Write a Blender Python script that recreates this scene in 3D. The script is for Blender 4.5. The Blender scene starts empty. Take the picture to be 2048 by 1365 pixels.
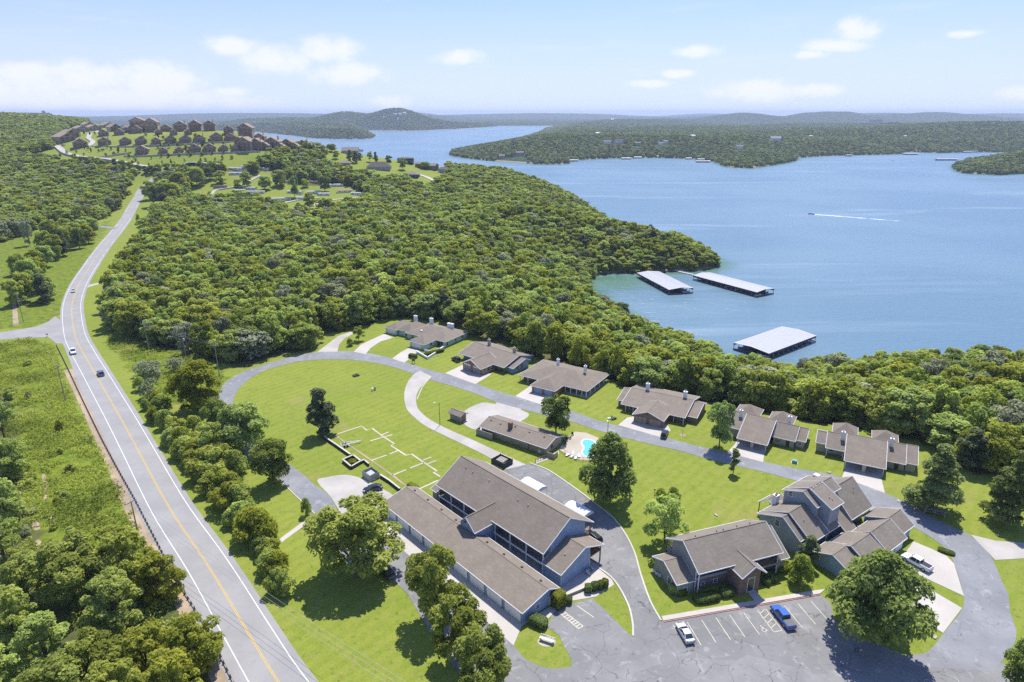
import bpy, math, random
import numpy as np
from math import sin, cos, tan, atan, atan2, radians, pi, hypot
random.seed(7)
RS = np.random.RandomState(11)
S = bpy.context.scene
COL = S.collection

# ------------------------------------------------------------------ camera, sky, sun, exposure
DENOISE = False
HAZE = 8.0e-5
CAM_H, F_PX, PITCH = 90.0, 1300.0, atan(455.5 / 1300.0)
cam_d = bpy.data.cameras.new('camera')
cam_d.sensor_width = 36.0
cam_d.lens = 36.0 * F_PX / 2048.0
cam_d.clip_start, cam_d.clip_end = 1.0, 60000.0
cam = bpy.data.objects.new('camera', cam_d)
cam.location = (0, 0, CAM_H)
cam.rotation_euler = (pi / 2 - PITCH, 0, 0)
COL.objects.link(cam)
S.camera = cam

SUN_EL, SUN_AZ = radians(63), radians(16)          # azimuth clockwise from +Y
SUN_DIR = (sin(SUN_AZ) * cos(SUN_EL), cos(SUN_AZ) * cos(SUN_EL), sin(SUN_EL))

W = bpy.data.worlds.new('World')
S.world = W
W.use_nodes = True
wn, wl = W.node_tree.nodes, W.node_tree.links
for n in list(wn):
    wn.remove(n)
w_out = wn.new('ShaderNodeOutputWorld')
w_bg = wn.new('ShaderNodeBackground')
w_bg.inputs['Strength'].default_value = 0.148
w_sky = wn.new('ShaderNodeTexSky')
w_sky.sky_type = 'NISHITA'
w_sky.sun_disc = False
w_sky.sun_elevation = SUN_EL
w_sky.sun_rotation = SUN_AZ
w_sky.altitude = 100
w_sky.air_density = 1.0
w_sky.dust_density = 0.15
w_sky.ozone_density = 3.0
# soft cumulus and thin streaks, by direction of view
w_geo = wn.new('ShaderNodeTexCoord')
w_sep = wn.new('ShaderNodeSeparateXYZ')
wl.new(w_geo.outputs['Generated'], w_sep.inputs[0])


def wmath(op, a, b=None, c=None, clamp=False):
    m = wn.new('ShaderNodeMath')
    m.operation = op
    m.use_clamp = clamp
    for i, v in enumerate((a, b, c)):
        if v is None:
            continue
        if isinstance(v, (int, float)):
            m.inputs[i].default_value = v
        else:
            wl.new(v, m.inputs[i])
    return m.outputs[0]


def wnoise(sx, sy, sz, scale, detail, rough, off=(0, 0, 0)):
    mp = wn.new('ShaderNodeMapping')
    mp.inputs['Scale'].default_value = (sx, sy, sz)
    mp.inputs['Location'].default_value = off
    wl.new(w_geo.outputs['Generated'], mp.inputs['Vector'])
    t = wn.new('ShaderNodeTexNoise')
    t.inputs['Scale'].default_value = scale
    t.inputs['Detail'].default_value = detail
    t.inputs['Roughness'].default_value = rough
    wl.new(mp.outputs[0], t.inputs['Vector'])
    return t.outputs['Fac']


def wramp(v, a, b):
    m = wn.new('ShaderNodeMapRange')
    m.interpolation_type = 'SMOOTHSTEP'
    m.inputs['From Min'].default_value = a
    m.inputs['From Max'].default_value = b
    wl.new(v, m.inputs['Value'])
    return m.outputs[0]


el = w_sep.outputs['Z']
az = wmath('ARCTAN2', w_sep.outputs['X'], w_sep.outputs['Y'])
puff = wnoise(1, 1, 1.5, 30.0, 7.0, 0.60, (3.1, 1.2, 0.4))
streak = wnoise(1.0, 1.0, 7.0, 6.0, 5.0, 0.6, (0.3, 4.0, 1.0))


def cloud(px, py, rx, ry):
    """soft mask of one cumulus, centred where it stands in the sky (azimuth, sine of elevation)"""
    a0 = atan((px - 1024) / F_PX)
    e0 = sin(atan((227 - py) / F_PX))
    da = wmath('MULTIPLY', wmath('SUBTRACT', az, a0), F_PX / rx)
    de = wmath('MULTIPLY', wmath('SUBTRACT', el, e0), F_PX / ry)
    d = wmath('SQRT', wmath('ADD', wmath('MULTIPLY', da, da), wmath('MULTIPLY', de, de)))
    return wmath('SUBTRACT', 1.0, d)


CLOUDS = [(60, 194, 170, 46), (230, 178, 140, 44), (370, 174, 130, 44), (260, 206, 380, 34), (110, 168, 90, 26), (510, 118, 80, 26), (590, 140, 100, 38),
          (690, 122, 90, 36), (720, 160, 110, 34), (500, 192, 55, 14), (795, 208, 60, 22), (930, 130, 80, 22), (1655, 98, 62, 34),
          (1615, 120, 80, 18), (1365, 124, 70, 16), (1575, 134, 45, 12), (1480, 190, 130, 30), (1580, 190, 80, 20), (1850, 112, 45, 10),
          (2000, 198, 80, 18), (1280, 176, 60, 12), (1330, 160, 50, 12)]
acc = None
for c in CLOUDS:
    m = cloud(*c)
    acc = m if acc is None else wmath('MAXIMUM', acc, m)
# elsewhere (outside the frame) ordinary scattered cumulus low in the sky goes on
low = wmath('MULTIPLY', wramp(el, 0.20, 0.03), wramp(wnoise(1, 1, 3, 4.0, 2.0, 0.5, (7, 2, 5)), 0.56, 0.80))
fwd = wramp(w_sep.outputs['Y'], 0.78, 0.70)
acc = wmath('MAXIMUM', acc, wmath('MULTIPLY', low, fwd))
dens = wmath('ADD', wmath('MULTIPLY', acc, 1.5), wmath('MULTIPLY', wmath('SUBTRACT', puff, 0.5), 2.4))
cl = wmath('MULTIPLY', wramp(dens, 0.05, 1.25), wramp(acc, 0.0, 0.6))
thin = wmath('MULTIPLY', wramp(streak, 0.52, 0.80), 0.16)
cl_all = wmath('MAXIMUM', wmath('MULTIPLY', cl, 0.78), thin)
sky_v = wn.new('ShaderNodeCombineXYZ')
wl.new(w_sep.outputs['X'], sky_v.inputs[0])
wl.new(w_sep.outputs['Y'], sky_v.inputs[1])
wl.new(wmath('ADD', wmath('MULTIPLY', wmath('ABSOLUTE', el), 0.85), 0.15), sky_v.inputs[2])
wl.new(sky_v.outputs[0], w_sky.inputs['Vector'])
tint = wn.new('ShaderNodeMix')
tint.data_type = 'RGBA'
tint.blend_type = 'MULTIPLY'
tint.inputs['Factor'].default_value = 1.0
wl.new(w_sky.outputs[0], tint.inputs['A'])
tint.inputs['B'].default_value = (0.90, 0.87, 1.12, 1)
mixc = wn.new('ShaderNodeMix')
mixc.data_type = 'RGBA'
wl.new(cl_all, mixc.inputs['Factor'])
pale = wn.new('ShaderNodeMix')
pale.data_type = 'RGBA'
wl.new(wmath('MULTIPLY', wramp(el, 0.22, -0.03), 0.88), pale.inputs['Factor'])
wl.new(tint.outputs['Result'], pale.inputs['A'])
pale.inputs['B'].default_value = (4.15, 4.42, 5.35, 1)
wl.new(pale.outputs['Result'], mixc.inputs['A'])
mixc.inputs['B'].default_value = (5.1, 5.15, 5.4, 1)
wl.new(mixc.outputs['Result'], w_bg.inputs['Color'])
wl.new(w_bg.outputs[0], w_out.inputs['Surface'])

sun_d = bpy.data.lights.new('sun', 'SUN')
sun_d.energy = 4.5
sun_d.angle = radians(0.53)
sun_d.color = (1.0, 0.955, 0.89)
sun = bpy.data.objects.new('sun', sun_d)
from mathutils import Vector, Matrix
sun.rotation_euler = Vector(SUN_DIR).to_track_quat('Z', 'Y').to_euler()
sun.location = (0, 0, 300)
COL.objects.link(sun)

S.view_settings.view_transform = 'Standard'
S.view_settings.look = 'None'
S.view_settings.exposure = 0.43
S.view_settings.gamma = 1.0
S.view_settings.use_curve_mapping = False
S.render.engine = 'CYCLES'
S.cycles.use_denoising = DENOISE
S.cycles.sample_clamp_direct = 3.0
S.cycles.sample_clamp_indirect = 2.0
S.cycles.use_adaptive_sampling = False
S.cycles.max_bounces = 6
S.cycles.diffuse_bounces = 4
S.cycles.glossy_bounces = 2
S.cycles.transmission_bounces = 2
S.cycles.volume_bounces = 0
S.cycles.transparent_max_bounces = 4
S.cycles.caustics_reflective = False
S.cycles.caustics_refractive = False


# ------------------------------------------------------------------ surveying helpers: a pixel of the photograph to a point on a level plane or on the terrain
def ray(px, py):
    r, u = (px - 1024.0) / F_PX, (682.5 - py) / F_PX
    return np.array([r, cos(PITCH) + sin(PITCH) * u, -sin(PITCH) + cos(PITCH) * u])


def P(px, py, z=0.0):
    d = ray(px, py)
    t = (z - CAM_H) / d[2]
    return (float(d[0] * t), float(d[1] * t), float(z))


def depth_at(p):
    return p[1] * cos(PITCH) + (CAM_H - p[2]) * sin(PITCH)


def proj(p):
    x, y, z = p[0], p[1], p[2] - CAM_H
    fw = y * cos(PITCH) - z * sin(PITCH)
    up = y * sin(PITCH) + z * cos(PITCH)
    return 1024 + F_PX * x / fw, 682.5 - F_PX * up / fw


def smooth(pts, n=6, closed=False):
    p = [np.array(q, float) for q in pts]
    out = []
    m = len(p)
    rng = range(m) if closed else range(m - 1)
    for i in rng:
        a = p[(i - 1) % m] if (closed or i > 0) else 2 * p[0] - p[1]
        b, c = p[i], p[(i + 1) % m]
        d = p[(i + 2) % m] if (closed or i + 2 < m) else 2 * p[-1] - p[-2]
        for k in range(n):
            t = k / n
            out.append(tuple(0.5 * (2 * b + (c - a) * t + (2 * a - 5 * b + 4 * c - d) * t * t + (3 * b - a - 3 * c + d) * t ** 3)))
    if not closed:
        out.append(tuple(p[-1]))
    return out


# ------------------------------------------------------------------ terrain
LAKE_Z = -28.0


def PL(lst, z):
    return [P(x, y, z)[:2] for x, y in lst]


shore1 = ([P(x, y, z)[:2] for x, y, z in [
    (380, 262, 50), (500, 276, 20), (560, 286, 14), (600, 292, 12), (627, 296, 18), (690, 301, 22), (740, 305, 24), (790, 316, 19), (850, 326, 14), (894, 333, 14),
    (928, 336, 9), (976, 346, 3), (1034, 360, -6), (1089, 373, -12), (1123, 387, -16), (1174, 402, -18), (1212, 426, -18), (1239, 452, -18),
    (1270, 457, -18), (1300, 467, -18), (1335, 474, -19), (1362, 476, -20), (1395, 492, -22)]]
    + PL([(1443, 527), (1437, 534), (1405, 543), (1354, 543), (1325, 546), (1271, 546), (1215, 548), (1188, 556), (1180, 574)], LAKE_Z)
    + PL([(1196, 586), (1232, 596), (1255, 612), (1271, 634), (1300, 650), (1343, 656), (1373, 668), (1416, 678), (1440, 696), (1470, 716), (1500, 716),
          (1530, 716), (1550, 730), (1572, 735), (1600, 722), (1630, 714), (1680, 716), (1750, 712), (1850, 704), (1950, 704), (2048, 726), (2300, 760), (2700, 800)], -19.0))
LAND1 = shore1 + [(900, 150), (1200, -400), (-3000, -400), (-6000, 2000), (-6000, 9000), (-2600, 4200)]
LAND2 = PL([(899, 311), (918, 315), (976, 322), (1020, 325), (1078, 329), (1126, 329), (1138, 327), (1141, 321), (1232, 317), (1300, 316), (1380, 318), (1424, 323),
            (1453, 335), (1501, 337), (1548, 331), (1592, 323), (1596, 316), (1665, 312), (1800, 309), (1812, 304), (1884, 307), (1928, 305), (2048, 305), (2500, 300)], LAKE_Z) \
    + [(9000, 3000), (12000, 9000), (6000, 9000), (2200, 8600)] + PL([(1113, 253.4), (1092, 258), (1080, 265), (1040, 278), (985, 289), (928, 299), (903, 304)], LAKE_Z)
LAND3 = PL([(1905, 334), (1912, 342), (1925, 347), (1994, 351), (2060, 347), (2400, 345)], LAKE_Z) + [(2600, 1500)] + PL([(2400, 322), (2060, 320), (1930, 324)], LAKE_Z)
LAND4 = PL([(440, 263), (513, 264.5), (547, 268), (632, 278), (700, 279), (742, 278), (752, 274), (738, 266), (735, 261), (780, 261.5), (825, 262), (908, 258.6), (969, 255), (1000, 252.6),
            (1113, 252.0)], LAKE_Z) + [(2500, 9000), (14000, 9500), (14000, 26000), (-16000, 26000), (-16000, 5000)]


def seg_dist(x, y, poly):
    """signed distance to a polygon, positive inside"""
    d2 = np.full(x.shape, 1e18)
    ins = np.zeros(x.shape, bool)
    m = len(poly)
    for i in range(m):
        ax, ay = poly[i]
        bx, by = poly[(i + 1) % m]
        ex, ey = bx - ax, by - ay
        L = ex * ex + ey * ey + 1e-9
        t = np.clip(((x - ax) * ex + (y - ay) * ey) / L, 0, 1)
        d2 = np.minimum(d2, (x - ax - t * ex) ** 2 + (y - ay - t * ey) ** 2)
        c = (ay > y) != (by > y)
        if abs(by - ay) > 1e-9:
            ins ^= c & (x < ex * (y - ay) / (by - ay) + ax)
    d = np.sqrt(d2)
    return np.where(ins, d, -d)


_NT = np.random.RandomState(5).rand(256, 256)


def vnoise(x, y):
    xi, yi = np.floor(x).astype(int), np.floor(y).astype(int)
    fx, fy = x - xi, y - yi
    fx, fy = fx * fx * (3 - 2 * fx), fy * fy * (3 - 2 * fy)
    g = lambda a, b: _NT[a & 255, b & 255]
    return (g(xi, yi) * (1 - fx) + g(xi + 1, yi) * fx) * (1 - fy) + (g(xi, yi + 1) * (1 - fx) + g(xi + 1, yi + 1) * fx) * fy


def fbm(x, y, o=4):
    s, a = 0.0, 0.5
    for k in range(o):
        s = s + a * vnoise(x * 2 ** k + 17 * k, y * 2 ** k + 31 * k)
        a *= 0.5
    return s / (1 - 0.5 ** o)


def gau(x, y, cx, cy, sx, sy, h, rot=0.0):
    c, s = cos(rot), sin(rot)
    u, v = (x - cx) * c + (y - cy) * s, -(x - cx) * s + (y - cy) * c
    return h * np.exp(-0.5 * ((u / sx) ** 2 + (v / sy) ** 2))


def terrain(x, y):
    x, y = np.asarray(x, float), np.asarray(y, float)
    sh = x.shape
    x, y = x.ravel(), y.ravel()
    h = np.full(x.shape, -33.0)
    # our own side: level round the lodges, the resort hill, the ridge of large houses, the hills on the left
    d1 = seg_dist(x, y, LAND1)
    b = gau(x, y, -590, 1090, 180, 195, 67) + gau(x, y, -215, 895, 130, 100, 30) + gau(x, y, -395, 900, 95, 78, 33)
    far = np.clip((y - 900) / 900, 0, 1) * np.clip((-x - 650) / 450, 0, 1)
    b = np.maximum(b, gau(x, y, -1300, 1500, 430, 480, 87) + far * 14 * (fbm(x / 160, y / 160) - 0.4))
    b = np.maximum(b, gau(x, y, -2600, 3600, 1400, 1100, 91) + 20 * far * (fbm(x / 400, y / 400) - 0.5))
    wob = np.clip((hypot_(x, y) - 480) / 300, 0, 1)
    b = np.maximum(b - 1.0, 0) + wob * 3.0 * (fbm(x / 60 + 9, y / 60) - 0.5)
    slope = 0.278 + 0.26 * np.clip((y - 600) / 350, 0, 1)
    p1 = np.where(d1 > 0, -29.5 + slope * d1 + np.minimum(d1, 6) * 0.2, -29.5 + np.maximum(d1, -14) * 0.25)
    h = np.maximum(h, np.minimum(b, p1))
    n1 = fbm(x / 700 + 3, y / 700 + 8)
    d2 = seg_dist(x, y, LAND2)
    b2 = -2 + 30 * (n1 - 0.38) * 1.6 + gau(x, y, 2330, 3150, 600, 300, 38) + gau(x, y, 1050, 3900, 500, 350, 8) \
        + gau(x, y, 1750, 2850, 260, 200, 14) + gau(x, y, 130, 5200, 500, 300, 22) + gau(x, y, 800, 5800, 420, 300, 46) + gau(x, y, 3600, 4600, 900, 400, 26)
    for hx, hw, hh in ((2436, 300, 92), (3260, 170, 90), (3583, 130, 84), (3840, 150, 78), (4900, 700, 94), (1500, 380, 40)):
        b2 = b2 + gau(x, y, hx, 7500 + 0.3 * hx - 900, hw, 420, hh)
    b2 = np.minimum(b2, 104 + 10 * n1)
    h = np.maximum(h, np.where(d2 > 0, np.minimum(b2, -29 + 0.16 * d2), -33))
    d3 = seg_dist(x, y, LAND3)
    h = np.maximum(h, np.where(d3 > 0, np.minimum(6, -29 + 0.22 * d3), -33))
    d4 = seg_dist(x, y, LAND4)
    n2 = fbm(x / 1500 + 5, y / 1500 + 2)
    b4 = 4 + 40 * (n2 - 0.42) + gau(x, y, -925, 5500, 165, 260, 92) + gau(x, y, -900, 5600, 420, 350, 22) + gau(x, y, -1400, 5750, 170, 300, 66) + gau(x, y, -2050, 6100, 450, 300, 34) \
        + gau(x, y, -1500, 4650, 330, 260, 26) + np.clip((y - 7500) / 3000, 0, 1) * 8
    for cx, cy, sx, sy, hh in [(3500, 10500, 700, 600, 62), (5200, 11000, 360, 500, 74), (6000, 11200, 380, 500, 60), (6900, 10800, 500, 500, 52), (8600, 11500, 1300, 700, 72),
                               (-1500, 9500, 420, 500, 92), (600, 12500, 1400, 700, 70), (-4000, 11000, 1800, 900, 78), (4400, 15500, 700, 500, 70)]:
        b4 = b4 + gau(x, y, cx, cy, sx, sy, hh)
    h = np.maximum(h, np.where(d4 > 0, np.minimum(b4, -29 + 0.36 * d4), -33))
    return h.reshape(sh)


def hypot_(x, y):
    return np.sqrt(x * x + y * y)


def hz(x, y):
    return float(terrain(np.array([x]), np.array([y]))[0])


_T = 60.0 * 1.0028 ** np.arange(2050)


def hit(px, py):
    """where the line of sight through a pixel meets the terrain"""
    d = ray(px, py)
    d = d / np.linalg.norm(d)
    X, Y, Z = d[0] * _T, d[1] * _T, CAM_H + d[2] * _T
    g = terrain(X, Y) - Z
    k = int(np.argmax(g > 0))
    if g[k] <= 0:
        k = len(_T) - 1
    k = max(k, 1)
    t = _T[k - 1] + (_T[k] - _T[k - 1]) * (-g[k - 1]) / (g[k] - g[k - 1] + 1e-9)
    return (float(d[0] * t), float(d[1] * t), float(CAM_H + d[2] * t))


# ------------------------------------------------------------------ materials
def new_mat(name):
    m = bpy.data.materials.new(name)
    m.use_nodes = True
    nt = m.node_tree
    for n in list(nt.nodes):
        nt.nodes.remove(n)
    out = nt.nodes.new('ShaderNodeOutputMaterial')
    b = nt.nodes.new('ShaderNodeBsdfPrincipled')
    nt.links.new(b.outputs[0], out.inputs['Surface'])
    return m, nt, b, out


class NT:
    """small helper to write node trees briefly"""
    def __init__(s, nt, space='world'):
        s.nt, s.n, s.l = nt, nt.nodes, nt.links
        if space == 'world':
            s.co = s.n.new('ShaderNodeNewGeometry').outputs['Position']
        else:
            s.co = s.n.new('ShaderNodeTexCoord').outputs['Object']

    def map(s, scale=(1, 1, 1), rot=(0, 0, 0)):
        m = s.n.new('ShaderNodeMapping')
        m.inputs['Scale'].default_value = scale
        m.inputs['Rotation'].default_value = rot
        s.l.new(s.co, m.inputs['Vector'])
        return m.outputs[0]

    def noise(s, scale, detail=4, rough=0.55, co=None, dist=0.0):
        t = s.n.new('ShaderNodeTexNoise')
        t.inputs['Scale'].default_value = scale
        t.inputs['Detail'].default_value = detail
        t.inputs['Roughness'].default_value = rough
        t.inputs['Distortion'].default_value = dist
        s.l.new(co or s.co, t.inputs['Vector'])
        return t.outputs['Fac']

    def vor(s, scale, feature='DISTANCE_TO_EDGE', co=None):
        t = s.n.new('ShaderNodeTexVoronoi')
        t.feature = feature
        t.inputs['Scale'].default_value = scale
        s.l.new(co or s.co, t.inputs['Vector'])
        return t.outputs['Distance']

    def ramp(s, v, a, b, lo=0.0, hi=1.0):
        m = s.n.new('ShaderNodeMapRange')
        m.interpolation_type = 'SMOOTHSTEP'
        for k, x in (('From Min', a), ('From Max', b), ('To Min', lo), ('To Max', hi)):
            m.inputs[k].default_value = x
        s.l.new(v, m.inputs['Value'])
        return m.outputs[0]

    def math(s, op, a, b=0.0):
        m = s.n.new('ShaderNodeMath')
        m.operation = op
        for i, v in enumerate((a, b)):
            if isinstance(v, (int, float)):
                m.inputs[i].default_value = v
            else:
                s.l.new(v, m.inputs[i])
        return m.outputs[0]

    def mix(s, f, a, b, blend='MIX'):
        m = s.n.new('ShaderNodeMix')
        m.data_type = 'RGBA'
        m.blend_type = blend
        for k, v in (('Factor', f), ('A', a), ('B', b)):
            if isinstance(v, (int, float)):
                m.inputs[k].default_value = v
            elif isinstance(v, tuple):
                m.inputs[k].default_value = v if len(v) == 4 else v + (1,)
            else:
                s.l.new(v, m.inputs[k])
        return m.outputs['Result']

    def attr(s, name):
        a = s.n.new('ShaderNodeAttribute')
        a.attribute_name = name
        return a.outputs['Fac']

    def bump(s, h, strength, dist, bsdf):
        b = s.n.new('ShaderNodeBump')
        b.inputs['Strength'].default_value = strength
        b.inputs['Distance'].default_value = dist
        s.l.new(h, b.inputs['Height'])
        s.l.new(b.outputs[0], bsdf.inputs['Normal'])


def sc(c, k):
    return tuple(min(1, v * k) for v in c[:3])


def plain(name, col, rough=0.6, metal=0.0, var=0.18, scale=1.5, space='world', spec=0.4, coat=0.0):
    m, nt, b, _ = new_mat(name)
    k = NT(nt, space)
    f = k.noise(scale, 5, 0.65)
    g = k.noise(scale * 9, 3, 0.6)
    c = k.mix(k.ramp(f, 0.3, 0.7), sc(col, 1 - var), sc(col, 1 + var))
    c = k.mix(k.ramp(g, 0.35, 0.7, 0, 0.35), c, sc(col, 1 - 1.3 * var))
    nt.links.new(c, b.inputs['Base Color'])
    b.inputs['Roughness'].default_value = rough
    b.inputs['Metallic'].default_value = metal
    b.inputs['Specular IOR Level'].default_value = spec
    b.inputs['Coat Weight'].default_value = coat
    return m


def siding(name, col, pitch=0.2):
    m, nt, b, _ = new_mat(name)
    k = NT(nt, 'object')
    sep = k.n.new('ShaderNodeSeparateXYZ')
    k.l.new(k.co, sep.inputs[0])
    fr = k.math('FRACT', k.math('DIVIDE', sep.outputs['Z'], pitch))
    f = k.noise(0.7, 4, 0.6)
    c = k.mix(k.ramp(f, 0.3, 0.7), sc(col, 0.9), sc(col, 1.1))
    c = k.mix(k.ramp(k.noise(6, 3, 0.6, k.map((1, 1, 0.15))), 0.5, 0.75, 0, 0.25), c, sc(col, 0.72))
    nt.links.new(c, b.inputs['Base Color'])
    b.inputs['Roughness'].default_value = 0.65
    k.bump(fr, 0.5, 0.02, b)
    return m


def shingles(name, col):
    m, nt, b, _ = new_mat(name)
    k = NT(nt, 'object')
    br = k.n.new('ShaderNodeTexBrick')
    br.inputs['Scale'].default_value = 1.0
    br.inputs['Brick Width'].default_value = 0.9
    br.inputs['Row Height'].default_value = 0.17
    br.inputs['Mortar Size'].default_value = 0.012
    br.inputs['Mortar Smooth'].default_value = 0.3
    br.inputs['Color1'].default_value = sc(col, 0.80) + (1,)
    br.inputs['Color2'].default_value = sc(col, 1.22) + (1,)
    br.inputs['Mortar'].default_value = sc(col, 0.55) + (1,)
    k.l.new(k.map((1, 1, 0), (0, 0, 0)), br.inputs['Vector'])
    f = k.noise(0.35, 4, 0.6)
    g = k.noise(5, 4, 0.7)
    c = k.mix(k.ramp(g, 0.3, 0.7, 0.25, 0.75), br.outputs['Color'], sc(col, 1.0))
    c = k.mix(k.ramp(f, 0.32, 0.70, 0, 0.6), c, sc(col, 0.76))
    c = k.mix(k.ramp(k.noise(1.6, 5, 0.7), 0.5, 0.72, 0, 0.45), c, sc(col, 1.32))
    st = k.noise(1.1, 3, 0.6, k.map((1, 0.12, 0.12)))
    c = k.mix(k.ramp(st, 0.55, 0.8, 0, 0.35), c, sc(col, 0.7))
    nt.links.new(c, b.inputs['Base Color'])
    b.inputs['Roughness'].default_value = 0.85
    b.inputs['Specular IOR Level'].default_value = 0.25
    k.bump(g, 0.5, 0.03, b)
    return m


def asphalt(name, col, cracks=0.0, patch=0.25):
    m, nt, b, _ = new_mat(name)
    k = NT(nt)
    f = k.noise(0.12, 5, 0.6)
    g = k.noise(0.9, 5, 0.7)
    h = k.noise(14, 3, 0.6)
    c = k.mix(k.ramp(f, 0.3, 0.7), sc(col, 1 - patch), sc(col, 1 + patch))
    c = k.mix(k.ramp(g, 0.5, 0.75, 0, 0.45), c, sc(col, 0.72))
    c = k.mix(k.ramp(h, 0.3, 0.8, 0, 0.4), c, sc(col, 1.25))
    if cracks > 0:
        pz = k.n.new('ShaderNodeTexVoronoi')
        pz.inputs['Scale'].default_value = 0.085
        k.l.new(k.map((1, 1, 0), (0, 0, 0.6)), pz.inputs['Vector'])
        pw = k.n.new('ShaderNodeSeparateColor')
        k.l.new(pz.outputs['Color'], pw.inputs[0])
        c = k.mix(k.math('MULTIPLY', pw.outputs[0], 0.5), c, sc(col, 0.70))
        stn = k.noise(0.45, 5, 0.7, None, 0.6)
        c = k.mix(k.ramp(stn, 0.54, 0.70, 0, 0.7), c, sc(col, 1.55))
        oil = k.noise(0.8, 3, 0.6, k.map((1, 1, 1), (0, 0, 2.0)))
        c = k.mix(k.ramp(oil, 0.60, 0.74, 0, 0.6), c, sc(col, 0.45))
        co = k.n.new('ShaderNodeVectorMath')
        co.operation = 'ADD'
        wv = k.n.new('ShaderNodeTexNoise')
        wv.inputs['Scale'].default_value = 0.35
        wv.inputs['Detail'].default_value = 5
        k.l.new(k.co, wv.inputs['Vector'])
        wm = k.n.new('ShaderNodeVectorMath')
        wm.operation = 'SCALE'
        wm.inputs['Scale'].default_value = 3.2
        k.l.new(wv.outputs['Color'], wm.inputs[0])
        k.l.new(k.co, co.inputs[0])
        k.l.new(wm.outputs[0], co.inputs[1])
        e = k.vor(0.17, co=co.outputs[0])
        brk = k.ramp(k.noise(0.16, 2, 0.5), 0.38, 0.52)
        cr = k.math('MULTIPLY', k.ramp(e, 0.0, 0.015 * cracks, 1, 0), brk)
        c = k.mix(k.math('MULTIPLY', cr, 0.92), c, sc(col, 0.25))
    nt.links.new(c, b.inputs['Base Color'])
    b.inputs['Roughness'].default_value = 0.8
    b.inputs['Specular IOR Level'].default_value = 0.35
    k.bump(h, 0.4, 0.02, b)
    return m


def leaf_mat(name, dark, light, trans=0.35):
    m, nt, b, out = new_mat(name)
    k = NT(nt, 'object')
    oi = k.n.new('ShaderNodeObjectInfo')
    t = k.attr('tone')
    v = k.math('ADD', k.math('MULTIPLY', t, 0.95), k.math('MULTIPLY', oi.outputs['Random'], 0.40))
    c = k.mix(k.ramp(v, 0.12, 1.15), sc(dark, 0.9), sc(light, 1.15))
    hsv = k.n.new('ShaderNodeHueSaturation')
    k.l.new(c, hsv.inputs['Color'])
    w2 = k.n.new('ShaderNodeTexWhiteNoise')
    w2.noise_dimensions = '1D'
    k.l.new(oi.outputs['Random'], w2.inputs['W'])
    k.l.new(k.math('ADD', k.math('MULTIPLY', w2.outputs['Value'], 0.03), 0.475), hsv.inputs['Hue'])
    k.l.new(k.math('ADD', k.math('MULTIPLY', w2.outputs['Value'], -0.25), 1.08), hsv.inputs['Saturation'])
    k.l.new(k.math('ADD', k.math('MULTIPLY', w2.outputs['Value'], 0.4), 0.8), hsv.inputs['Value'])
    col = hsv.outputs['Color']
    nt.links.new(col, b.inputs['Base Color'])
    b.inputs['Roughness'].default_value = 0.6
    b.inputs['Specular IOR Level'].default_value = 0.14
    tr = k.n.new('ShaderNodeBsdfTranslucent')
    tc = k.mix(1.0, col, (1.0, 1.12, 0.55), 'MULTIPLY')
    k.l.new(tc, tr.inputs['Color'])
    mx = k.n.new('ShaderNodeMixShader')
    mx.inputs[0].default_value = trans
    k.l.new(b.outputs[0], mx.inputs[1])
    k.l.new(tr.outputs[0], mx.inputs[2])
    k.l.new(mx.outputs[0], out.inputs['Surface'])
    return m


M = {}
M['white'] = plain('white_paint', (0.78, 0.78, 0.76), 0.5, var=0.05)
M['trim'] = plain('pale_trim', (0.72, 0.74, 0.76), 0.55, var=0.06)
M['blue_siding'] = siding('blue_grey_siding', (0.25, 0.34, 0.47))
M['grey_siding'] = siding('grey_siding', (0.30, 0.34, 0.37))
M['olive_siding'] = siding('olive_grey_siding', (0.27, 0.27, 0.23))
M['green_siding'] = siding('pale_green_siding', (0.42, 0.55, 0.44))
M['tan_siding'] = siding('tan_siding', (0.34, 0.29, 0.20))
M['stone'] = plain('pale_stone', (0.40, 0.37, 0.31), 0.85, var=0.3, scale=3)
M['brick'] = plain('brown_brick', (0.22, 0.15, 0.11), 0.85, var=0.3, scale=3)
M['brick_red'] = plain('orange_brick', (0.30, 0.15, 0.08), 0.85, var=0.3, scale=3)
M['roof'] = shingles('brown_shingles', (0.240, 0.202, 0.156))
M['roof2'] = shingles('grey_brown_shingles', (0.240, 0.207, 0.163))
M['roof_dark'] = shingles('dark_shingles', (0.13, 0.105, 0.09))
M['glass'] = plain('window_glass', (0.03, 0.04, 0.05), 0.08, var=0.2, spec=0.8)
M['dark'] = plain('dark_interior', (0.035, 0.04, 0.05), 0.7, var=0.2)
M['wood'] = plain('brown_wood', (0.20, 0.12, 0.07), 0.75, var=0.3, scale=4)
M['wood_grey'] = plain('weathered_wood', (0.30, 0.27, 0.23), 0.85, var=0.25, scale=3)
M['metal_grey'] = plain('grey_metal', (0.35, 0.36, 0.37), 0.45, 0.6, var=0.12)
M['galv'] = plain('galvanised_steel', (0.45, 0.46, 0.47), 0.5, 0.5, var=0.15)
M['black'] = plain('black_plastic', (0.02, 0.02, 0.022), 0.5, var=0.2)
M['tyre'] = plain('tyre_rubber', (0.018, 0.018, 0.018), 0.85, var=0.2)
M['dock_roof'] = plain('white_sheet_roof', (0.44, 0.44, 0.44), 0.45, var=0.05, scale=0.4)
M['concrete'] = asphalt('pale_concrete', (0.46, 0.425, 0.37), 0, 0.08)
M['curb'] = asphalt('kerb_concrete', (0.50, 0.465, 0.39), 0, 0.1)
M['gravel'] = asphalt('pale_gravel', (0.40, 0.375, 0.33), 0, 0.15)
M['footing'] = asphalt('old_footing', (0.47, 0.42, 0.31), 0, 0.2)
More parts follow.
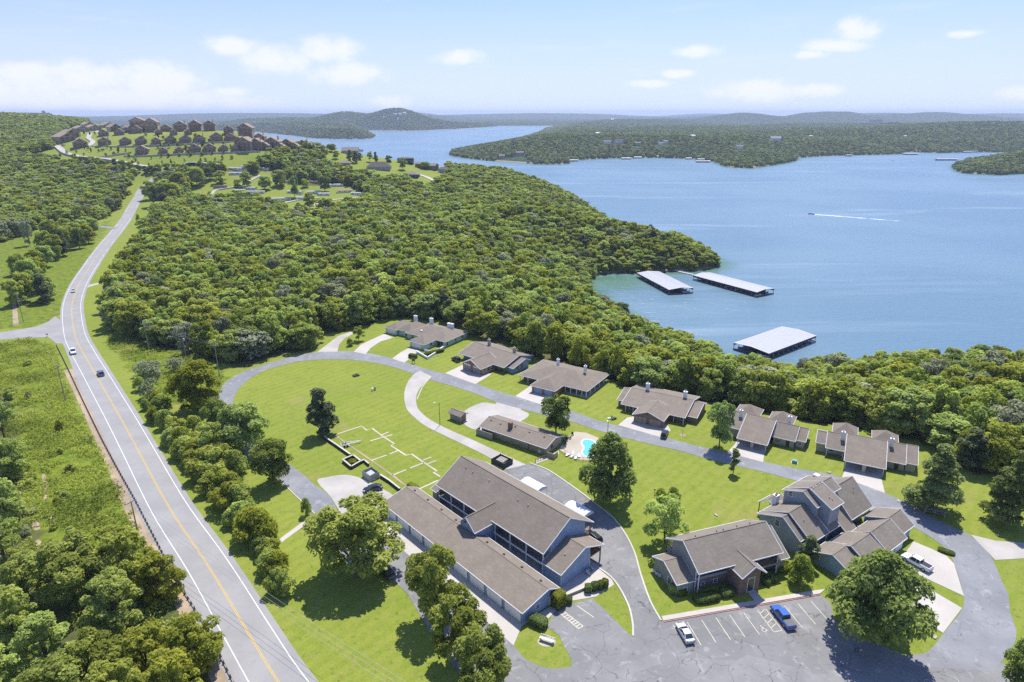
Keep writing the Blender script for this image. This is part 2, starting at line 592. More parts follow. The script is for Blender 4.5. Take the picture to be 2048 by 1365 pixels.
M['dirt'] = asphalt('tan_dirt', (0.34, 0.26, 0.17), 0, 0.3)
M['road'] = asphalt('highway_asphalt', (0.290, 0.282, 0.266), 0, 0.10)
M['drive'] = asphalt('blue_grey_asphalt', (0.232, 0.236, 0.240), 0.35, 0.15)
M['lot'] = asphalt('cracked_asphalt', (0.225, 0.221, 0.211), 0.7, 0.2)
M['line_white'] = plain('white_line_paint', (0.72, 0.72, 0.70), 0.6, var=0.12, scale=2)
M['line_yellow'] = plain('yellow_line_paint', (0.62, 0.42, 0.06), 0.6, var=0.12, scale=2)
M['line_cream'] = plain('worn_cream_paint', (0.58, 0.53, 0.38), 0.65, var=0.2, scale=2)
M['red_paint'] = plain('faded_red_kerb', (0.42, 0.20, 0.15), 0.7, var=0.2)
M['pool_water'] = plain('pool_water', (0.13, 0.52, 0.62), 0.06, var=0.06, spec=0.6)
M['foam'] = plain('white_foam', (0.58, 0.66, 0.72), 0.8, var=0.15, scale=0.5)
M['canopy'] = plain('white_canopy_cloth', (0.74, 0.78, 0.84), 0.6, var=0.05)
M['teal'] = plain('green_metal_box', (0.16, 0.34, 0.28), 0.5, var=0.1)
M['bark'] = plain('tree_bark', (0.13, 0.10, 0.075), 0.9, var=0.3, scale=5, space='object')
M['bark_grey'] = plain('grey_bark', (0.30, 0.28, 0.25), 0.9, var=0.25, scale=5, space='object')

M['leaf_oak'] = leaf_mat('oak_leaves', (0.195, 0.27, 0.038), (0.46, 0.525, 0.1), 0.55)
M['leaf_bright'] = leaf_mat('bright_leaves', (0.255, 0.32, 0.04), (0.5, 0.545, 0.105), 0.54)
M['leaf_dark'] = leaf_mat('dark_leaves', (0.11, 0.175, 0.034), (0.29, 0.37, 0.085), 0.48)
M['leaf_cedar'] = leaf_mat('cedar_leaves', (0.07, 0.104, 0.034), (0.19, 0.23, 0.08), 0.34)
M['leaf_pine'] = leaf_mat('pine_leaves', (0.125, 0.185, 0.05), (0.31, 0.37, 0.105), 0.42)
M['leaf_ash'] = leaf_mat('ash_leaves', (0.205, 0.27, 0.044), (0.42, 0.49, 0.115), 0.5)
M['leaf_grey'] = leaf_mat('grey_leaves', (0.2, 0.225, 0.125), (0.4, 0.425, 0.245), 0.38)
M['weed'] = leaf_mat('weed_leaves', (0.165, 0.225, 0.022), (0.4, 0.455, 0.065), 0.42)
M['hedge'] = leaf_mat('hedge_leaves', (0.075, 0.12, 0.014), (0.22, 0.275, 0.036), 0.3)

M['leaf_far'] = leaf_mat('far_leaves', (0.115, 0.165, 0.048), (0.3, 0.35, 0.105), 0.45)
M['leaf_far_dark'] = leaf_mat('far_dark_leaves', (0.07, 0.115, 0.04), (0.2, 0.255, 0.084), 0.42)
M['leaf_maple'] = leaf_mat('maple_leaves', (0.105, 0.165, 0.024), (0.310, 0.370, 0.062), 0.46)
M['deck'] = asphalt('tan_pool_deck', (0.40, 0.35, 0.27), 0, 0.12)


def paint(name, col):
    if name not in M:
        M[name] = plain(name, col, 0.28, 0.0, var=0.03, spec=0.5, coat=0.6)
    return M[name]


# ------------------------------------------------------------------ mesh building
class MB:
    """collects faces and links them as ONE mesh object"""
    def __init__(s):
        s.v, s.f = [], []

    def add(s, vs, fs):
        o = len(s.v)
        s.v.extend(vs)
        s.f.extend([tuple(i + o for i in q) for q in fs])
        return s

    def box(s, x0, x1, y0, y1, z0, z1):
        return s.add([(x0, y0, z0), (x1, y0, z0), (x1, y1, z0), (x0, y1, z0), (x0, y0, z1), (x1, y0, z1), (x1, y1, z1), (x0, y1, z1)],
                     [(3, 2, 1, 0), (4, 5, 6, 7), (0, 1, 5, 4), (1, 2, 6, 5), (2, 3, 7, 6), (3, 0, 4, 7)])

    def prism(s, pts, z0, z1):
        n = len(pts)
        zz = (lambda z: z if callable(z) else (lambda p: z))
        a, b = zz(z0), zz(z1)
        vs = [(p[0], p[1], a(p)) for p in pts] + [(p[0], p[1], b(p)) for p in pts]
        area = sum(pts[i][0] * pts[(i + 1) % n][1] - pts[(i + 1) % n][0] * pts[i][1] for i in range(n))
        fs = [tuple(range(n - 1, -1, -1)), tuple(range(n, 2 * n))] + [(i, (i + 1) % n, n + (i + 1) % n, n + i) for i in range(n)]
        if area < 0:
            fs = [tuple(reversed(q)) for q in fs]
        return s.add(vs, fs)

    def slab(s, quad, th):
        """a sloping plate: polygon of 3-D points, thickened downwards"""
        n = len(quad)
        vs = [tuple(p) for p in quad] + [(p[0], p[1], p[2] - th) for p in quad]
        fs = [tuple(range(n)), tuple(range(2 * n - 1, n - 1, -1))] + [(i, n + i, n + (i + 1) % n, (i + 1) % n) for i in range(n)]
        return s.add(vs, fs)

    def tube(s, pts, rad, n=6, cap=True):
        pts = [np.array(p, float) for p in pts]
        if isinstance(rad, (int, float)):
            rad = [rad] * len(pts)
        o = len(s.v)
        for i, p in enumerate(pts):
            t = pts[min(i + 1, len(pts) - 1)] - pts[max(i - 1, 0)]
            t = t / (np.linalg.norm(t) + 1e-9)
            a = np.cross(t, (0, 0, 1.0) if abs(t[2]) < 0.9 else (1.0, 0, 0))
            a /= np.linalg.norm(a)
            b = np.cross(t, a)
            for k in range(n):
                w = 2 * pi * (k + 0.5) / n
                s.v.append(tuple(p + rad[i] * (cos(w) * a + sin(w) * b)))
        for i in range(len(pts) - 1):
            for k in range(n):
                s.f.append((o + i * n + k, o + (i + 1) * n + k, o + (i + 1) * n + (k + 1) % n, o + i * n + (k + 1) % n))
        if cap:
            s.f.append(tuple(o + k for k in range(n)))
            s.f.append(tuple(o + (len(pts) - 1) * n + k for k in reversed(range(n))))
        return s

    def bar(s, p, q, w, h):
        """a square bar between two points"""
        p, q = np.array(p, float), np.array(q, float)
        t = (q - p) / (np.linalg.norm(q - p) + 1e-9)
        a = np.cross(t, (0, 0, 1.0) if abs(t[2]) < 0.95 else (1.0, 0, 0))
        a /= np.linalg.norm(a)
        b = np.cross(a, t)
        vs = [tuple(e + sx * a * w / 2 + sy * b * h / 2) for e in (p, q) for sx, sy in ((-1, -1), (1, -1), (1, 1), (-1, 1))]
        return s.add(vs, [(0, 1, 2, 3), (7, 6, 5, 4), (0, 4, 5, 1), (1, 5, 6, 2), (2, 6, 7, 3), (3, 7, 4, 0)])

    def build(s, name, mat, parent=None, smooth_=False):
        me = bpy.data.meshes.new(name)
        me.from_pydata(s.v, [], s.f)
        me.update()
        if smooth_:
            me.polygons.foreach_set('use_smooth', [True] * len(me.polygons))
        me.materials.append(mat)
        o = bpy.data.objects.new(name, me)
        COL.objects.link(o)
        if parent is not None:
            o.parent = parent
        return o


def tag(o, label=None, cat=None, group=None, kind=None):
    for k, v in (('label', label), ('category', cat), ('group', group), ('kind', kind)):
        if v:
            o[k] = v
    return o


def thing(name, label, cat, loc=(0, 0, 0), rz=0.0, group=None):
    o = bpy.data.objects.new(name, None)
    o.empty_display_size = 0.5
    COL.objects.link(o)
    o.location = loc
    o.rotation_euler = (0, 0, rz)
    return tag(o, label, cat, group)


def kids(o):
    return [c for c in bpy.data.objects if c.parent == o]


KID = {}


def dup(o, loc, rz, scale=None, label=None, group=None):
    """copy of a thing, its parts and sub-parts, sharing mesh data"""
    def rec(src, par):
        c = src.copy()
        COL.objects.link(c)
        c.parent = par
        for ch in KID[src.name] if src.name in KID else KID.setdefault(src.name, list(src.children)):
            rec(ch, c)
        return c
    c = rec(o, None)
    c.location, c.rotation_euler = loc, (0, 0, rz)
    if scale is not None:
        c.scale = scale
    if label:
        c['label'] = label
    if group:
        c['group'] = group
    return c


def struct(name, mb, mat, smooth_=False):
    return tag(mb.build(name, mat, None, smooth_), kind='structure')


def sheet(name, pts, z, mat, parent=None, thick=0.0, drape=False):
    """flat area on the level ground from its outline; joined to the ground by a skirt"""
    mb = MB()
    pts = [(p[0], p[1]) for p in pts]
    mb.prism(pts, (z - 0.3) if thick == 0 else z - thick, z)
    return struct(name, mb, mat) if parent is None else mb.build(name, mat, parent)


def ribbon_pts(center, left, right, lift, step_z=True):
    """left/right: offsets (numbers or lists) from a centre line of world points"""
    c = np.array([p[:2] for p in center], float)
    n = len(c)
    L = left if hasattr(left, '__len__') else [left] * n
    R = right if hasattr(right, '__len__') else [right] * n
    vs = []
    t = np.gradient(c, axis=0)
    t /= np.linalg.norm(t, axis=1)[:, None] + 1e-9
    nr = np.stack([-t[:, 1], t[:, 0]], 1)
    a = c + nr * np.array(L)[:, None]
    b = c - nr * np.array(R)[:, None]
    zc = np.maximum(terrain(c[:, 0], c[:, 1]), np.maximum(terrain(a[:, 0], a[:, 1]), terrain(b[:, 0], b[:, 1]))) if step_z else np.zeros(n)
    zc = np.where(np.abs(zc) < 0.02, 0, zc)
    return a, b, zc + lift


def ribbon(name, center, left, right, lift, mat, parent=None, skirt=0.3):
    a, b, z = ribbon_pts(center, left, right, lift)
    mb = MB()
    n = len(a)
    vs, fs = [], []
    for i in range(n):
        vs += [(a[i][0], a[i][1], z[i]), (b[i][0], b[i][1], z[i]), (a[i][0], a[i][1], z[i] - skirt), (b[i][0], b[i][1], z[i] - skirt)]
    for i in range(n - 1):
        o, q = 4 * i, 4 * i + 4
        fs += [(o + 1, q + 1, q, o), (o, q, q + 2, o + 2), (o + 1, o + 3, q + 3, q + 1)]
    mb.add(vs, fs)
    return struct(name, mb, mat) if parent is None else mb.build(name, mat, parent)


# ------------------------------------------------------------------ the land and the lake
def graded(a0, a1, step, lim, g):
    out = list(np.arange(a0, a1 + 1e-6, step))
    s, v = step, out[-1]
    while v < lim:
        s *= g
        v += s
        out.append(v)
    return out


ys = graded(20, 500, 4.0, 20000, 1.0135)
ys = list(reversed([20 - 12 * k for k in range(1, 16)])) + ys
xp = graded(0, 260, 4.0, 12000, 1.022)
xs = [-v for v in reversed(xp[1:])] + xp
GX, GY = np.meshgrid(np.array(xs), np.array(ys))
GZ = terrain(GX, GY)


def pip(x, y, poly):
    ins = np.zeros(x.shape, bool)
    m = len(poly)
    for i in range(m):
        ax, ay = poly[i]
        bx, by = poly[(i + 1) % m]
        if abs(by - ay) < 1e-9:
            continue
        c = (ay > y) != (by > y)
        ins ^= c & (x < (bx - ax) * (y - ay) / (by - ay) + ax)
    return ins


def HP(lst):
    return [hit(x, y)[:2] for x, y in lst]


WOOD_MAIN = HP([(222, 655), (250, 676), (300, 694), (352, 706), (405, 716), (450, 730), (484, 738)]) + PL([(520, 726), (565, 710), (605, 700), (628, 690), (652, 670), (692, 655), (740, 650), (766, 640),
             (800, 634), (880, 640), (940, 662), (962, 682), (1038, 698), (1064, 711), (1085, 718), (1120, 727), (1185, 741), (1215, 760), (1245, 770), (1396, 799), (1420, 798), (1452, 802),
             (1500, 797), (1560, 812), (1620, 835), (1650, 843), (1700, 848), (1780, 866), (1850, 884), (1885, 905), (1925, 930), (1950, 950), (2000, 944), (2060, 965), (2300, 1010)], 0) \
    + [(330, 170), (420, 250), (340, 380), (320, 560), (200, 760), (160, 1000), (-60, 1150)] \
    + HP([(560, 290), (600, 296), (545, 304), (520, 318), (430, 330), (330, 338), (305, 345), (300, 362), (312, 378), (322, 398), (316, 420), (303, 450), (290, 478), (266, 515), (240, 556), (224, 590), (216, 620)])
WOOD_HILL = HP([(60, 322), (150, 332), (228, 340), (262, 352), (252, 376), (240, 404), (226, 424), (200, 438), (180, 446), (150, 452), (100, 446), (60, 462), (20, 482), (-60, 500), (-400, 500)]) + [(-900, 520), (-2600, 900), (-5200, 3500)] \
    + HP([(0, 232), (130, 234), (262, 238), (215, 246), (170, 252), (120, 262), (112, 284), (100, 300), (60, 312)])
WOOD_NEAR = PL([(-300, 700), (-20, 740), (20, 800), (42, 880), (48, 950), (64, 1050), (126, 1085), (200, 1110), (300, 1130), (352, 1180), (380, 1240), (428, 1330), (470, 1420), (470, 1480), (-300, 1480)], 0)
CLEARINGS = [HP(c) for c in [
    [(372, 352), (440, 346), (540, 344), (548, 362), (600, 372), (690, 370), (748, 402), (700, 420), (640, 446), (575, 436), (556, 420), (480, 402), (420, 412), (380, 402)],
    [(640, 297), (700, 296), (740, 306), (830, 316), (892, 336), (896, 358), (866, 380), (850, 386), (815, 366), (760, 362), (720, 354), (650, 332)],
    [(838, 366), (862, 366), (862, 384), (846, 386)]]]
RESORT = HP([(540, 312), (520, 330), (430, 342), (330, 350), (255, 356), (180, 332), (100, 306), (108, 290)]) + [(-830, 1010), (-800, 1110), (-640, 1100), (-560, 1005), (-450, 955), (-400, 918), (-320, 876), (-250, 872), (-240, 855)]
CLEARINGS.append(RESORT)
WOODS = [WOOD_MAIN, WOOD_HILL, WOOD_NEAR]
MEADOW = PL([(-300, 688), (0, 686), (60, 680), (105, 690), (115, 720), (170, 850), (260, 1010), (350, 1180), (460, 1420), (-300, 1420)], 0)
ROUGH = PL([(225, 655), (300, 690), (450, 730), (440, 790), (430, 830), (330, 800), (270, 745), (215, 690)], 0)

fx, fy = GX.ravel(), GY.ravel()
near = (np.abs(fx) < 2500) & (fy < 3200)
forest = np.zeros(fx.shape)
for w in WOODS:
    forest[near] = np.maximum(forest[near], pip(fx[near], fy[near], w))
for c in CLEARINGS:
    forest[near] = np.where(pip(fx[near], fy[near], c), 0, forest[near])
forest[~near] = 1.0
d2 = seg_dist(fx, fy, LAND2)
d3 = seg_dist(fx, fy, LAND3)
forest = np.where((d2 > 0) | (d3 > 0), 1.0, forest)
meadow = np.zeros(fx.shape)
FIELD = HP([(-60, 490), (20, 482), (100, 450), (190, 452), (222, 440), (175, 520), (135, 590), (112, 640), (60, 655), (-60, 664)])
meadow[near] = pip(fx[near], fy[near], MEADOW) | pip(fx[near], fy[near], ROUGH) | pip(fx[near], fy[near], FIELD)

nx, ny = len(xs), len(ys)
tv = np.stack([fx, fy, GZ.ravel()], 1)
idx = np.arange(nx * ny).reshape(ny, nx)
tf = np.stack([idx[:-1, :-1], idx[:-1, 1:], idx[1:, 1:], idx[1:, :-1]], -1).reshape(-1, 4)
me = bpy.data.meshes.new('ground')
me.vertices.add(len(tv))
me.vertices.foreach_set('co', tv.astype('f').ravel())
me.loops.add(tf.size)
me.loops.foreach_set('vertex_index', tf.astype('i').ravel())
me.polygons.add(len(tf))
me.polygons.foreach_set('loop_start', np.arange(0, tf.size, 4, dtype='i'))
me.polygons.foreach_set('loop_total', np.full(len(tf), 4, 'i'))
me.polygons.foreach_set('use_smooth', np.ones(len(tf), bool))
me.update()
for nm, arr in (('forest', forest), ('meadow', meadow)):
    a = me.attributes.new(nm, 'FLOAT', 'POINT')
    a.data.foreach_set('value', arr.astype('f'))

m, nt, b, _ = new_mat('grass_and_forest_floor')
k = NT(nt)
n_big, n_mid, n_fine = k.noise(0.03, 4, 0.6), k.noise(0.22, 5, 0.65), k.noise(2.6, 4, 0.7)
lawn = k.mix(k.ramp(n_big, 0.35, 0.68), (0.222, 0.276, 0.038), (0.285, 0.320, 0.050))
lawn = k.mix(k.ramp(n_mid, 0.45, 0.75, 0, 0.6), lawn, (0.150, 0.212, 0.022))
lawn = k.mix(k.ramp(k.noise(0.10, 4, 0.7, k.map((1, 1, 1), (0, 0, 1))), 0.60, 0.78, 0, 0.5), lawn, (0.33, 0.265, 0.065))
st = k.n.new('ShaderNodeTexWave')
st.inputs['Scale'].default_value = 0.11
st.inputs['Distortion'].default_value = 2.5
st.inputs['Detail'].default_value = 3
k.l.new(k.map((1, 1, 1), (0, 0, 0.75)), st.inputs['Vector'])
lawn = k.mix(k.ramp(st.outputs['Fac'], 0.3, 0.8, 0, 0.32), lawn, (0.155, 0.225, 0.022))
lawn = k.mix(k.ramp(k.noise(0.55, 5, 0.75, k.map((1, 1, 1), (0, 0, 2.2))), 0.44, 0.66, 0, 0.7), lawn, (0.290, 0.280, 0.070))
lawn = k.mix(k.ramp(k.noise(0.75, 4, 0.7, k.map((1, 1, 1), (0, 0, 3.0))), 0.54, 0.70, 0, 0.75), lawn, (0.098, 0.145, 0.026))
lawn = k.mix(k.ramp(k.noise(0.050, 5, 0.75, k.map((1, 1, 1), (0, 0, 4.0))), 0.57, 0.70, 0, 0.8), lawn, (0.330, 0.265, 0.110))
lawn = k.mix(k.ramp(n_fine, 0.3, 0.72, 0.0, 0.45), lawn, (0.125, 0.170, 0.020))
rough_g = k.mix(k.ramp(k.noise(0.35, 5, 0.7), 0.35, 0.65), (0.10, 0.15, 0.015), (0.23, 0.27, 0.03))
rough_g = k.mix(k.ramp(k.noise(0.08, 3, 0.6), 0.55, 0.75, 0, 0.7), rough_g, (0.24, 0.20, 0.06))
rough_g = k.mix(k.ramp(n_fine, 0.35, 0.7, 0, 0.5), rough_g, (0.07, 0.105, 0.012))
floor_c = k.mix(k.ramp(n_mid, 0.35, 0.65), (0.075, 0.090, 0.026), (0.130, 0.135, 0.045))
canopy = k.mix(k.ramp(k.noise(0.045, 5, 0.75), 0.38, 0.62), (0.018, 0.036, 0.016), (0.060, 0.092, 0.030))  # darkened to stand for crowns shading each other on the smooth far hills
canopy = k.mix(k.ramp(k.noise(0.004, 4, 0.6), 0.4, 0.65, 0, 0.5), canopy, (0.045, 0.070, 0.026))
dist = k.n.new('ShaderNodeSeparateXYZ')
k.l.new(k.co, dist.inputs[0])
wooded = k.mix(k.ramp(dist.outputs['Y'], 900, 1700), floor_c, canopy)
sh_ = k.mix(k.ramp(dist.outputs['Z'], -27.4, -25.2), (0.33, 0.27, 0.17), wooded)
fa = k.ramp(k.math('ADD', k.attr('forest'), k.math('MULTIPLY', k.math('SUBTRACT', n_mid, 0.5), 0.9)), 0.35, 0.65)
ma = k.ramp(k.math('ADD', k.attr('meadow'), k.math('MULTIPLY', k.math('SUBTRACT', n_mid, 0.5), 0.9)), 0.35, 0.65)
c = k.mix(ma, lawn, rough_g)
c = k.mix(fa, c, sh_)
nt.links.new(c, b.inputs['Base Color'])
b.inputs['Roughness'].default_value = 0.95
b.inputs['Specular IOR Level'].default_value = 0.1
bf = k.math('ADD', k.math('MULTIPLY', n_fine, 0.12), k.math('MULTIPLY', k.math('MULTIPLY', k.noise(0.045, 5, 0.75), k.ramp(dist.outputs['Y'], 1500, 2200)), 14.0))
k.bump(bf, 1.0, 1.0, b)
me.materials.append(m)
ground = bpy.data.objects.new('ground', me)
COL.objects.link(ground)
tag(ground, kind='structure')

# water: one sheet, greener over the shallows
lx = graded(-200, 900, 6.0, 9000, 1.03)
lx = [-200 - (v + 200) for v in reversed(graded(-200, -194, 6.0, 5000, 1.06)[1:])] + lx
ly = graded(180, 900, 6.0, 9000, 1.03)
LX, LY = np.meshgrid(np.array(lx), np.array(ly))
dsh = np.minimum(np.minimum(-seg_dist(LX.ravel(), LY.ravel(), LAND1), -seg_dist(LX.ravel(), LY.ravel(), LAND2)), -seg_dist(LX.ravel(), LY.ravel(), LAND3))
idx = np.arange(LX.size).reshape(LX.shape)
lf = np.stack([idx[:-1, :-1], idx[:-1, 1:], idx[1:, 1:], idx[1:, :-1]], -1).reshape(-1, 4)
lm = bpy.data.meshes.new('lake')
lm.from_pydata([(a, b_, LAKE_Z) for a, b_ in zip(LX.ravel(), LY.ravel())], [], lf.tolist())
at = lm.attributes.new('shallow', 'FLOAT', 'POINT')
cove = np.exp(-((LX.ravel() - P(1235, 575, LAKE_Z)[0]) ** 2 + (LY.ravel() - P(1235, 562, LAKE_Z)[1]) ** 2) / 30 ** 2)
at.data.foreach_set('value', np.clip(np.maximum(1 - dsh / 22.0, cove * 1.1), 0, 1).astype('f'))
m, nt, b, _ = new_mat('lake_water')
k = NT(nt)
deep = k.mix(k.ramp(k.noise(0.004, 3, 0.5), 0.35, 0.65), (0.116, 0.206, 0.258), (0.148, 0.244, 0.294))
c = k.mix(k.ramp(k.math('ADD', k.attr('shallow'), k.math('MULTIPLY', k.math('SUBTRACT', k.noise(0.05, 3, 0.6), 0.5), 0.3)), 0.1, 1.0), deep, (0.070, 0.165, 0.105))
sl = k.ramp(k.noise(0.0045, 5, 0.65, k.map((0.45, 2.6, 1), (0, 0, 0.25)), 0.6), 0.56, 0.74)
c = k.mix(k.math('MULTIPLY', sl, 0.55), c, (0.36, 0.44, 0.48))  # pale wind lanes: their sheen is painted into the base colour
nt.links.new(c, b.inputs['Base Color'])
b.inputs['IOR'].default_value = 1.33
nt.links.new(k.ramp(k.noise(0.01, 3, 0.6, k.map((0.5, 2.0, 1))), 0.4, 0.65, 0.26, 0.36), b.inputs['Roughness'])
rip = k.math('ADD', k.math('MULTIPLY', k.noise(0.30, 3, 0.6, k.map((0.5, 1.6, 1), (0, 0, 0.3))), 1.4), k.math('MULTIPLY', k.noise(0.07, 3, 0.6, k.map((0.5, 1.6, 1), (0, 0, -0.2))), 1.6))
k.bump(rip, 0.5, 1.0, b)
lm.materials.append(m)
lake = bpy.data.objects.new('lake', lm)
COL.objects.link(lake)
tag(lake, kind='structure')

# ------------------------------------------------------------------ highway, with its lines
hw_px = [(760, 1560), (646, 1480), (557, 1365), (499, 1271), (416, 1132), (338, 1015), (275.5, 900), (243, 840), (211, 784), (187.6, 743), (164, 702), (149.5, 670), (143.6, 629), (146, 600), (159, 567), (181, 532),
         (203, 500), (226, 472), (245, 448), (262, 419), (276, 396), (289, 375)]
hw = [hit(x, y)[:2] if y < 480 else P(x, y)[:2] for x, y in hw_px]
e1 = np.array(hw[-1])
e0 = np.array(hw[-2])
dr = (e1 - e0) / np.linalg.norm(e1 - e0)
hw += [tuple(e1 + dr * 35 + np.array([12, 0])), tuple(e1 + dr * 70 + np.array([42, -4])), tuple(e1 + dr * 85 + np.array([90, -18]))]
hw = smooth(hw, 7)
hw = hw[7:]
hy = np.array([p[1] for p in hw])
lsh = np.interp(hy, [100, 215, 240, 300], [6.3, 6.3, 5.2, 4.6])
ribbon('highway', hw, lsh, [5.0] * len(hw), 0.06, M['road'])
ribbon('gravel_shoulder', hw[:int(np.argmax(hy > 232))], [8.5] * int(np.argmax(hy > 232)), [-5.5] * int(np.argmax(hy > 232)), 0.03, M['dirt'])


def offset_line(name, ctr, off, w, lift, mat, parent=None):
    return ribbon(name, ctr, [off + w / 2] * len(ctr), [-(off - w / 2)] * len(ctr), lift, mat, parent, 0.05)


for nm, off, w, mt in (('edge_line', 3.72, 0.17, 'line_white'), ('edge_line', -3.72, 0.17, 'line_white'), ('centre_line', 0.13, 0.12, 'line_yellow'), ('centre_line', -0.13, 0.12, 'line_yellow')):
    tag(offset_line(nm, hw, off, w, 0.075, M[mt]), kind='structure')


def area(name, px, z, mat, sm=0, closed=True):
    p = [P(x, y)[:2] for x, y in px]
    if sm:
        p = smooth(p, sm, True)
    return sheet(name, p, z, M[mat])


area('side_road', [(-40, 668), (0, 665.6), (73, 654), (97, 643.6), (110, 633), (120, 640), (130, 660), (124, 688), (113, 687.6), (97, 675), (59, 676), (0, 680), (-40, 684)], 0.05, 'road')
ribbon('field_driveway', [P(168, 576)[:2], P(186, 570)[:2], P(204, 566)[:2], P(224, 562)[:2]], 1.8, 1.8, 0.04, M['gravel'])
ribbon('forked_driveway', [hit(x, y)[:2] for x, y in [(228, 458), (214, 456), (200, 454), (186, 453), (168, 452)]], 3.0, 3.0, 0.25, M['drive'])
area('dirt_track', [(24, 600), (32, 600), (38, 650), (26, 652)], 0.03, 'dirt')

# ------------------------------------------------------------------ loop road, lots, lanes and drives of the lodge grounds
inner = [(752, 1112), (700, 1062), (661, 996), (627, 968), (590, 937), (548, 912), (512, 890), (484, 856), (467, 822), (467, 800), (477.6, 778), (496.7, 760.6), (526, 743), (564, 731), (605, 722.6), (649, 719.6), (693, 719.6), (737, 724), (781, 733), (816, 744.5),
         (863, 760.6), (912.8, 775), (956.7, 790), (997, 806), (1079, 828), (1145, 844), (1200, 863), (1297, 888), (1358, 902), (1410, 917), (1454, 928), (1517, 942), (1581, 959), (1640, 975), (1703, 995), (1755, 1022), (1824, 1054), (1860, 1074), (1891, 1098), (1906, 1122), (1926, 1185), (1925, 1218), (1888, 1266), (1856, 1304), (1800, 1330)]
outer = [(700, 1136), (650, 1062), (603, 1002), (567, 966), (520, 932), (482, 906), (452, 866), (438, 830), (436, 800), (442.5, 775), (458.6, 760), (480, 747), (517, 734), (564, 719.6), (605, 709), (640, 704), (675, 703), (710, 703), (745, 708.5), (781, 716.7), (819, 728),
         (868, 743), (912.8, 754.8), (956, 769), (998, 784), (1080, 805), (1145, 823), (1200, 843), (1297, 867), (1365, 885), (1410, 896), (1473, 910.6), (1527, 924), (1590, 937.5), (1630, 944), (1686, 956), (1767, 986), (1812, 1005), (1868, 1036), (1905, 1055), (1941, 1072), (1979, 1109), (2001, 1157), (2017, 1192), (2020, 1226), (2033, 1264), (2023, 1299), (1985, 1345)]
w_in = smooth([P(x, y)[:2] for x, y in inner], 4)
w_out = smooth([P(x, y)[:2] for x, y in outer], 4)


def strip(name, a, b, z, mat, n=150):
    """road between two kerb lines"""
    def resample(c):
        c = np.array(c)
        s = np.concatenate([[0], np.cumsum(np.linalg.norm(np.diff(c, axis=0), axis=1))])
        t = np.linspace(0, s[-1], n)
        return np.stack([np.interp(t, s, c[:, 0]), np.interp(t, s, c[:, 1])], 1)
    a, b = resample(a), resample(b)
    mb = MB()
    vs = []
    for p, q in zip(a, b):
        vs += [(p[0], p[1], z), (q[0], q[1], z), (p[0], p[1], z - 0.3), (q[0], q[1], z - 0.3)]
    fs = []
    for i in range(n - 1):
        o, q = 4 * i, 4 * i + 4
        fs += [(o + 1, q + 1, q, o), (o, q, q + 2, o + 2), (o + 1, o + 3, q + 3, q + 1)]
    mb.add(vs, fs)
    return struct(name, mb, M[mat])


strip('loop_road', w_out, w_in, 0.055, 'drive')
strip('gravel_path', smooth([P(x, y)[:2] for x, y in [(840, 742), (826, 751), (813, 770), (808.5, 790), (811, 812), (819, 826), (845, 849), (883, 869), (927, 890), (975, 914), (1012, 940)]], 5),
      smooth([P(x, y)[:2] for x, y in [(862, 753), (856, 761), (838, 780), (832, 799), (835, 815), (841, 824), (860, 840), (898, 860), (942, 879), (1000, 906), (1052, 930)]], 5), 0.07, 'gravel', 60)
area('gravel_lot', [(964, 806), (990, 808.6), (997, 805), (1040, 815), (1042, 820.5), (1058.5, 830), (1036, 846), (1000, 852), (956, 861), (926, 846), (930, 822)], 0.045, 'gravel', 3)
area('gravel_yard', [(634, 963), (655, 955), (690, 950), (722, 957), (752, 972), (790, 996), (770, 1030), (735, 1075), (700, 1058), (664, 998)], 0.045, 'gravel', 3)
area('house_drive', [(707.6, 704), (731, 709), (741, 697), (760, 684), (787, 676), (769, 668), (745.7, 678.6), (722, 690)], 0.065, 'concrete')
area('house_drive', [(784, 718), (808.7, 726), (833.6, 708), (840, 702), (818, 696), (800, 706)], 0.065, 'concrete')
area('woodland_drive', [(634, 705), (675, 704), (678, 690), (690, 677), (707, 668), (702, 664), (676, 673), (655, 689)], 0.07, 'gravel')
area('house_drive', [(890, 747), (951, 769), (983, 749), (964, 738), (924, 731)], 0.065, 'concrete')
area('house_drive', [(1030.5, 793), (1089, 812), (1111, 795), (1106, 784), (1060, 773)], 0.065, 'concrete')
area('house_drive', [(1236, 851), (1322, 875), (1341.6, 862), (1335, 850), (1266, 834), (1254, 836)], 0.065, 'concrete')
area('house_drive', [(1454, 906), (1526, 925), (1530, 901), (1533, 880), (1478, 868), (1470, 888.7)], 0.065, 'concrete')
area('house_drive', [(1684, 955), (1769.7, 987), (1762.6, 957), (1768, 930), (1690, 912), (1688.7, 943)], 0.065, 'concrete')
area('garage_drive', [(1800, 1120), (1827, 1083.6), (1862, 1098), (1893, 1113), (1908, 1128), (1928, 1193), (1837, 1150.6)], 0.062, 'concrete')
area('garage_drive', [(1849, 1173), (1924, 1217), (1886, 1267), (1840, 1236), (1780, 1190), (1800, 1150)], 0.062, 'concrete')
area('gravel_track', [(1941, 1070), (1979, 1109), (1990, 1121), (2060, 1117), (2200, 1130), (2200, 1090), (2060, 1088), (1990, 1082)], 0.068, 'gravel')

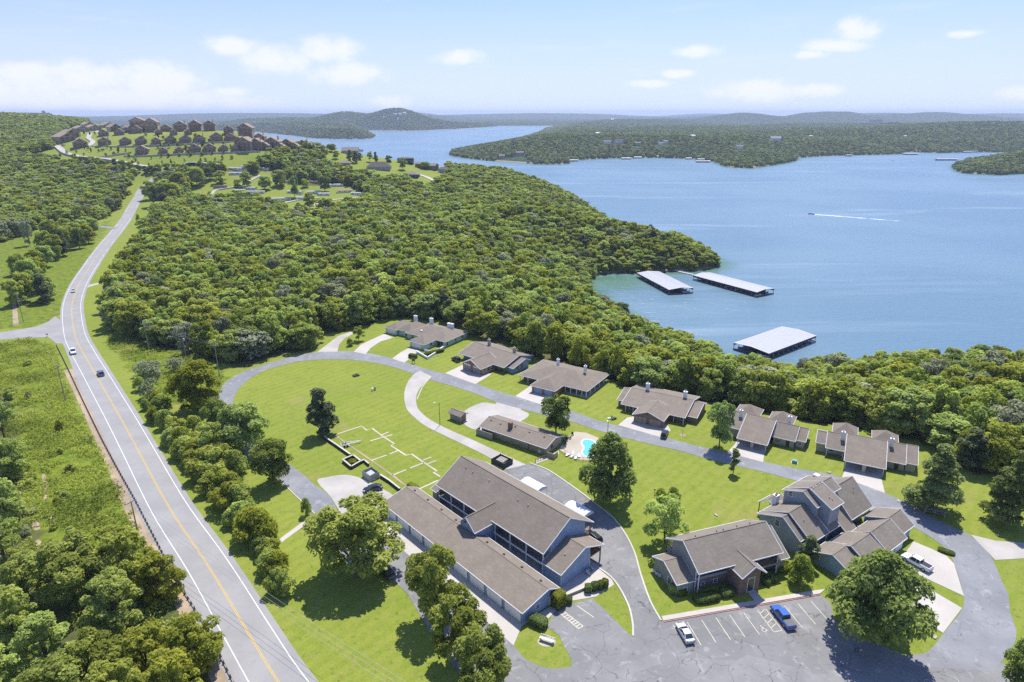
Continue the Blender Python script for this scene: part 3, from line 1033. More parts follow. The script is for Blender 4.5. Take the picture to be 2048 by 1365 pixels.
# the big asphalt lot, the lane past the lodge and the access lane in front of the garages
area('parking_lot', [(1321, 1243), (1640, 1190), (1660, 1205), (1669, 1239), (1716, 1274), (1764, 1292), (1808, 1312), (1858, 1306), (1990, 1320), (2080, 1365), (2160, 1460), (900, 1480), (960, 1365), (1020, 1288), (1052, 1320), (1079, 1333.5), (1106, 1338.5), (1143, 1334),
                     (1143, 1320), (1128, 1293), (1118, 1271), (1094, 1255), (1111, 1217), (1184, 1197.7), (1206, 1217), (1262, 1273), (1266, 1273)], 0.05, 'lot')
area('lodge_lane', [(1005, 944), (1046, 927), (1068, 930), (1104, 946), (1152, 979.5), (1190, 1010), (1223, 1034.5), (1249, 1066.5), (1268, 1105), (1281, 1150), (1299, 1205), (1321, 1243), (1266, 1273), (1264, 1246), (1254, 1207), (1227, 1161), (1194, 1134), (1150, 1075), (1100, 1020), (1040, 975)], 0.047, 'lot')
area('garage_lane', [(700, 1060), (740, 1075), (786, 1080), (905, 1182), (1027, 1292), (1040, 1306), (960, 1400), (880, 1300), (815, 1188), (785, 1160), (742, 1115)], 0.052, 'lot')
area('garage_apron', [(772, 1012), (808, 1042), (1054, 1244), (1043, 1254), (1027, 1292), (905, 1184), (785, 1084), (745, 1050)], 0.075, 'concrete')
area('footpath', [(1034, 1268), (1046, 1246), (1090, 1244), (1122, 1212), (1116, 1206), (1070, 1232), (1047, 1226)], 0.06, 'concrete')
area('patio', [(1112, 1208), (1180, 1196), (1192, 1194), (1228, 1170), (1224, 1160), (1195, 1136), (1180, 1120), (1165, 1128), (1120, 1178)], 0.058, 'concrete')
area('sidewalk', [(1326, 1243), (1640, 1188.5), (1650, 1180), (1630, 1182), (1323, 1234)], 0.16, 'concrete')
area('entry_walk', [(1493, 1182), (1508, 1178), (1531, 1206), (1514, 1209)], 0.1, 'concrete')
area('wash_slab', [(556, 1081), (564, 1085), (631, 1036), (625, 1030)], 0.06, 'concrete')


def kerb(px, w=0.35, h=0.15, mat='curb', name='kerb'):
    c = smooth([P(x, y)[:2] for x, y in px], 5)
    ribbon(name, c, w / 2, w / 2, h, M[mat], None, 0.4)


kerb([(1060, 927), (1085, 936), (1104, 945.4), (1152.7, 979), (1191, 1008), (1223.6, 1034), (1249, 1066), (1268.7, 1105), (1281.6, 1150), (1300, 1202), (1322, 1242)])
kerb([(1176, 1121), (1194, 1134), (1228, 1161), (1255, 1207), (1265, 1246), (1266, 1273)])
kerb([(862, 754), (845, 775), (834, 800)], 0.3, 0.12)
kerb([(566, 967), (603, 1003), (634, 1032)], 0.25, 0.12)
kerb([(1328, 1245), (1480, 1218.5), (1640, 1191)], 0.18, 0.165, 'red_paint', 'painted_kerb')

# parking lines: each line an object of its own
lot_dir = np.array(P(1418, 1290)[:2]) - np.array(P(1389, 1243)[:2])
lot_dir /= np.linalg.norm(lot_dir)
row0, row1 = np.array(P(1346, 1250.5)[:2]), np.array(P(1622, 1203)[:2])
lot = bpy.data.objects['parking_lot']


def line_obj(a, b, w=0.13, mat='line_cream', z=0.056, nm='parking_line'):
    a, b = np.array(a), np.array(b)
    t = (b - a) / np.linalg.norm(b - a)
    n_ = np.array([-t[1], t[0]]) * w / 2
    mb = MB().prism([tuple(a + n_), tuple(b + n_), tuple(b - n_), tuple(a - n_)][::-1], z - 0.03, z)
    return mb.build(nm, M[mat], lot)


for i in range(11):
    p = row0 + (row1 - row0) * i / 10
    line_obj(p, p + lot_dir * 5.6)
ri = (row1 - row0) / 10
for kx in range(4):
    p = row0 + ri * 6 + lot_dir * (0.9 + 1.25 * kx)
    line_obj(p, p + ri * 0.5 - lot_dir * 0.9 + ri * 0.1)
line_obj(row0 + ri * 6.6, row0 + ri * 6.6 + lot_dir * 5.6)
line_obj(row0 + ri * 6 + lot_dir * 5.6, row0 + ri * 6.6 + lot_dir * 5.6)
# wheelchair symbol painted in the bay
wc = row0 + ri * 5.5 + lot_dir * 4.6
ux_, uy_ = ri / np.linalg.norm(ri), -lot_dir
mb = MB()


def sym(pts, w=0.12):
    for q, r in zip(pts[:-1], pts[1:]):
        a = wc + ux_ * q[0] + uy_ * q[1]
        c_ = wc + ux_ * r[0] + uy_ * r[1]
        t = (c_ - a) / np.linalg.norm(c_ - a)
        n_ = np.array([-t[1], t[0]]) * w / 2
        mb.prism([tuple(a - n_), tuple(c_ - n_), tuple(c_ + n_), tuple(a + n_)], 0.03, 0.058)


sym([(0.42 * cos(t), -0.15 + 0.42 * sin(t)) for t in np.linspace(2.2, 5.9, 12)])
sym([(-0.12, 0.75), (-0.08, 0.12), (0.32, 0.12), (0.5, -0.42), (0.68, -0.36)])
sym([(-0.1, 0.45), (0.28, 0.42)])
mb.prism([tuple(wc + ux_ * (-0.13 + 0.13 * cos(t)) + uy_ * (0.92 + 0.13 * sin(t))) for t in np.linspace(0, 2 * pi, 10)[:-1]], 0.03, 0.058)
mb.build('wheelchair_symbol', M['line_cream'], lot)
# small lot beside the garages: ladder hatch and one line
A0, A1, B0, B1 = [np.array(P(*q)[:2]) for q in ((1119, 1227), (1157, 1258), (1127, 1223), (1166, 1253))]
line_obj(A0, A1, 0.16)
line_obj(B0, B1, 0.16)
for t in np.linspace(0, 1, 9):
    line_obj(A0 + (A1 - A0) * t, B0 + (B1 - B0) * t, 0.2, z=0.0575)
line_obj(P(1154, 1212)[:2], P(1188, 1236)[:2], 0.16)

# lines of an old foundation in the lawn
FT = [[(671, 871.6), (708.8, 898), (743, 921.6), (785, 951), (812, 973)], [(671, 870), (722.8, 852.8), (733.8, 861.4), (744.7, 857.5), (765, 873), (788.4, 888), (782, 892), (796, 901), (812, 911.4), (823.6, 909), (846, 924.7), (874, 942.7), (867, 945.8), (880.6, 954)],
      [(740.8, 882.5), (785, 870)], [(763, 870.5), (778, 864.6)], [(743, 921.6), (773, 911)], [(779, 909), (796, 902)], [(785, 951), (812.5, 940)], [(820, 937), (848, 926)], [(846, 921), (863, 915)], [(854, 929), (872, 922)], [(838, 979), (876, 961.5)]]
for i, f in enumerate(FT):
    ribbon('old_footing', [P(x, y)[:2] for x, y in f], 0.27, 0.27, 0.05 + 0.004 * (i % 6), M['dirt' if i == 0 else 'footing'], None, 0.12)

for pts in ([(84, 950), (91, 952), (95, 975), (93, 1000), (88, 1002), (86, 975)], [(64, 1044), (78, 1046), (80, 1058), (66, 1060)], [(72, 1082), (84, 1085), (90, 1110), (88, 1148), (78, 1150), (76, 1115)], [(100, 1030), (108, 1034), (110, 1046), (103, 1044)]):
    area('bare_patch', pts, 0.03, 'dirt', 3)


# ------------------------------------------------------------------ buildings
class Bld:
    def __init__(s, name, label, cat, org, ang, group=None, z=0.0):
        s.r = thing(name, label, cat, (org[0], org[1], z), radians(ang), group)

    def gable(s, a0, a1, b0, b1, br, z0, zr, z1=None, axis='x', roof='roof', wall='blue_siding', zb=-0.3, oh=0.45, ins=None, fascia='trim', th=0.16, name='roof'):
        z1 = z0 if z1 is None else z1
        X = (lambda a, b, z: (a, b, z)) if axis == 'x' else (lambda a, b, z: (b, a, z))
        rv = (lambda q: q) if axis == 'x' else (lambda q: q[::-1])
        mb = MB()
        mb.slab(rv([X(a0, b0, z0), X(a1, b0, z0), X(a1, br, zr), X(a0, br, zr)]), th)
        mb.slab(rv([X(a0, br, zr), X(a1, br, zr), X(a1, b1, z1), X(a0, b1, z1)]), th)
        rp = mb.build(name, M[roof], s.r)
        if fascia:
            fb = MB()
            e = 0.05
            for p, q in (((a0, b0 - e, z0), (a1, b0 - e, z0)), ((a0, b1 + e, z1), (a1, b1 + e, z1)), ((a0 - e, b0, z0), (a0 - e, br, zr)), ((a0 - e, br, zr), (a0 - e, b1, z1)),
                         ((a1 + e, b0, z0), (a1 + e, br, zr)), ((a1 + e, br, zr), (a1 + e, b1, z1))):
                p, q = X(*p), X(*q)
                fb.bar((p[0], p[1], p[2] - 0.1), (q[0], q[1], q[2] - 0.1), 0.09, 0.2)
            fb.build('fascia', M[fascia], rp)
        # low cap along the ridge
        MB().bar(X(a0 + 0.02, br, zr + 0.01), X(a1 - 0.02, br, zr + 0.01), 0.28, 0.05).build('ridge_cap', M[roof], rp)
        if wall:
            i0, i1, j0, j1 = ins or (oh, oh, oh, oh)
            c0, c1, d0, d1 = b0 + i0, b1 - i1, a0 + j0, a1 - j1
            zf = lambda b: (z0 + (zr - z0) * (b - b0) / (br - b0) if b <= br else zr + (z1 - zr) * (b - br) / (b1 - br)) - th - 0.03
            sec = [(c0, zb), (c1, zb), (c1, zf(c1)), (br, zf(br)), (c0, zf(c0))]
            vs = [X(d0, b, z) for b, z in sec] + [X(d1, b, z) for b, z in sec]
            fs = [(0, 1, 2, 3, 4)[::-1], (5, 6, 7, 8, 9)] + [(i, (i + 1) % 5, 5 + (i + 1) % 5, 5 + i) for i in range(5)]
            if axis == 'x':
                fs = [tuple(reversed(f)) for f in fs]
            MB().add(vs, [tuple(reversed(f)) for f in fs]).build('wall', M[wall], s.r)
        return rp

    def hip(s, x0, x1, y0, y1, ze, zr, roof='roof', wall=None, zb=-0.3, oh=0.5, ry=None, r0=None, r1=None, fascia='trim'):
        """hipped roof: ridge along the longer side"""
        if x1 - x0 >= y1 - y0:
            k = (y1 - y0) / 2
            ym = (y0 + y1) / 2 if ry is None else ry
            A, B = (x0 + (k if r0 is None else r0), ym, zr), (x1 - (k if r1 is None else r1), ym, zr)
            quads = [[(x0, y0, ze), (x1, y0, ze), B, A], [(x1, y1, ze), (x0, y1, ze), A, B], [(x0, y1, ze), (x0, y0, ze), A], [(x1, y0, ze), (x1, y1, ze), B]]
        else:
            k = (x1 - x0) / 2
            xm = (x0 + x1) / 2
            A, B = (xm, y0 + (k if r0 is None else r0), zr), (xm, y1 - (k if r1 is None else r1), zr)
            quads = [[(x0, y0, ze), (x1, y0, ze), A], [(x1, y0, ze), (x1, y1, ze), B, A], [(x1, y1, ze), (x0, y1, ze), B], [(x0, y1, ze), (x0, y0, ze), A, B]]
        mb = MB()
        for q in quads:
            mb.slab(q, 0.15)
        rp = mb.build('roof', M[roof], s.r)
        if fascia:
            fb = MB()
            e = 0.05
            c = [(x0 - e, y0 - e), (x1 + e, y0 - e), (x1 + e, y1 + e), (x0 - e, y1 + e)]
            for i in range(4):
                p, q = c[i], c[(i + 1) % 4]
                fb.bar(p + (ze - 0.1,), q + (ze - 0.1,), 0.08, 0.17)
            fb.build('fascia', M[fascia], rp)
        if wall:
            MB().box(x0 + oh, x1 - oh, y0 + oh, y1 - oh, zb, ze - 0.17).build('wall', M[wall], s.r)
        return rp

    def box(s, name, x0, x1, y0, y1, z0, z1, mat, parent=None):
        return MB().box(x0, x1, y0, y1, z0, z1).build(name, M[mat], parent or s.r)

    def window(s, x, y, z, w, h, face='-y', frame='white', name='window'):
        d = {'-y': (0, -1), '+y': (0, 1), '-x': (-1, 0), '+x': (1, 0)}[face]
        t = (1, 0) if d[0] == 0 else (0, 1)
        fb = MB()

        def bx(mb, u0, u1, v0, v1, o0, o1):
            xs_ = sorted((x + t[0] * u0 + d[0] * o0, x + t[0] * u1 + d[0] * o1))
            ys_ = sorted((y + t[1] * u0 + d[1] * o0, y + t[1] * u1 + d[1] * o1))
            mb.box(xs_[0], xs_[1], ys_[0], ys_[1], z + v0, z + v1)
        f = 0.1
        bx(fb, -w / 2, w / 2, 0, f, -0.02, 0.07)
        bx(fb, -w / 2, w / 2, h - f, h, -0.02, 0.07)
        bx(fb, -w / 2, -w / 2 + f, f, h - f, -0.02, 0.07)
        bx(fb, w / 2 - f, w / 2, f, h - f, -0.02, 0.07)
        if name == 'window':
            bx(fb, -w / 2 + f, w / 2 - f, h / 2 - 0.03, h / 2 + 0.03, -0.02, 0.06)
        o = fb.build(name, M[frame], s.r)
        pb = MB()
        bx(pb, -w / 2 + 0.05, w / 2 - 0.05, 0.05, h - 0.05, -0.02, 0.03)
        pb.build('pane', M['glass'], o)
        return o

    def garage_door(s, x, y, w, h, face='-y', mat='white', frame='trim'):
        d = -1 if face == '-y' else 1
        if face in ('-y', '+y'):
            o = MB()
            for i in range(4):
                yy = sorted((y - d * 0.02, y + d * 0.05))
                o.box(x - w / 2, x + w / 2, yy[0], yy[1], 0.02 + h * i / 4, h * (i + 1) / 4 - 0.02)
            return o.build('garage_door', M[mat], s.r)
        d = -1 if face == '-x' else 1
        o = MB()
        for i in range(4):
            xx = sorted((x - d * 0.02, x + d * 0.05))
            o.box(xx[0], xx[1], y - w / 2, y + w / 2, 0.02 + h * i / 4, h * (i + 1) / 4 - 0.02)
        return o.build('garage_door', M[mat], s.r)

    def door(s, x, y, z, w=0.95, h=2.05, face='-y', mat='white'):
        d = {'-y': (0, -1), '+y': (0, 1), '-x': (-1, 0), '+x': (1, 0)}[face]
        if d[0] == 0:
            yy = sorted((y - d[1] * 0.02, y + d[1] * 0.06))
            o = MB().box(x - w / 2, x + w / 2, yy[0], yy[1], z, z + h).build('door', M[mat], s.r)
            MB().box(x + w / 2 - 0.16, x + w / 2 - 0.08, min(yy) - 0.05, max(yy) + 0.05, z + 0.95, z + 1.03).build('handle', M['metal_grey'], o)
        else:
            xx = sorted((x - d[0] * 0.02, x + d[0] * 0.06))
            o = MB().box(xx[0], xx[1], y - w / 2, y + w / 2, z, z + h).build('door', M[mat], s.r)
            MB().box(min(xx) - 0.05, max(xx) + 0.05, y + w / 2 - 0.16, y + w / 2 - 0.08, z + 0.95, z + 1.03).build('handle', M['metal_grey'], o)
        return o

    def posts(s, lst, z0, z1, w=0.14, mat='trim', name='post'):
        for x, y in lst:
            MB().box(x - w / 2, x + w / 2, y - w / 2, y + w / 2, z0, z1).build(name, M[mat], s.r)

    def railing(s, p, q, z, h=1.0, mat='dark', gap=0.45, name='railing'):
        mb = MB()
        p, q = np.array(p, float), np.array(q, float)
        mb.bar((p[0], p[1], z + h), (q[0], q[1], z + h), 0.07, 0.07)
        mb.bar((p[0], p[1], z + 0.12), (q[0], q[1], z + 0.12), 0.05, 0.05)
        n = max(2, int(np.linalg.norm(q - p) / gap))
        for i in range(n + 1):
            c = p + (q - p) * i / n
            mb.box(c[0] - 0.025, c[0] + 0.025, c[1] - 0.025, c[1] + 0.025, z + 0.1, z + h)
        return mb.build(name, M[mat], s.r)

    def chimney(s, x, y, z0, z1, w=0.9, d=0.7, mat='white', flue=True):
        o = MB().box(x - w / 2, x + w / 2, y - d / 2, y + d / 2, z0, z1).box(x - w / 2 - 0.07, x + w / 2 + 0.07, y - d / 2 - 0.07, y + d / 2 + 0.07, z1, z1 + 0.1).build('chimney', M[mat], s.r)
        if flue:
            MB().tube([(x, y, z1 + 0.1), (x, y, z1 + 0.5)], 0.16, 8).tube([(x, y, z1 + 0.5), (x, y, z1 + 0.56)], 0.24, 8).build('flue', M['metal_grey'], o)
        return o

    def vents(s, lst, mat='metal_grey', r=0.11, h=0.4):
        for x, y, z in lst:
            MB().tube([(x, y, z - 0.1), (x, y, z + h)], r, 7).build('roof_vent', M[mat], s.r)

    def boxvents(s, lst):
        for x, y, z in lst:
            MB().box(x - 0.2, x + 0.2, y - 0.2, y + 0.2, z - 0.1, z + 0.18).build('roof_vent', M['dark'], s.r)


# the long two-storey lodge
L = Bld('lodge', 'long two-storey blue-grey lodge with outside walkways under a broad brown roof', 'lodge building', (-18.3, 135.9), -46.5)
L.gable(0, 35.8, 0, 15.9, 8.0, 5.8, 10.6, ins=(2.6, 2.5, 0.4, 0.4))
L.gable(-5.2, 3.4, 14.7, 20.5, 17.6, 5.3, 7.9, axis='y', ins=(0.45, 0.45, 0.45, 0.9))
L.gable(35.45, 40.8, -0.1, 13.4, 7.2, 3.6, 6.4, 3.9, ins=(0.5, 4.0, 0.1, 0.45))
L.gable(-2.0, 0.25, -0.2, 12.0, 7.0, 3.9, 6.6, ins=(0.4, 2.0, 0.3, 0.1), wall='olive_siding')
L.box('walkway_floor', 0.45, 35.4, 0.45, 2.62, 2.72, 2.9, 'wood_grey')
L.box('floor_beam', 0.4, 14.9, 0.32, 0.44, 2.6, 2.98, 'trim')
L.box('floor_beam', 20.3, 35.4, 0.32, 0.44, 2.6, 2.98, 'trim')
L.posts([(0.5, 0.5), (5.2, 0.5), (10, 0.5), (20.7, 0.5), (25.5, 0.5), (30.4, 0.5), (35.3, 0.5)], 0, 5.65, 0.2)
for x0, x1 in ((0.6, 14.9), (20.8, 35.2)):
    L.railing((x0, 0.55), (x1, 0.55), 2.9, 1.0, 'black')
for z in (0.05, 2.92):
    for i, x in enumerate((2.2, 6.5, 10.8, 22.6, 26.9, 31.2)):
        L.door(x, 2.6, z, mat='white' if i % 2 else 'trim')
        L.window(x + 2.0, 2.6, z + 0.75, 1.5, 1.25)
L.box('ground_slab', 0.4, 35.4, 0.3, 2.6, -0.1, 0.05, 'concrete')
L.box('rear_deck', 0.45, 35.4, 13.4, 15.6, 2.72, 2.9, 'wood')
L.posts([(0.6, 15.4), (7.5, 15.4), (14.5, 15.4), (21.5, 15.4), (28.5, 15.4), (35.2, 15.4)], 0, 5.65, 0.2, 'wood')
L.railing((0.6, 15.5), (35.2, 15.5), 2.9, 1.0, 'wood')
L.railing((35.35, 13.5), (35.35, 15.5), 2.9, 1.0, 'wood')
L.box('rear_deck', 36.0, 40.4, 9.4, 13.0, 2.55, 2.75, 'wood')
L.posts([(36.0, 12.8), (40.3, 12.8)], 0, 3.7, 0.22, 'wood')
L.railing((40.35, 9.5), (40.35, 12.8), 2.75, 1.0, 'wood')
L.railing((36, 12.85), (40.3, 12.85), 2.75, 1.0, 'wood')
L.vents([(4.0, 6.2, 9.5), (6.6, 6.1, 9.45), (12.3, 6.3, 9.6), (22.3, 5.9, 9.3), (25.4, 6.0, 9.4), (38.4, 3.7, 5.0)])
for x in (16.9, 18.3):
    MB().box(x - 0.12, x + 0.12, -4.95, -4.74, 6.0, 6.35).build('wall_lamp', M['black'], L.r)
L.posts([(40.32, 0.45), (40.32, 9.35), (15.2, -4.7), (20.02, -4.7)], 0, 3.45, 0.1, 'trim', 'corner_trim')

# the row of garages
G = Bld('garage_block', 'long low garage row with nine white doors beside the lodge', 'garage', (-30.8, 132.7), -47.8)
G.gable(0, 48.7, 0, 10.0, 6.9, 2.85, 4.45, 2.95, ins=(0.35, 0.5, 0.45, 0.45))
for i in range(9):
    xc = 3.1 + 5.32 * i
    G.garage_door(xc, 0.35, 4.5, 2.4)
    G.box('door_trim', xc - 2.42, xc - 2.29, 0.24, 0.36, 0.0, 2.55, 'teal')
    G.box('door_trim', xc + 2.29, xc + 2.42, 0.24, 0.36, 0.0, 2.55, 'teal')
G.boxvents([(2.6 + 5.4 * i, 7.6, 4.2) for i in range(9)])
G.door(48.25, 7.9, 0.02, 1.0, 2.1, '+x')
G.box('porch_wall', 48.3, 48.9, 9.2, 9.4, -0.1, 2.5, 'trim')
G.window(48.25, 4.4, 1.0, 1.1, 1.1, '+x')

# office with brick entry gable
O = Bld('office_building', 'grey two-storey house with gabled brick entry facing the striped car park', 'house', (36.3, 104.2), 19.1)
O.gable(0, 20.1, 0, 12.0, 6.0, 5.5, 9.1, wall='olive_siding', roof='roof2', ins=(2.2, 2.0, 0.4, 0.4))
O.gable(19.6, 21.9, -0.1, 11.4, 6.2, 3.9, 7.5, roof='roof2', wall='olive_siding', ins=(0.8, 1.2, 0.1, 0.4))
O.gable(-3.9, 0.3, 1.2, 10.5, 6.3, 3.0, 5.0, roof='roof2', wall='olive_siding', ins=(0.35, 0.5, 0.4, 0.1))
O.gable(-3.3, 3.2, 7.7, 13.4, 10.55, 4.9, 6.95, axis='y', roof='roof2', wall='brick', ins=(0.45, 0.45, 1.1, 0.9))
O.box('brick_wall', 0.5, 8.1, 1.75, 2.25, -0.2, 2.5, 'brick')
O.box('floor_beam', 0.5, 8.1, 1.6, 1.74, 2.5, 3.1, 'grey_siding')
O.box('balcony_floor', 13.0, 19.5, 0.5, 2.2, 2.6, 2.85, 'wood_grey')
O.box('floor_beam', 13.0, 19.5, 0.36, 0.49, 2.45, 2.95, 'wood_grey')
O.posts([(19.4, 0.5), (13.4, 0.6)], 0, 5.3, 0.18, 'trim')
O.posts([(0.6, 0.6), (0.6, 1.6)], 0, 5.3, 0.16, 'trim')
O.railing((13.2, 0.6), (19.4, 0.6), 2.85, 1.0, 'wood')
O.railing((19.45, 0.6), (19.45, 2.2), 2.85, 1.0, 'wood')
for x in (2.6, 5.5):
    O.window(x, 1.75, 0.6, 1.0, 1.1)
for x in (14.6, 17.3):
    O.window(x, 2.2, 0.6, 1.2, 1.2)
    O.door(x + 1.4, 2.2, 2.9)
O.window(10.9, -2.2, 0.15, 1.7, 3.4, '-y', 'trim', 'glazed_door')
O.window(-3.5, 4.3, 0.7, 1.3, 1.6, '-x')
O.window(-1.6, 1.55, 0.7, 0.9, 1.0)
O.box('rear_balcony', 0.3, 19.6, 10.0, 11.9, 2.7, 2.9, 'wood')
O.posts([(0.35, 11.8), (6.5, 11.8), (13, 11.8), (19.5, 11.8)], 0, 5.4, 0.2, 'wood')
O.railing((0.3, 10.0), (0.3, 11.8), 2.9, 1.0, 'white')
O.railing((0.35, 11.85), (19.5, 11.85), 2.9, 1.0, 'white')
O.vents([(3.2, 6.5, 8.9), (8.3, 6.5, 8.9), (9.9, 6.5, 8.9), (13.2, 6.5, 8.9), (16.5, 6.5, 8.9)], 'brick_red', 0.12, 0.35)

# the tall stepped house
Hs = Bld('stepped_house', 'tall grey house of stepped gables and a brick-topped chimney behind the office', 'house', (66.7, 118.3), 35.6)
Hs.gable(-5.3, -3.2, 1.6, 12.4, 6.3, 3.9, 7.5, 5.0, roof='roof2', wall='grey_siding')
Hs.gable(-3.5, 3.2, 0.0, 12.4, 6.1, 3.7, 8.05, 5.0, roof='roof2', wall='grey_siding', ins=(1.2, 0.45, 0.3, 0.1))
Hs.gable(3.2, 8.7, 0.0, 11.0, 5.6, 3.7, 7.75, 6.0, roof='roof2', wall='grey_siding', ins=(1.5, 0.4, 0.1, 0.1))
Hs.gable(7.4, 11.2, -2.6, 9.0, 5.4, 2.1, 7.8, 6.5, roof='roof2', wall='grey_siding', ins=(3.0, 0.4, 0.3, 0.1))
Hs.gable(2.2, 3.9, 3.0, 11.6, 6.6, 8.6, 10.9, 8.8, roof='roof2', wall='grey_siding', zb=4.5, ins=(0.4, 0.4, 0.4, 0.1))
Hs.gable(3.7, 8.5, 0.5, 11.6, 6.2, 8.9, 11.5, 8.8, roof='roof2', wall='grey_siding', zb=4.5, ins=(0.55, 0.4, 0.3, 0.3))
Hs.gable(8.3, 12.6, 3.6, 11.6, 6.2, 9.5, 11.2, 8.8, roof='roof2', wall='grey_siding', zb=4.5, ins=(0.3, 0.4, 0.3, 0.3))
Hs.gable(11.2, 20.3, -0.7, 10.6, 5.0, 4.0, 9.2, 5.6, roof='roof2', wall='grey_siding', ins=(1.6, 0.5, 0.2, 0.45))
Hs.gable(1.6, 6.6, 11.5, 16.6, 14.4, 3.8, 5.0, 3.2, roof='roof2', wall=None)
Hs.posts([(1.8, 16.3), (6.4, 16.3)], 0, 3.1, 0.16, 'wood')
ch = Hs.chimney(1.4, 12.3, 3.5, 7.3, 1.3, 1.0, 'trim', False)
MB().box(0.9, 1.25, 12.0, 12.35, 7.4, 7.75).box(1.5, 1.9, 12.2, 12.6, 7.4, 7.7).build('chimney_pot', M['brick_red'], ch)
Hs.window(-4.85, 7.6, 4.2, 1.2, 1.6, '-x')
Hs.window(2.6, 9.6, 8.0, 1.1, 1.3, '-x')
Hs.window(15.5, 0.9, 0.8, 1.4, 1.4)
Hs.window(1.0, 1.2, 0.8, 1.2, 1.3)
Hs.door(5.6, 1.5, 0.02)
Hs.posts([(2.9, 0.4), (10.9, -2.3), (7.6, -2.3), (19.9, -0.3), (12.0, -0.3)], 0, 3.4, 0.14, 'trim')
Hs.vents([(4.6, 5.8, 11.35), (5.5, 5.8, 11.35), (7.0, 5.8, 11.35), (8.0, 5.8, 11.35)], 'white', 0.12, 0.22)
Hs.vents([(5.9, 2.6, 9.9), (6.2, 2.0, 9.6), (17.5, 3.0, 7.9), (-1.4, 3.6, 6.3), (1.4, 4.6, 7.0)], 'metal_grey', 0.09, 0.35)
Hs.box('skylight_box', 12.2, 13.4, 9.0, 10.2, 9.3, 10.0, 'white')

# double garages below it
K = Bld('garage_cluster', 'blue-grey garages in three stepped gables beside the white pickup', 'garage', (80.3, 115.3), 35.7)
K.gable(-14.0, -8.2, 1.4, 9.7, 5.3, 2.6, 4.5, roof='roof2', wall='blue_siding')
K.gable(-8.8, -1.3, 0.1, 9.3, 4.3, 2.6, 5.0, roof='roof2', wall='blue_siding')
K.gable(-1.2, 7.25, 0.0, 8.3, 4.2, 2.65, 5.35, roof='roof2', wall='blue_siding')
K.gable(7.0, 12.9, 1.1, 9.9, 4.6, 2.9, 5.3, 2.9, roof='roof2', wall='blue_siding')
for x in (1.0, 4.9):
    K.garage_door(x, 0.45, 3.2, 2.2)
K.garage_door(-5.4, 0.55, 3.6, 2.2)
K.door(9.6, 1.55, 0.02)
K.posts([(-13.5, 1.9), (-13.5, 9.2)], 0, 2.5, 0.1, 'trim', 'corner_trim')

# the row of houses along the wood
A = Bld('green_house', 'pale green hip-roofed house with three white chimneys at the bend', 'house', (-42.3, 249.7), -33.5)
A.hip(-8.2, 13.6, 7.2, 23.0, 2.6, 5.2, wall='green_siding', oh=0.55, zb=-3.0)
A.hip(0, 8.8, 0, 15.0, 2.6, 4.75, wall='green_siding', oh=0.5)
A.hip(-20.8, -13.4, 7.6, 19.6, 2.6, 4.4, wall='green_siding', oh=0.5)
A.hip(-14.2, -6.2, 8.6, 20.5, 2.6, 4.9, wall='green_siding', oh=0.5)
A.garage_door(4.0, 0.5, 4.8, 2.1)
A.garage_door(-17.1, 8.1, 4.8, 2.1)
for x, y in ((-11.6, 18), (-3.5, 19), (7.0, 19)):
    A.chimney(x, y, 2, 6.6 if x < 5 else 6.1, 1.5 if x < 5 else 3.0, 1.0)
A.window(8.3, 4.5, 0.9, 0.9, 1.2, '+x', 'dark')
A.window(11.2, 7.75, 0.5, 1.0, 1.7, '-y', 'dark')
A.door(9.7, 7.75, 0.05, 1.6, 2.1, '-y', 'dark')
A.window(13.05, 9.0, 0.6, 1.0, 1.3, '+x', 'dark')
A.window(13.05, 14.6, 1.0, 0.7, 0.7, '+x', 'dark')
A.window(13.05, 19.0, 1.0, 0.9, 0.8, '+x', 'dark')
A.window(-4.5, 7.75, 0.5, 1.6, 1.6, '-y', 'white')
A.window(-9.0, 9.1, 0.5, 1.6, 1.6, '-y', 'dark')
A.box('skylight_box', -2.2, -1.2, 9.9, 10.8, 3.55, 4.0, 'white')
A.box('entry_wall', 13.0, 13.2, -0.4, 7.7, -0.3, 0.9, 'white')
A.box('entry_wall', 9.0, 13.0, -0.6, -0.4, -0.3, 0.9, 'white')

Bh = Bld('timbered_house', 'brown-roofed house with half-timbered double garage gable and blue end wall', 'house', (-20.7, 235.4), -40.8)
Bh.gable(0, 23.5, 0, 17.0, 8.7, 2.6, 5.0, wall='blue_siding', ins=(2.2, 0.5, 0.5, 0.5))
Bh.gable(-6.9, 3.6, 8.3, 18.4, 13.4, 2.7, 5.1, axis='y', wall='brick_red', ins=(0.4, 0.4, 0.6, 0.8))
Bh.gable(21.8, 26.0, 2.2, 12.0, 9.4, 2.2, 4.1, 2.8, wall='blue_siding', zb=-2.0)
for x in (11.0, 15.7):
    Bh.garage_door(x, -6.3, 3.4, 2.1, mat='olive_siding')
for x in (11.0, 15.7):
    Bh.box('plaster_panel', x - 1.7, x + 1.7, -6.37, -6.29, 2.25, 2.95, 'white')
tb = MB()
for x in (9.8, 11.0, 12.2, 14.5, 15.7, 16.9):
    tb.bar((x, -6.4, 2.25), (x + (0.5 if x < 13 else -0.5), -6.4, 2.95), 0.12, 0.06)
tb.build('timber_strips', M['wood'], Bh.r)
for i in range(3):
    Bh.window(18.0, -4.6 + 2.2 * i, 0.6, 1.7, 1.6, '+x', 'white')
Bh.window(19.6, 2.2, 0.6, 1.6, 1.5, '-y', 'white')
Bh.window(21.2, 2.2, 0.6, 1.2, 1.5, '-y', 'white')
for y in (5.2, 7.6):
    Bh.window(25.55, y, 0.9, 1.0, 1.4, '+x', 'dark')
Bh.chimney(7.2, 9.8, 3, 7.2, 1.0, 0.8, 'stone')
Bh.chimney(19.7, 10.2, 3, 6.6, 1.0, 0.8, 'stone')

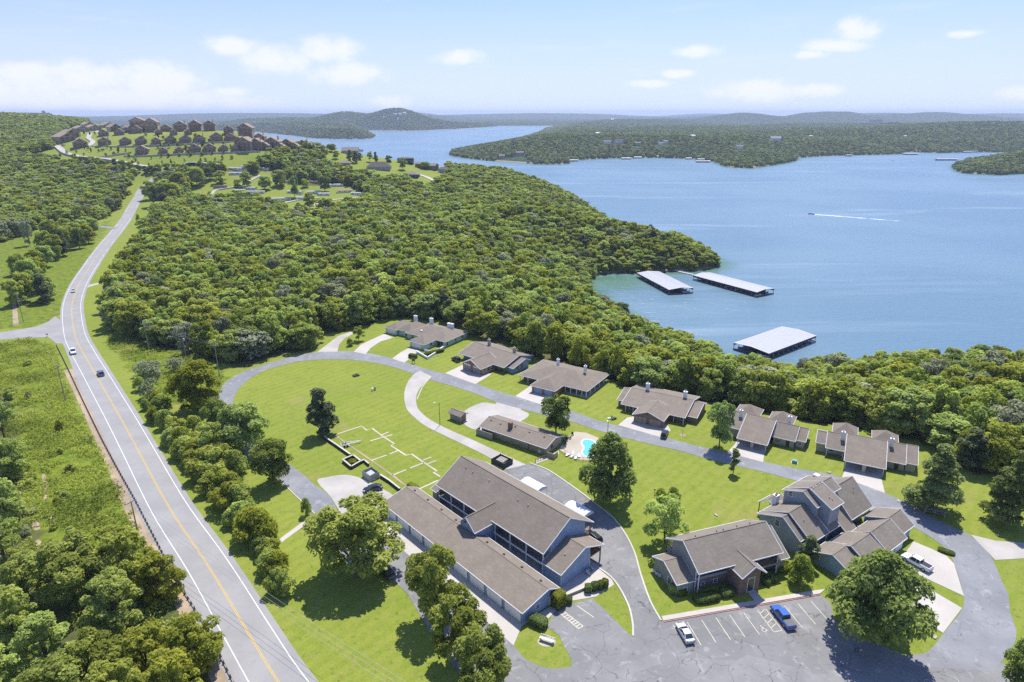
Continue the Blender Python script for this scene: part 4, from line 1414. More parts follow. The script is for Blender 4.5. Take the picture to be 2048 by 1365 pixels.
C_ = Bld('veranda_house', 'hip-roofed house with orange brick garage and a columned veranda', 'house', (6.1, 203.9), -32.3)
C_.hip(-8.3, 18.8, 5.8, 24.0, 2.6, 5.2, wall=None)
C_.hip(0, 9.7, 0, 16.0, 2.6, 4.9, wall='brick_red', oh=0.5)
C_.box('wall', -7.6, 16.0, 8.4, 23.0, -0.3, 2.5, 'brick')
for x in (2.9, 7.0):
    C_.garage_door(x, 0.5, 2.9, 2.1, mat='blue_siding')
C_.posts([(10.3, 6.3), (12.4, 6.3), (14.6, 6.3), (16.6, 6.3), (18.2, 6.3), (18.2, 9.5), (18.2, 13), (18.2, 16.5), (18.2, 20), (-7.8, 6.3), (-4.5, 6.3)], 0, 2.5, 0.2, 'white')
C_.box('veranda_floor', 9.6, 18.5, 6.0, 8.4, -0.2, 0.12, 'concrete')
C_.box('veranda_floor', 16.0, 18.5, 8.4, 23.0, -0.2, 0.12, 'concrete')
for x in (11.4, 14.0):
    C_.window(x, 8.4, 0.6, 1.4, 1.4)
C_.window(16.0, 12, 0.6, 1.6, 1.4, '+x')
C_.window(16.0, 17, 0.6, 1.6, 1.4, '+x')
C_.chimney(1.5, 17.2, 4.6, 6.8)
C_.chimney(12.8, 16.2, 4.8, 6.9)
C_.window(-5.5, 8.4, 0.6, 1.4, 1.4)

D_ = Bld('wide_gabled_house', 'long grey-roofed house with two cream garage doors by the black jeep', 'house', (34.7, 188.9), -29.5)
D_.gable(0, 20.6, 0, 18.0, 9.6, 2.6, 4.7, wall='brick', ins=(2.0, 0.5, 0.5, 0.5))
D_.gable(-2.3, 0.4, 2.5, 14.0, 9.4, 2.5, 4.35, wall='brick', ins=(0.5, 0.5, 0.4, 0.1))
D_.gable(20.2, 23.6, 2.5, 15.0, 10.4, 2.2, 3.9, wall='brick', ins=(0.6, 0.5, 0.1, 0.4))
D_.gable(-5.6, 4.4, 5.8, 15.7, 10.6, 2.65, 4.6, axis='y', wall='brick', ins=(0.4, 0.4, 0.6, 0.8))
for x in (8.4, 12.9):
    D_.garage_door(x, -5.0, 3.5, 2.1, mat='tan_siding')
D_.posts([(1.5, 0.5), (4.0, 0.5), (17, 0.5), (20.0, 0.5)], 0, 2.5, 0.14, 'white')
for x in (17.2, 19.2):
    D_.window(x, 2.0, 0.6, 1.2, 1.4)
D_.window(3.0, 2.0, 0.6, 1.4, 1.4)
D_.chimney(5.3, 10.2, 3, 6.9, 1.1, 0.8)
D_.chimney(17.6, 10.2, 3, 6.7, 1.1, 0.8)

E_ = Bld('carport_house', 'stone house with steep carport roof and two hipped rear roofs behind the round tree', 'house', (64.1, 165.8), -31.8)
E_.gable(0, 8.3, 0, 16.0, 10.6, 2.6, 6.0, wall='stone', ins=(7.2, 0.5, 0.4, 0.4))
E_.gable(-5.4, 0.1, 4.4, 16.0, 10.6, 3.3, 5.9, wall='stone', ins=(1.2, 0.5, 0.5, 0.1))
E_.gable(8.5, 14.6, 6.5, 17.0, 11.6, 2.6, 5.2, wall='stone', ins=(0.8, 0.5, 0.1, 0.4), roof='roof2')
E_.gable(14.4, 17.1, 7.9, 16.6, 12.4, 2.5, 4.7, wall='stone', ins=(0.6, 0.5, 0.1, 0.4))
E_.hip(-4.6, 2.6, 15.8, 23.2, 2.9, 5.2, wall='stone')
E_.hip(5.2, 12.2, 15.8, 23.2, 2.9, 5.2, wall='stone')
E_.posts([(0.35, 0.4), (7.95, 0.4), (0.35, 5.5), (7.95, 5.5)], 0, 2.55, 0.14, 'trim')
E_.box('carport_column', 3.8, 4.6, 0.4, 1.2, -0.2, 2.6, 'stone')
E_.chimney(-1.4, 9.2, 4.2, 7.2, 0.9, 0.7)
E_.chimney(11.4, 14.2, 3.4, 6.4, 0.9, 0.7)
E_.window(10.0, 7.3, 0.8, 1.9, 1.0)
E_.door(12.6, 7.3, 0.02, mat='dark')
E_.window(15.6, 8.5, 0.8, 1.0, 1.0)

F_ = Bld('long_carport_house', 'long house with carport roof in its middle and two white chimneys, end of the row', 'house', (88.6, 153.1), -27.4)
F_.gable(0, 9.8, 0, 16.0, 10.2, 2.6, 6.0, wall='stone', ins=(7.2, 0.5, 0.4, 0.4))
F_.gable(-7.4, -4.6, 7.0, 16.0, 10.9, 2.9, 4.9, wall='stone', ins=(0.6, 0.5, 0.5, 0.1))
F_.gable(-4.8, 0.1, 5.5, 16.0, 10.9, 2.6, 5.2, wall='stone', ins=(2.2, 0.5, 0.1, 0.1))
F_.gable(9.9, 14.5, 5.1, 16.0, 11.4, 2.6, 5.5, wall='stone', ins=(1.2, 0.5, 0.1, 0.1))
F_.gable(14.6, 17.3, 6.0, 16.0, 12.2, 2.7, 5.3, wall='stone', ins=(0.6, 0.5, 0.1, 0.4))
F_.hip(-3.6, 3.0, 15.8, 22.6, 2.9, 5.2, wall='stone')
F_.hip(6.6, 13.2, 15.8, 22.6, 2.9, 5.2, wall='stone')
F_.posts([(0.4, 0.4), (9.4, 0.4), (0.4, 5.5), (9.4, 5.5), (-0.3, 5.8), (-4.4, 5.8)], 0, 2.55, 0.14, 'trim')
F_.box('carport_column', 4.5, 5.3, 0.4, 1.2, -0.2, 2.6, 'footing')
F_.chimney(-1.0, 9.2, 3.8, 6.6, 0.9, 0.7)
F_.chimney(10.8, 10.0, 4.2, 7.0, 0.9, 0.7)
F_.window(-3.2, 7.7, 0.7, 1.2, 1.3)
F_.door(12.6, 6.3, 0.02, mat='dark')

R_ = Bld('recreation_hall', 'low tan hall with brick chimney beside the swimming pool', 'hall', (-9.9, 173.2), -35.4)
R_.gable(0, 23.6, 0, 9.6, 5.0, 2.6, 3.9, wall='tan_siding', ins=(0.9, 0.5, 0.5, 0.5))
R_.chimney(9.3, 3.2, 3, 5.2, 1.1, 1.0, 'brick', False)
R_.boxvents([(2.0, 3.6, 3.5), (5.6, 3.4, 3.45), (10.4, 4.2, 3.7), (15.6, 3.8, 3.55), (20.6, 3.9, 3.58)])
R_.box('side_fence', -0.4, 5.6, -0.7, -0.55, -0.1, 1.9, 'wood_grey')
R_.box('side_fence', -0.4, -0.25, -0.55, 1.0, -0.1, 1.9, 'wood_grey')
R_.box('side_fence', 23.8, 26.2, 0.2, 0.35, -0.1, 1.6, 'tan_siding')
R_.box('side_fence', 26.05, 26.2, 0.35, 2.2, -0.1, 1.6, 'tan_siding')
R_.window(23.1, 4.0, 1.0, 1.0, 0.9, '+x', 'dark')
R_.posts([(17.2, 0.78)], 0, 2.5, 0.1, 'dark', 'downpipe')

Sh = Bld('garden_shed', 'small wooden shed at the corner of the gravel lot', 'shed', (-19.9, 183.4), -39.6)
Sh.gable(0, 5.4, 0, 3.4, 1.7, 2.3, 3.15, wall='wood_grey', fascia='wood_grey')
Sh.door(4.96, 1.7, 0.02, 1.2, 1.9, '+x', 'wood')


# ------------------------------------------------------------------ trees
def crown_data(rs, R, zb, zt, n, leaf, lobes, shape='round', lobe_r=0.42, elong=1.0):
    """leaf clumps spread over the lobes of a crown; returns verts, faces, tone per vertex"""
    H = zt - zb
    zc = (zb + zt) / 2
    cs, rr = [], []
    for i in range(lobes):
        for _ in range(40):
            t = rs.rand()
            if shape == 'cone':
                prof = (1 - t) ** 0.85 * 0.95 + 0.05
            elif shape == 'column':
                prof = min(1, 3 * t + 0.35) * (1 - t) ** 0.45
            elif shape == 'egg':
                prof = min(1.0, (t / 0.28 + 0.12) ** 0.6) * (1 - max(0.0, (t - 0.28) / 0.74) ** 1.7)
            elif shape == 'spread':
                prof = math.sqrt(max(0, 1 - ((t - 0.38) / 0.64) ** 2))
            else:
                prof = math.sqrt(max(0, 1 - (2 * t - 0.9) ** 2 / 1.22))
            a = rs.rand() * 2 * pi
            q = math.sqrt(rs.rand()) * prof
            lr = R * lobe_r * (0.55 + 0.85 * rs.rand()) * (0.55 + 0.45 * prof)
            c = np.array([R * q * 0.88 * cos(a), R * q * 0.88 * sin(a), zb + H * t])
            if all(np.linalg.norm((c - d) * [1, 1, 0.8]) > 0.62 * min(lr, e) for d, e in zip(cs, rr)):
                break
        cs.append(c)
        rr.append(lr)
    cs, rr = np.array(cs), np.array(rr)
    cs[:, 2] = np.clip(cs[:, 2], zb + 0.5 * rr, zt - 0.62 * rr)
    m = int(n * 1.7)
    li = rs.choice(lobes, m, p=rr ** 2 / np.sum(rr ** 2))
    d = rs.normal(size=(m, 3))
    d /= np.linalg.norm(d, axis=1)[:, None]
    d[:, 2] = np.where(d[:, 2] < -0.35, -d[:, 2], d[:, 2])
    rad = rr[li] * (0.62 + 0.52 * rs.rand(m))
    p = cs[li] + d * rad[:, None] * np.array([1, 1, 0.82 * elong])
    keep = np.ones(m, bool)
    for c, r in zip(cs, rr):
        keep &= np.linalg.norm((p - c) / np.array([1, 1, 0.82 * elong]), axis=1) > 0.66 * r
    p, d, li = p[keep][:n], d[keep][:n], li[keep][:n]
    n = len(p)
    nr = d + 0.6 * rs.normal(size=(n, 3)) + np.array([0, 0.2, 0.9])
    nr /= np.linalg.norm(nr, axis=1)[:, None]
    u = np.cross(nr, rs.normal(size=(n, 3)))
    u /= np.linalg.norm(u, axis=1)[:, None] + 1e-9
    w = np.cross(nr, u)
    s = leaf * (0.55 + 0.9 * rs.rand(n))[:, None]
    q = 0.55 + 0.35 * rs.rand(n)[:, None]
    v = np.stack([p - u * s * 0.6, p - w * s * q * 0.5 + nr * s * 0.10, p + u * s * 0.6 - nr * s * 0.12, p + w * s * q * 0.5 + nr * s * 0.10], 1).reshape(-1, 3)
    f = np.arange(4 * n).reshape(n, 4)
    lt = rs.rand(lobes)
    tone = np.clip(0.45 * lt[li] + 0.55 * rs.rand(n), 0, 1)
    return v, f, np.repeat(tone, 4), cs, rr


def leaf_mesh(name, v, f, tone, mat):
    me = bpy.data.meshes.new(name)
    me.vertices.add(len(v))
    me.vertices.foreach_set('co', np.asarray(v, 'f').ravel())
    me.loops.add(f.size)
    me.loops.foreach_set('vertex_index', np.asarray(f, 'i').ravel())
    me.polygons.add(len(f))
    me.polygons.foreach_set('loop_start', np.arange(0, f.size, f.shape[1], dtype='i'))
    me.polygons.foreach_set('loop_total', np.full(len(f), f.shape[1], 'i'))
    me.update()
    a = me.attributes.new('tone', 'FLOAT', 'POINT')
    a.data.foreach_set('value', np.asarray(tone, 'f'))
    me.materials.append(M[mat])
    return me


def trunk_mesh(rs, H, r, zb, cs, limbs, mat):
    mb = MB()
    bend = rs.normal(size=2) * 0.25
    top = zb + (H - zb) * 0.55
    pts = [(0, 0, -0.6), (0, 0, 0.25), (bend[0] * 0.5, bend[1] * 0.5, zb), (bend[0], bend[1], top)]
    mb.tube(pts, [r * 1.35, r, r * 0.75, r * 0.25], 7)
    for i in range(min(limbs, len(cs))):
        c = cs[i]
        z0 = zb * (0.7 + 0.5 * rs.rand())
        mid = (c[0] * 0.45, c[1] * 0.45, z0 + (c[2] - z0) * 0.55)
        mb.tube([(bend[0] * 0.4, bend[1] * 0.4, z0), mid, tuple(c)], [r * 0.42, r * 0.3, r * 0.1], 5)
    me = mb.build('trunk', M[mat])
    d = me.data
    bpy.data.objects.remove(me)
    return d


KINDS = {}


def kind(key, R, H, zb, n, leaf, lobes, shape, mat, trunk_r, bark='bark', limbs=6, lobe_r=0.42, seed=0, elong=1.0):
    rs = np.random.RandomState(seed + 100)
    v, f, t, cs, rr = crown_data(rs, R, zb, H, n, leaf, lobes, shape, lobe_r, elong)
    KINDS[key] = (leaf_mesh('crown', v, f, t, mat), trunk_mesh(rs, H, trunk_r, zb, cs, limbs, bark), float(np.percentile(np.hypot(v[:, 0], v[:, 1]), 98.5)), float(np.percentile(v[:, 2], 99.8)))


# near trees, fine leaves
kind('round', 5, 11, 1.6, 7500, 0.50, 44, 'round', 'leaf_dark', 0.28, seed=1, lobe_r=0.30)
kind('oak_big', 6, 12, 2.0, 9500, 0.54, 52, 'round', 'leaf_oak', 0.36, seed=2, lobe_r=0.29)
kind('ash', 7, 13, 3.0, 11000, 0.52, 60, 'spread', 'leaf_ash', 0.38, seed=3, lobe_r=0.24)
kind('ash_b', 5.5, 13, 2.6, 8500, 0.50, 46, 'round', 'leaf_ash', 0.32, seed=4, lobe_r=0.26)
kind('maple', 7, 12, 1.6, 14000, 0.50, 80, 'egg', 'leaf_maple', 0.40, seed=5, lobe_r=0.23)
kind('dense', 5, 11, 0.8, 9500, 0.46, 56, 'egg', 'leaf_dark', 0.30, seed=21, lobe_r=0.28)
kind('bright', 5, 11, 1.2, 7500, 0.50, 42, 'round', 'leaf_bright', 0.28, seed=6, lobe_r=0.28)
kind('cedar', 3, 11, 0.4, 5200, 0.42, 34, 'column', 'leaf_cedar', 0.22, seed=7, lobe_r=0.36, elong=1.5)
kind('pine', 5, 13, 1.0, 7500, 0.46, 50, 'cone', 'leaf_pine', 0.26, seed=8, lobe_r=0.30, elong=0.6)
kind('shrub', 2.4, 4.2, 0.1, 2600, 0.34, 26, 'egg', 'leaf_oak', 0.10, seed=9)
kind('shrub_b', 2.4, 4.0, 0.1, 2600, 0.34, 28, 'egg', 'leaf_bright', 0.10, seed=10, lobe_r=0.34)
kind('shrub_grey', 2.4, 3.6, 0.1, 1500, 0.34, 16, 'round', 'leaf_grey', 0.10, 'bark_grey', seed=11)
kind('small', 2.0, 6.0, 1.4, 1500, 0.34, 14, 'cone', 'leaf_pine', 0.10, seed=12, lobe_r=0.40)
kind('dark_oval', 4.2, 11, 1.8, 5500, 0.50, 22, 'round', 'leaf_dark', 0.26, seed=13)
kind('loose', 5.5, 11, 0.8, 9000, 0.46, 84, 'spread', 'leaf_bright', 0.26, seed=61, lobe_r=0.20, limbs=14)
kind('loose_b', 5.5, 11, 0.8, 9000, 0.46, 84, 'round', 'leaf_oak', 0.26, seed=62, lobe_r=0.20, limbs=14)
kind('airy', 5, 11, 2.6, 3600, 0.50, 24, 'spread', 'leaf_oak', 0.24, seed=14, lobe_r=0.28, limbs=12)
# woodland trees, coarser leaves
for i, (mt, shp, R, H, nl) in enumerate([('leaf_oak', 'round', 5.0, 11.5, 20), ('leaf_oak', 'spread', 5.6, 11.0, 22), ('leaf_bright', 'round', 4.6, 11.0, 18), ('leaf_dark', 'round', 4.8, 11.5, 18),
                                         ('leaf_oak', 'round', 4.4, 12.5, 18), ('leaf_grey', 'spread', 4.8, 10.5, 16), ('leaf_cedar', 'column', 3.2, 11.0, 20), ('leaf_ash', 'round', 4.6, 11.0, 18)]):
    kind('wood%d' % i, R, H, 0.9, 3300 if mt != 'leaf_grey' else 2200, 0.66, nl + 16, shp, mt, 0.25, 'bark' if mt != 'leaf_grey' else 'bark_grey', 5, 0.29, seed=30 + i)
# the far shore, coarser still
for i, mt in enumerate(('leaf_far', 'leaf_far_dark', 'leaf_dark')):
    kind('far%d' % i, 5.4, 11.0, 0.6, 420, 1.75, 12, 'round', mt, 0.3, 'bark', 2, 0.46, seed=50 + i)


def tree(key, loc, R, H, label, cat='tree', group=None, name='tree', rz=None, trunk=True):
    cm, tm, R0, H0 = KINDS[key]
    t = thing(name, label, cat, loc, RS.rand() * 6.28 if rz is None else rz, group)
    t.scale = (R / R0, R / R0, H / H0)
    c = bpy.data.objects.new('crown', cm)
    COL.objects.link(c)
    c.parent = t
    if trunk:
        c = bpy.data.objects.new('trunk', tm)
        COL.objects.link(c)
        c.parent = t
    return t


def ptree(key, bx, by, w_px, top_py, label, name='tree', cat='tree', group=None):
    """a tree where it stands: foot, crown width and top as seen"""
    b = P(bx, by, 0) if by > 480 else hit(bx, by)
    s = F_PX / depth_at(b)
    lo, hi = 0.3, 40.0
    for _ in range(30):
        m_ = (lo + hi) / 2
        if proj((b[0], b[1], b[2] + m_))[1] > top_py:
            lo = m_
        else:
            hi = m_
    return tree(key, b, w_px / 2 / s * 0.92, lo, label, cat, group, name)


ptree('round', 548, 968, 82, 880, 'round dense dark green tree casting a round shadow by the western road', 'round_tree')
ptree('bright', 398, 822, 104, 722, 'large olive-green tree between the highway and the loop road bend')
ptree('round', 436, 868, 56, 798, 'small round dark tree right beside the loop road bend', 'round_tree')
ptree('oak_big', 486, 908, 108, 812, 'broad spreading tree hiding the western stretch of the loop road')
ptree('bright', 430, 925, 66, 850, 'bright tree at the head of the shrub row beside the highway verge')
ptree('cedar', 645, 872, 66, 778, 'dark upright evergreen at the end of the low retaining wall', 'evergreen_tree')
ptree('ash', 714, 1152, 196, 1012, 'largest pale ash tree standing over the lane by the garage row', 'ash_tree')
ptree('ash_b', 868, 1240, 118, 1100, 'pale ash tree in front of the middle garage doors', 'ash_tree')
ptree('ash_b', 918, 1322, 132, 1190, 'pale ash tree between two others along the garage lane', 'ash_tree')
ptree('ash_b', 968, 1408, 132, 1268, 'pale ash tree at the foot of the picture below the garage apron', 'ash_tree')
ptree('dark_oval', 1112, 870, 70, 792, 'slender tree with forked trunk between the recreation hall and the loop road')
ptree('dense', 1214, 1004, 126, 866, 'big dense dark tree on the lawn next to the swimming pool', 'dense_tree')
ptree('airy', 1330, 1086, 100, 992, 'loose ornamental tree on the central lawn beside the office', 'ornamental_tree')
ptree('shrub', 1320, 1004, 26, 976, 'small bushy sapling beside the ornamental tree, nearer the lane', 'sapling')
ptree('shrub', 1346, 1006, 32, 974, 'small bushy sapling behind the ornamental tree', 'sapling')
ptree('dark_oval', 1438, 897, 62, 804, 'oval dark tree by the road in front of the stone carport house')
ptree('small', 1466, 948, 30, 898, 'little young tree with a bare stem alone at the road edge', 'young_tree')
ptree('pine', 1862, 1022, 112, 892, 'tall feathery pine shading the loop road at the east end', 'pine_tree')
ptree('pine', 2012, 1045, 98, 905, 'feathery pine at the right edge beside the gravel track', 'pine_tree')
ptree('maple', 1740, 1276, 208, 1108, 'great spreading maple over the car park and the garage drives', 'maple_tree')
ptree('shrub', 1597, 1166, 52, 1110, 'small clipped tree beside the office balcony', 'small_tree')
ptree('cedar', 1614, 1134, 46, 1072, 'dark shrubby evergreen between the stepped house and the office', 'evergreen_shrub')
ptree('round', 2040, 1378, 86, 1292, 'dark leafy bush in the lower corner by the asphalt', 'bush')
ptree('shrub', 614, 1032, 24, 996, 'small dense upright bush by the concrete strip', 'upright_bush')
ptree('airy', 718, 682, 28, 652, 'small garden tree on the grass beside the curved house drive', 'garden_tree')
ptree('shrub', 700, 692, 18, 676, 'low bush near the woodland drive entrance', 'bush')

SHR = [(377, 915, 52, 878, 'shrub'), (418, 950, 72, 898, 'shrub_b'), (448, 985, 50, 946, 'shrub'), (466, 1020, 68, 968, 'shrub_b'), (484, 1046, 46, 1008, 'shrub'), (510, 1078, 74, 1020, 'shrub'), (526, 1108, 44, 1076, 'shrub_b'), (540, 1142, 48, 1104, 'shrub'),
       (556, 1182, 46, 1142, 'shrub_b'), (293, 752, 38, 724, 'shrub_grey'), (352, 744, 32, 718, 'shrub_grey'), (281, 782, 24, 758, 'shrub'), (300, 796, 34, 762, 'shrub_grey'), (293, 820, 18, 802, 'shrub'), (324, 832, 40, 794, 'shrub'), (334, 858, 34, 824, 'shrub'),
       (350, 878, 44, 836, 'shrub_b'), (366, 895, 40, 858, 'shrub'), (404, 905, 44, 868, 'shrub_b'), (392, 870, 36, 836, 'shrub'), (496, 1062, 34, 1036, 'shrub_b'), (548, 1160, 32, 1134, 'shrub'), (352, 770, 20, 752, 'shrub')]
SHR += [(x + dx, y + 6, w * .9, t + 4, kd) for (x, y, w, t, kd) in SHR[:10] for dx in (16,)]
SHR += [(384, 935, 40, 905, 'shrub_b'), (402, 960, 46, 925, 'shrub'), (425, 985, 50, 948, 'shrub_b'), (440, 1012, 40, 980, 'shrub_b'), (470, 1052, 40, 1022, 'shrub'), (312, 845, 30, 818, 'shrub_b'), (345, 892, 36, 860, 'shrub_b'), (360, 915, 34, 884, 'shrub'), (316, 812, 26, 786, 'shrub_b'), (450, 945, 60, 895, 'shrub_b'), (412, 895, 50, 852, 'shrub_b'), (470, 950, 50, 905, 'shrub')]
for x, y, w, t, kd in SHR:
    w, t = w * 1.24, t - 4
    lb = {'shrub': 'green shrub ', 'shrub_b': 'bright bushy shrub ', 'shrub_grey': 'pale grey-green shrub '}[kd] + ('near the power poles' if y < 760 else 'beside the olive-green tree' if y < 850 else 'where the row nears the loop road' if y < 930 else 'in the middle of the roadside row' if y < 1010 else 'above the concrete strip in the roadside row' if y < 1085 else 'at the lower end of the roadside row')
    ptree(kd, x, y, w, t, lb, 'roadside_shrub', 'shrub', 'shrubs along the highway verge')
LEFTT = [(250, 1180, 150, 1062, 'bright'), (150, 1200, 150, 1085, 'ash_b'), (330, 1195, 100, 1110, 'bright'), (232, 1250, 130, 1150, 'bright'), (395, 1335, 120, 1240, 'oak_big'), (300, 1350, 120, 1258, 'bright'), (200, 1370, 130, 1275, 'ash_b'), (100, 1345, 130, 1240, 'bright'),
         (30, 1290, 120, 1180, 'bright'), (60, 1200, 110, 1110, 'ash_b'), (10, 1130, 100, 1040, 'airy'), (350, 1420, 130, 1310, 'bright'), (240, 1440, 140, 1330, 'bright'), (120, 1440, 140, 1325, 'ash_b'), (10, 1420, 130, 1310, 'bright'), (20, 960, 80, 880, 'oak_big'), (10, 880, 70, 800, 'airy'), (15, 1040, 80, 960, 'bright')]
for i, (x, y, w, t, kd) in enumerate(LEFTT):
    kd = {'bright': 'loose', 'oak_big': 'loose_b'}.get(kd, kd)
    lb = {'loose': 'bright green', 'ash_b': 'pale ash-green', 'loose_b': 'mid green broad', 'round': 'dark green', 'airy': 'loose-crowned'}[kd] + ' tree ' + ('right beside the guardrail' if x > 310 else 'set back from the guardrail' if x > 120 else 'at the picture edge') \
        + (', uppermost of the growth' if y < 1100 else ', in the upper part of the growth' if y < 1260 else ', in the middle of the growth' if y < 1375 else ', lowest of the growth')
    ptree(kd, x, y, w, t, lb, 'verge_tree', 'tree', 'trees below the guardrail')
for x, y, w, t, kd in [(40 + 62 * RS.rand(), 0, 0, 0, 'x') for _ in range(0)] + [(34, 612, 40, 560, 'bright'), (50, 604, 44, 545, 'oak_big'), (98, 600, 40, 548, 'bright'), (72, 545, 40, 500, 'bright'), (92, 535, 40, 492, 'oak_big'), (40, 550, 36, 508, 'oak_big'), (110, 520, 40, 470, 'bright'), (140, 500, 40, 452, 'oak_big'), (160, 498, 36, 456, 'dark_oval'), (178, 488, 34, 448, 'bright'), (186, 470, 30, 436, 'oak_big'), (130, 478, 36, 438, 'bright'), (95, 505, 38, 462, 'oak_big'), (64, 590, 50, 520, 'oak_big'), (88, 606, 46, 548, 'cedar'), (52, 575, 40, 525, 'dark_oval'), (78, 560, 40, 515, 'oak_big'), (124, 512, 42, 458, 'cedar'), (108, 488, 40, 440, 'oak_big'), (150, 492, 36, 446, 'bright'), (165, 480, 34, 440, 'oak_big'), (172, 470, 30, 434, 'oak_big'), (60, 492, 26, 436, 'wood5')]:
    ptree(kd, x, y, w, t, {'bright': 'bright', 'oak_big': 'mid green', 'cedar': 'dark columnar', 'dark_oval': 'dark oval', 'wood5': 'pale grey'}[kd] + (' tree in the meadow group nearer the dirt track' if y > 525 else ' tree in the meadow group nearer the forked driveway' if x > 120 else ' tree at the back of the meadow group'), 'meadow_tree', 'tree', 'trees on the meadow left of the highway')
for x, y, w, t, kd in [(278, 448, 12, 428, 'shrub'), (330, 420, 40, 372, 'cedar'), (312, 414, 36, 370, 'dark_oval'), (345, 412, 46, 366, 'oak_big'), (300, 400, 30, 362, 'oak_big'), (360, 385, 44, 345, 'oak_big'), (395, 372, 40, 334, 'oak_big'), (440, 368, 30, 342, 'bright'), (420, 360, 30, 334, 'dark_oval'),
                       (494, 374, 26, 344, 'bright'), (590, 396, 24, 352, 'dark_oval'), (620, 418, 26, 386, 'bright'), (560, 372, 30, 340, 'oak_big'), (530, 380, 30, 352, 'oak_big'), (650, 384, 30, 352, 'dark_oval'), (505, 345, 34, 322, 'oak_big')]:
    ptree(kd, x, y, w, t, 'tree among the mobile homes and lanes beyond the wood', 'park_tree', 'tree', 'trees among the mobile homes')
for x, y, w, t, kd in [(672, 318, 16, 302, 'dark_oval'), (700, 322, 14, 300, 'cedar'), (712, 326, 16, 302, 'cedar'), (740, 324, 14, 303, 'airy'), (752, 326, 12, 304, 'cedar'), (778, 330, 16, 311, 'dark_oval'), (806, 340, 18, 316, 'dark_oval'), (850, 338, 26, 324, 'oak_big'), (720, 320, 14, 306, 'cedar'), (664, 304, 24, 288, 'oak_big')]:
    ptree(kd, x, y, w, t, 'garden tree between the large houses on the ridge by the lake', 'ridge_tree', 'tree', 'garden trees by the ridge houses')

for i in range(46):
    x, y = RS.uniform(-30, 260), RS.uniform(720, 1090)
    q = P(x, y)
    if not pip(np.array([q[0]]), np.array([q[1]]), MEADOW)[0] or x > 60 + (y - 690) * .42 or abs(x - 84) < 16:
        continue
    ptree(('shrub', 'shrub_b', 'shrub_b', 'shrub_grey')[i % 4], x, y, RS.uniform(12, 32), y - RS.uniform(9, 22), 'low bush in the rough scrub left of the guardrail', 'scrub_bush', 'bush', 'bushes in the scrub left of the guardrail')

for i, (x, y) in enumerate([(150, 322), (168, 326), (184, 329), (200, 331), (216, 334), (232, 336), (246, 339), (262, 341), (278, 343), (292, 345), (304, 346), (318, 344), (334, 343), (350, 342), (240, 345), (270, 349), (208, 340), (176, 334)]):
    ptree(('dark_oval', 'cedar', 'oak_big', 'bright')[i % 4], x, y + 2, RS.uniform(12, 22), y - RS.uniform(12, 20), 'tree in the hedge line below the resort road', 'hedgerow_tree', 'tree', 'trees along the resort road')

# the woods: the largest in view one by one, the rest as one mass
sp = 7.0
gx, gy = np.meshgrid(np.arange(-2200, 460, sp), np.arange(60, 2400, sp))
gx = (gx + RS.uniform(-0.42, 0.42, gx.shape) * sp).ravel()
gy = (gy + RS.uniform(-0.42, 0.42, gy.shape) * sp).ravel()
far_thin = np.clip(1.15 - (gy - 600) / 2400, 0.4, 1.0)
inside = np.zeros(gx.shape, bool)
for w in (WOOD_MAIN, WOOD_HILL):
    inside |= pip(gx, gy, w)
for c in CLEARINGS:
    inside &= ~pip(gx, gy, c)
inside &= (gy < 1000) | (RS.rand(gx.size) < far_thin)
gx, gy = gx[inside], gy[inside]
ok = seg_dist(gx, gy, LAND1) > 2.5
# keep trees off roads, houses and lots
hwp = np.array(hw)
dmin = np.full(gx.shape, 1e9)
for p in hwp:
    dmin = np.minimum(dmin, (gx - p[0]) ** 2 + (gy - p[1]) ** 2)
ok &= dmin > 13 ** 2
MH = [(470, 341, 24, 'white'), (497, 337, 22, 'white'), (480, 350, 30, 'trim'), (527, 341, 16, 'trim'), (405, 352, 26, 'wood_grey'), (480, 385, 16, 'white'), (498, 380, 22, 'white'), (512, 388, 26, 'white'), (560, 402, 34, 'white'), (588, 388, 26, 'trim'), (605, 400, 20, 'white'), (628, 388, 22, 'white'),
      (634, 368, 26, 'wood_grey'), (664, 374, 34, 'trim'), (690, 386, 24, 'white'), (715, 391, 24, 'white'), (648, 392, 18, 'trim'), (582, 366, 20, 'trim'), (556, 346, 16, 'trim'), (440, 377, 20, 'dark'), (792, 424, 18, 'white'), (915, 436, 16, 'white'), (800, 468, 20, 'white'), (822, 500, 16, 'trim'), (690, 450, 20, 'white'), (626, 446, 18, 'white'), (812, 486, 14, 'white'), (642, 428, 22, 'white')]
MH = [(x, y, w * 1.3, mt) for x, y, w, mt in MH]
for x, y, w, mt in MH:
    q = hit(x, y)
    back = 42 if y < 410 else 24
    ok &= ~((np.abs(gx - q[0] * gy / q[1]) < w / F_PX * depth_at(q) * .5 + 1.5) & (gy > q[1] - back) & (gy < q[1] + 7))
MHW = [(hit(x, y), w) for x, y, w, mt in MH]
park = HP([(385, 360), (440, 350), (540, 346), (600, 374), (690, 374), (742, 392), (690, 416), (640, 440), (575, 430), (556, 414), (480, 398), (420, 408)])
for i in range(150):
    a1, a2 = RS.uniform(-420, -120), RS.uniform(560, 800)
    if not pip(np.array([a1]), np.array([a2]), park)[0] or any(abs(a1 - q[0] * a2 / q[1]) < w / F_PX * depth_at(q) * .5 + 3 and q[1] - 38 < a2 < q[1] + 8 for q, w in MHW):
        continue
    kd = ('wood0', 'wood2', 'wood3', 'wood1')[i % 4]
    tree(kd, (a1, a2, hz(a1, a2)), 3.4 + 2.2 * RS.rand(), 8 + 4 * RS.rand(), ('mid green', 'bright yellow-green', 'dark green', 'spreading green')[i % 4] + ' tree in the clearing among the mobile homes', 'tree', 'trees among the mobile homes', 'park_tree')
bpy.context.view_layer.update()
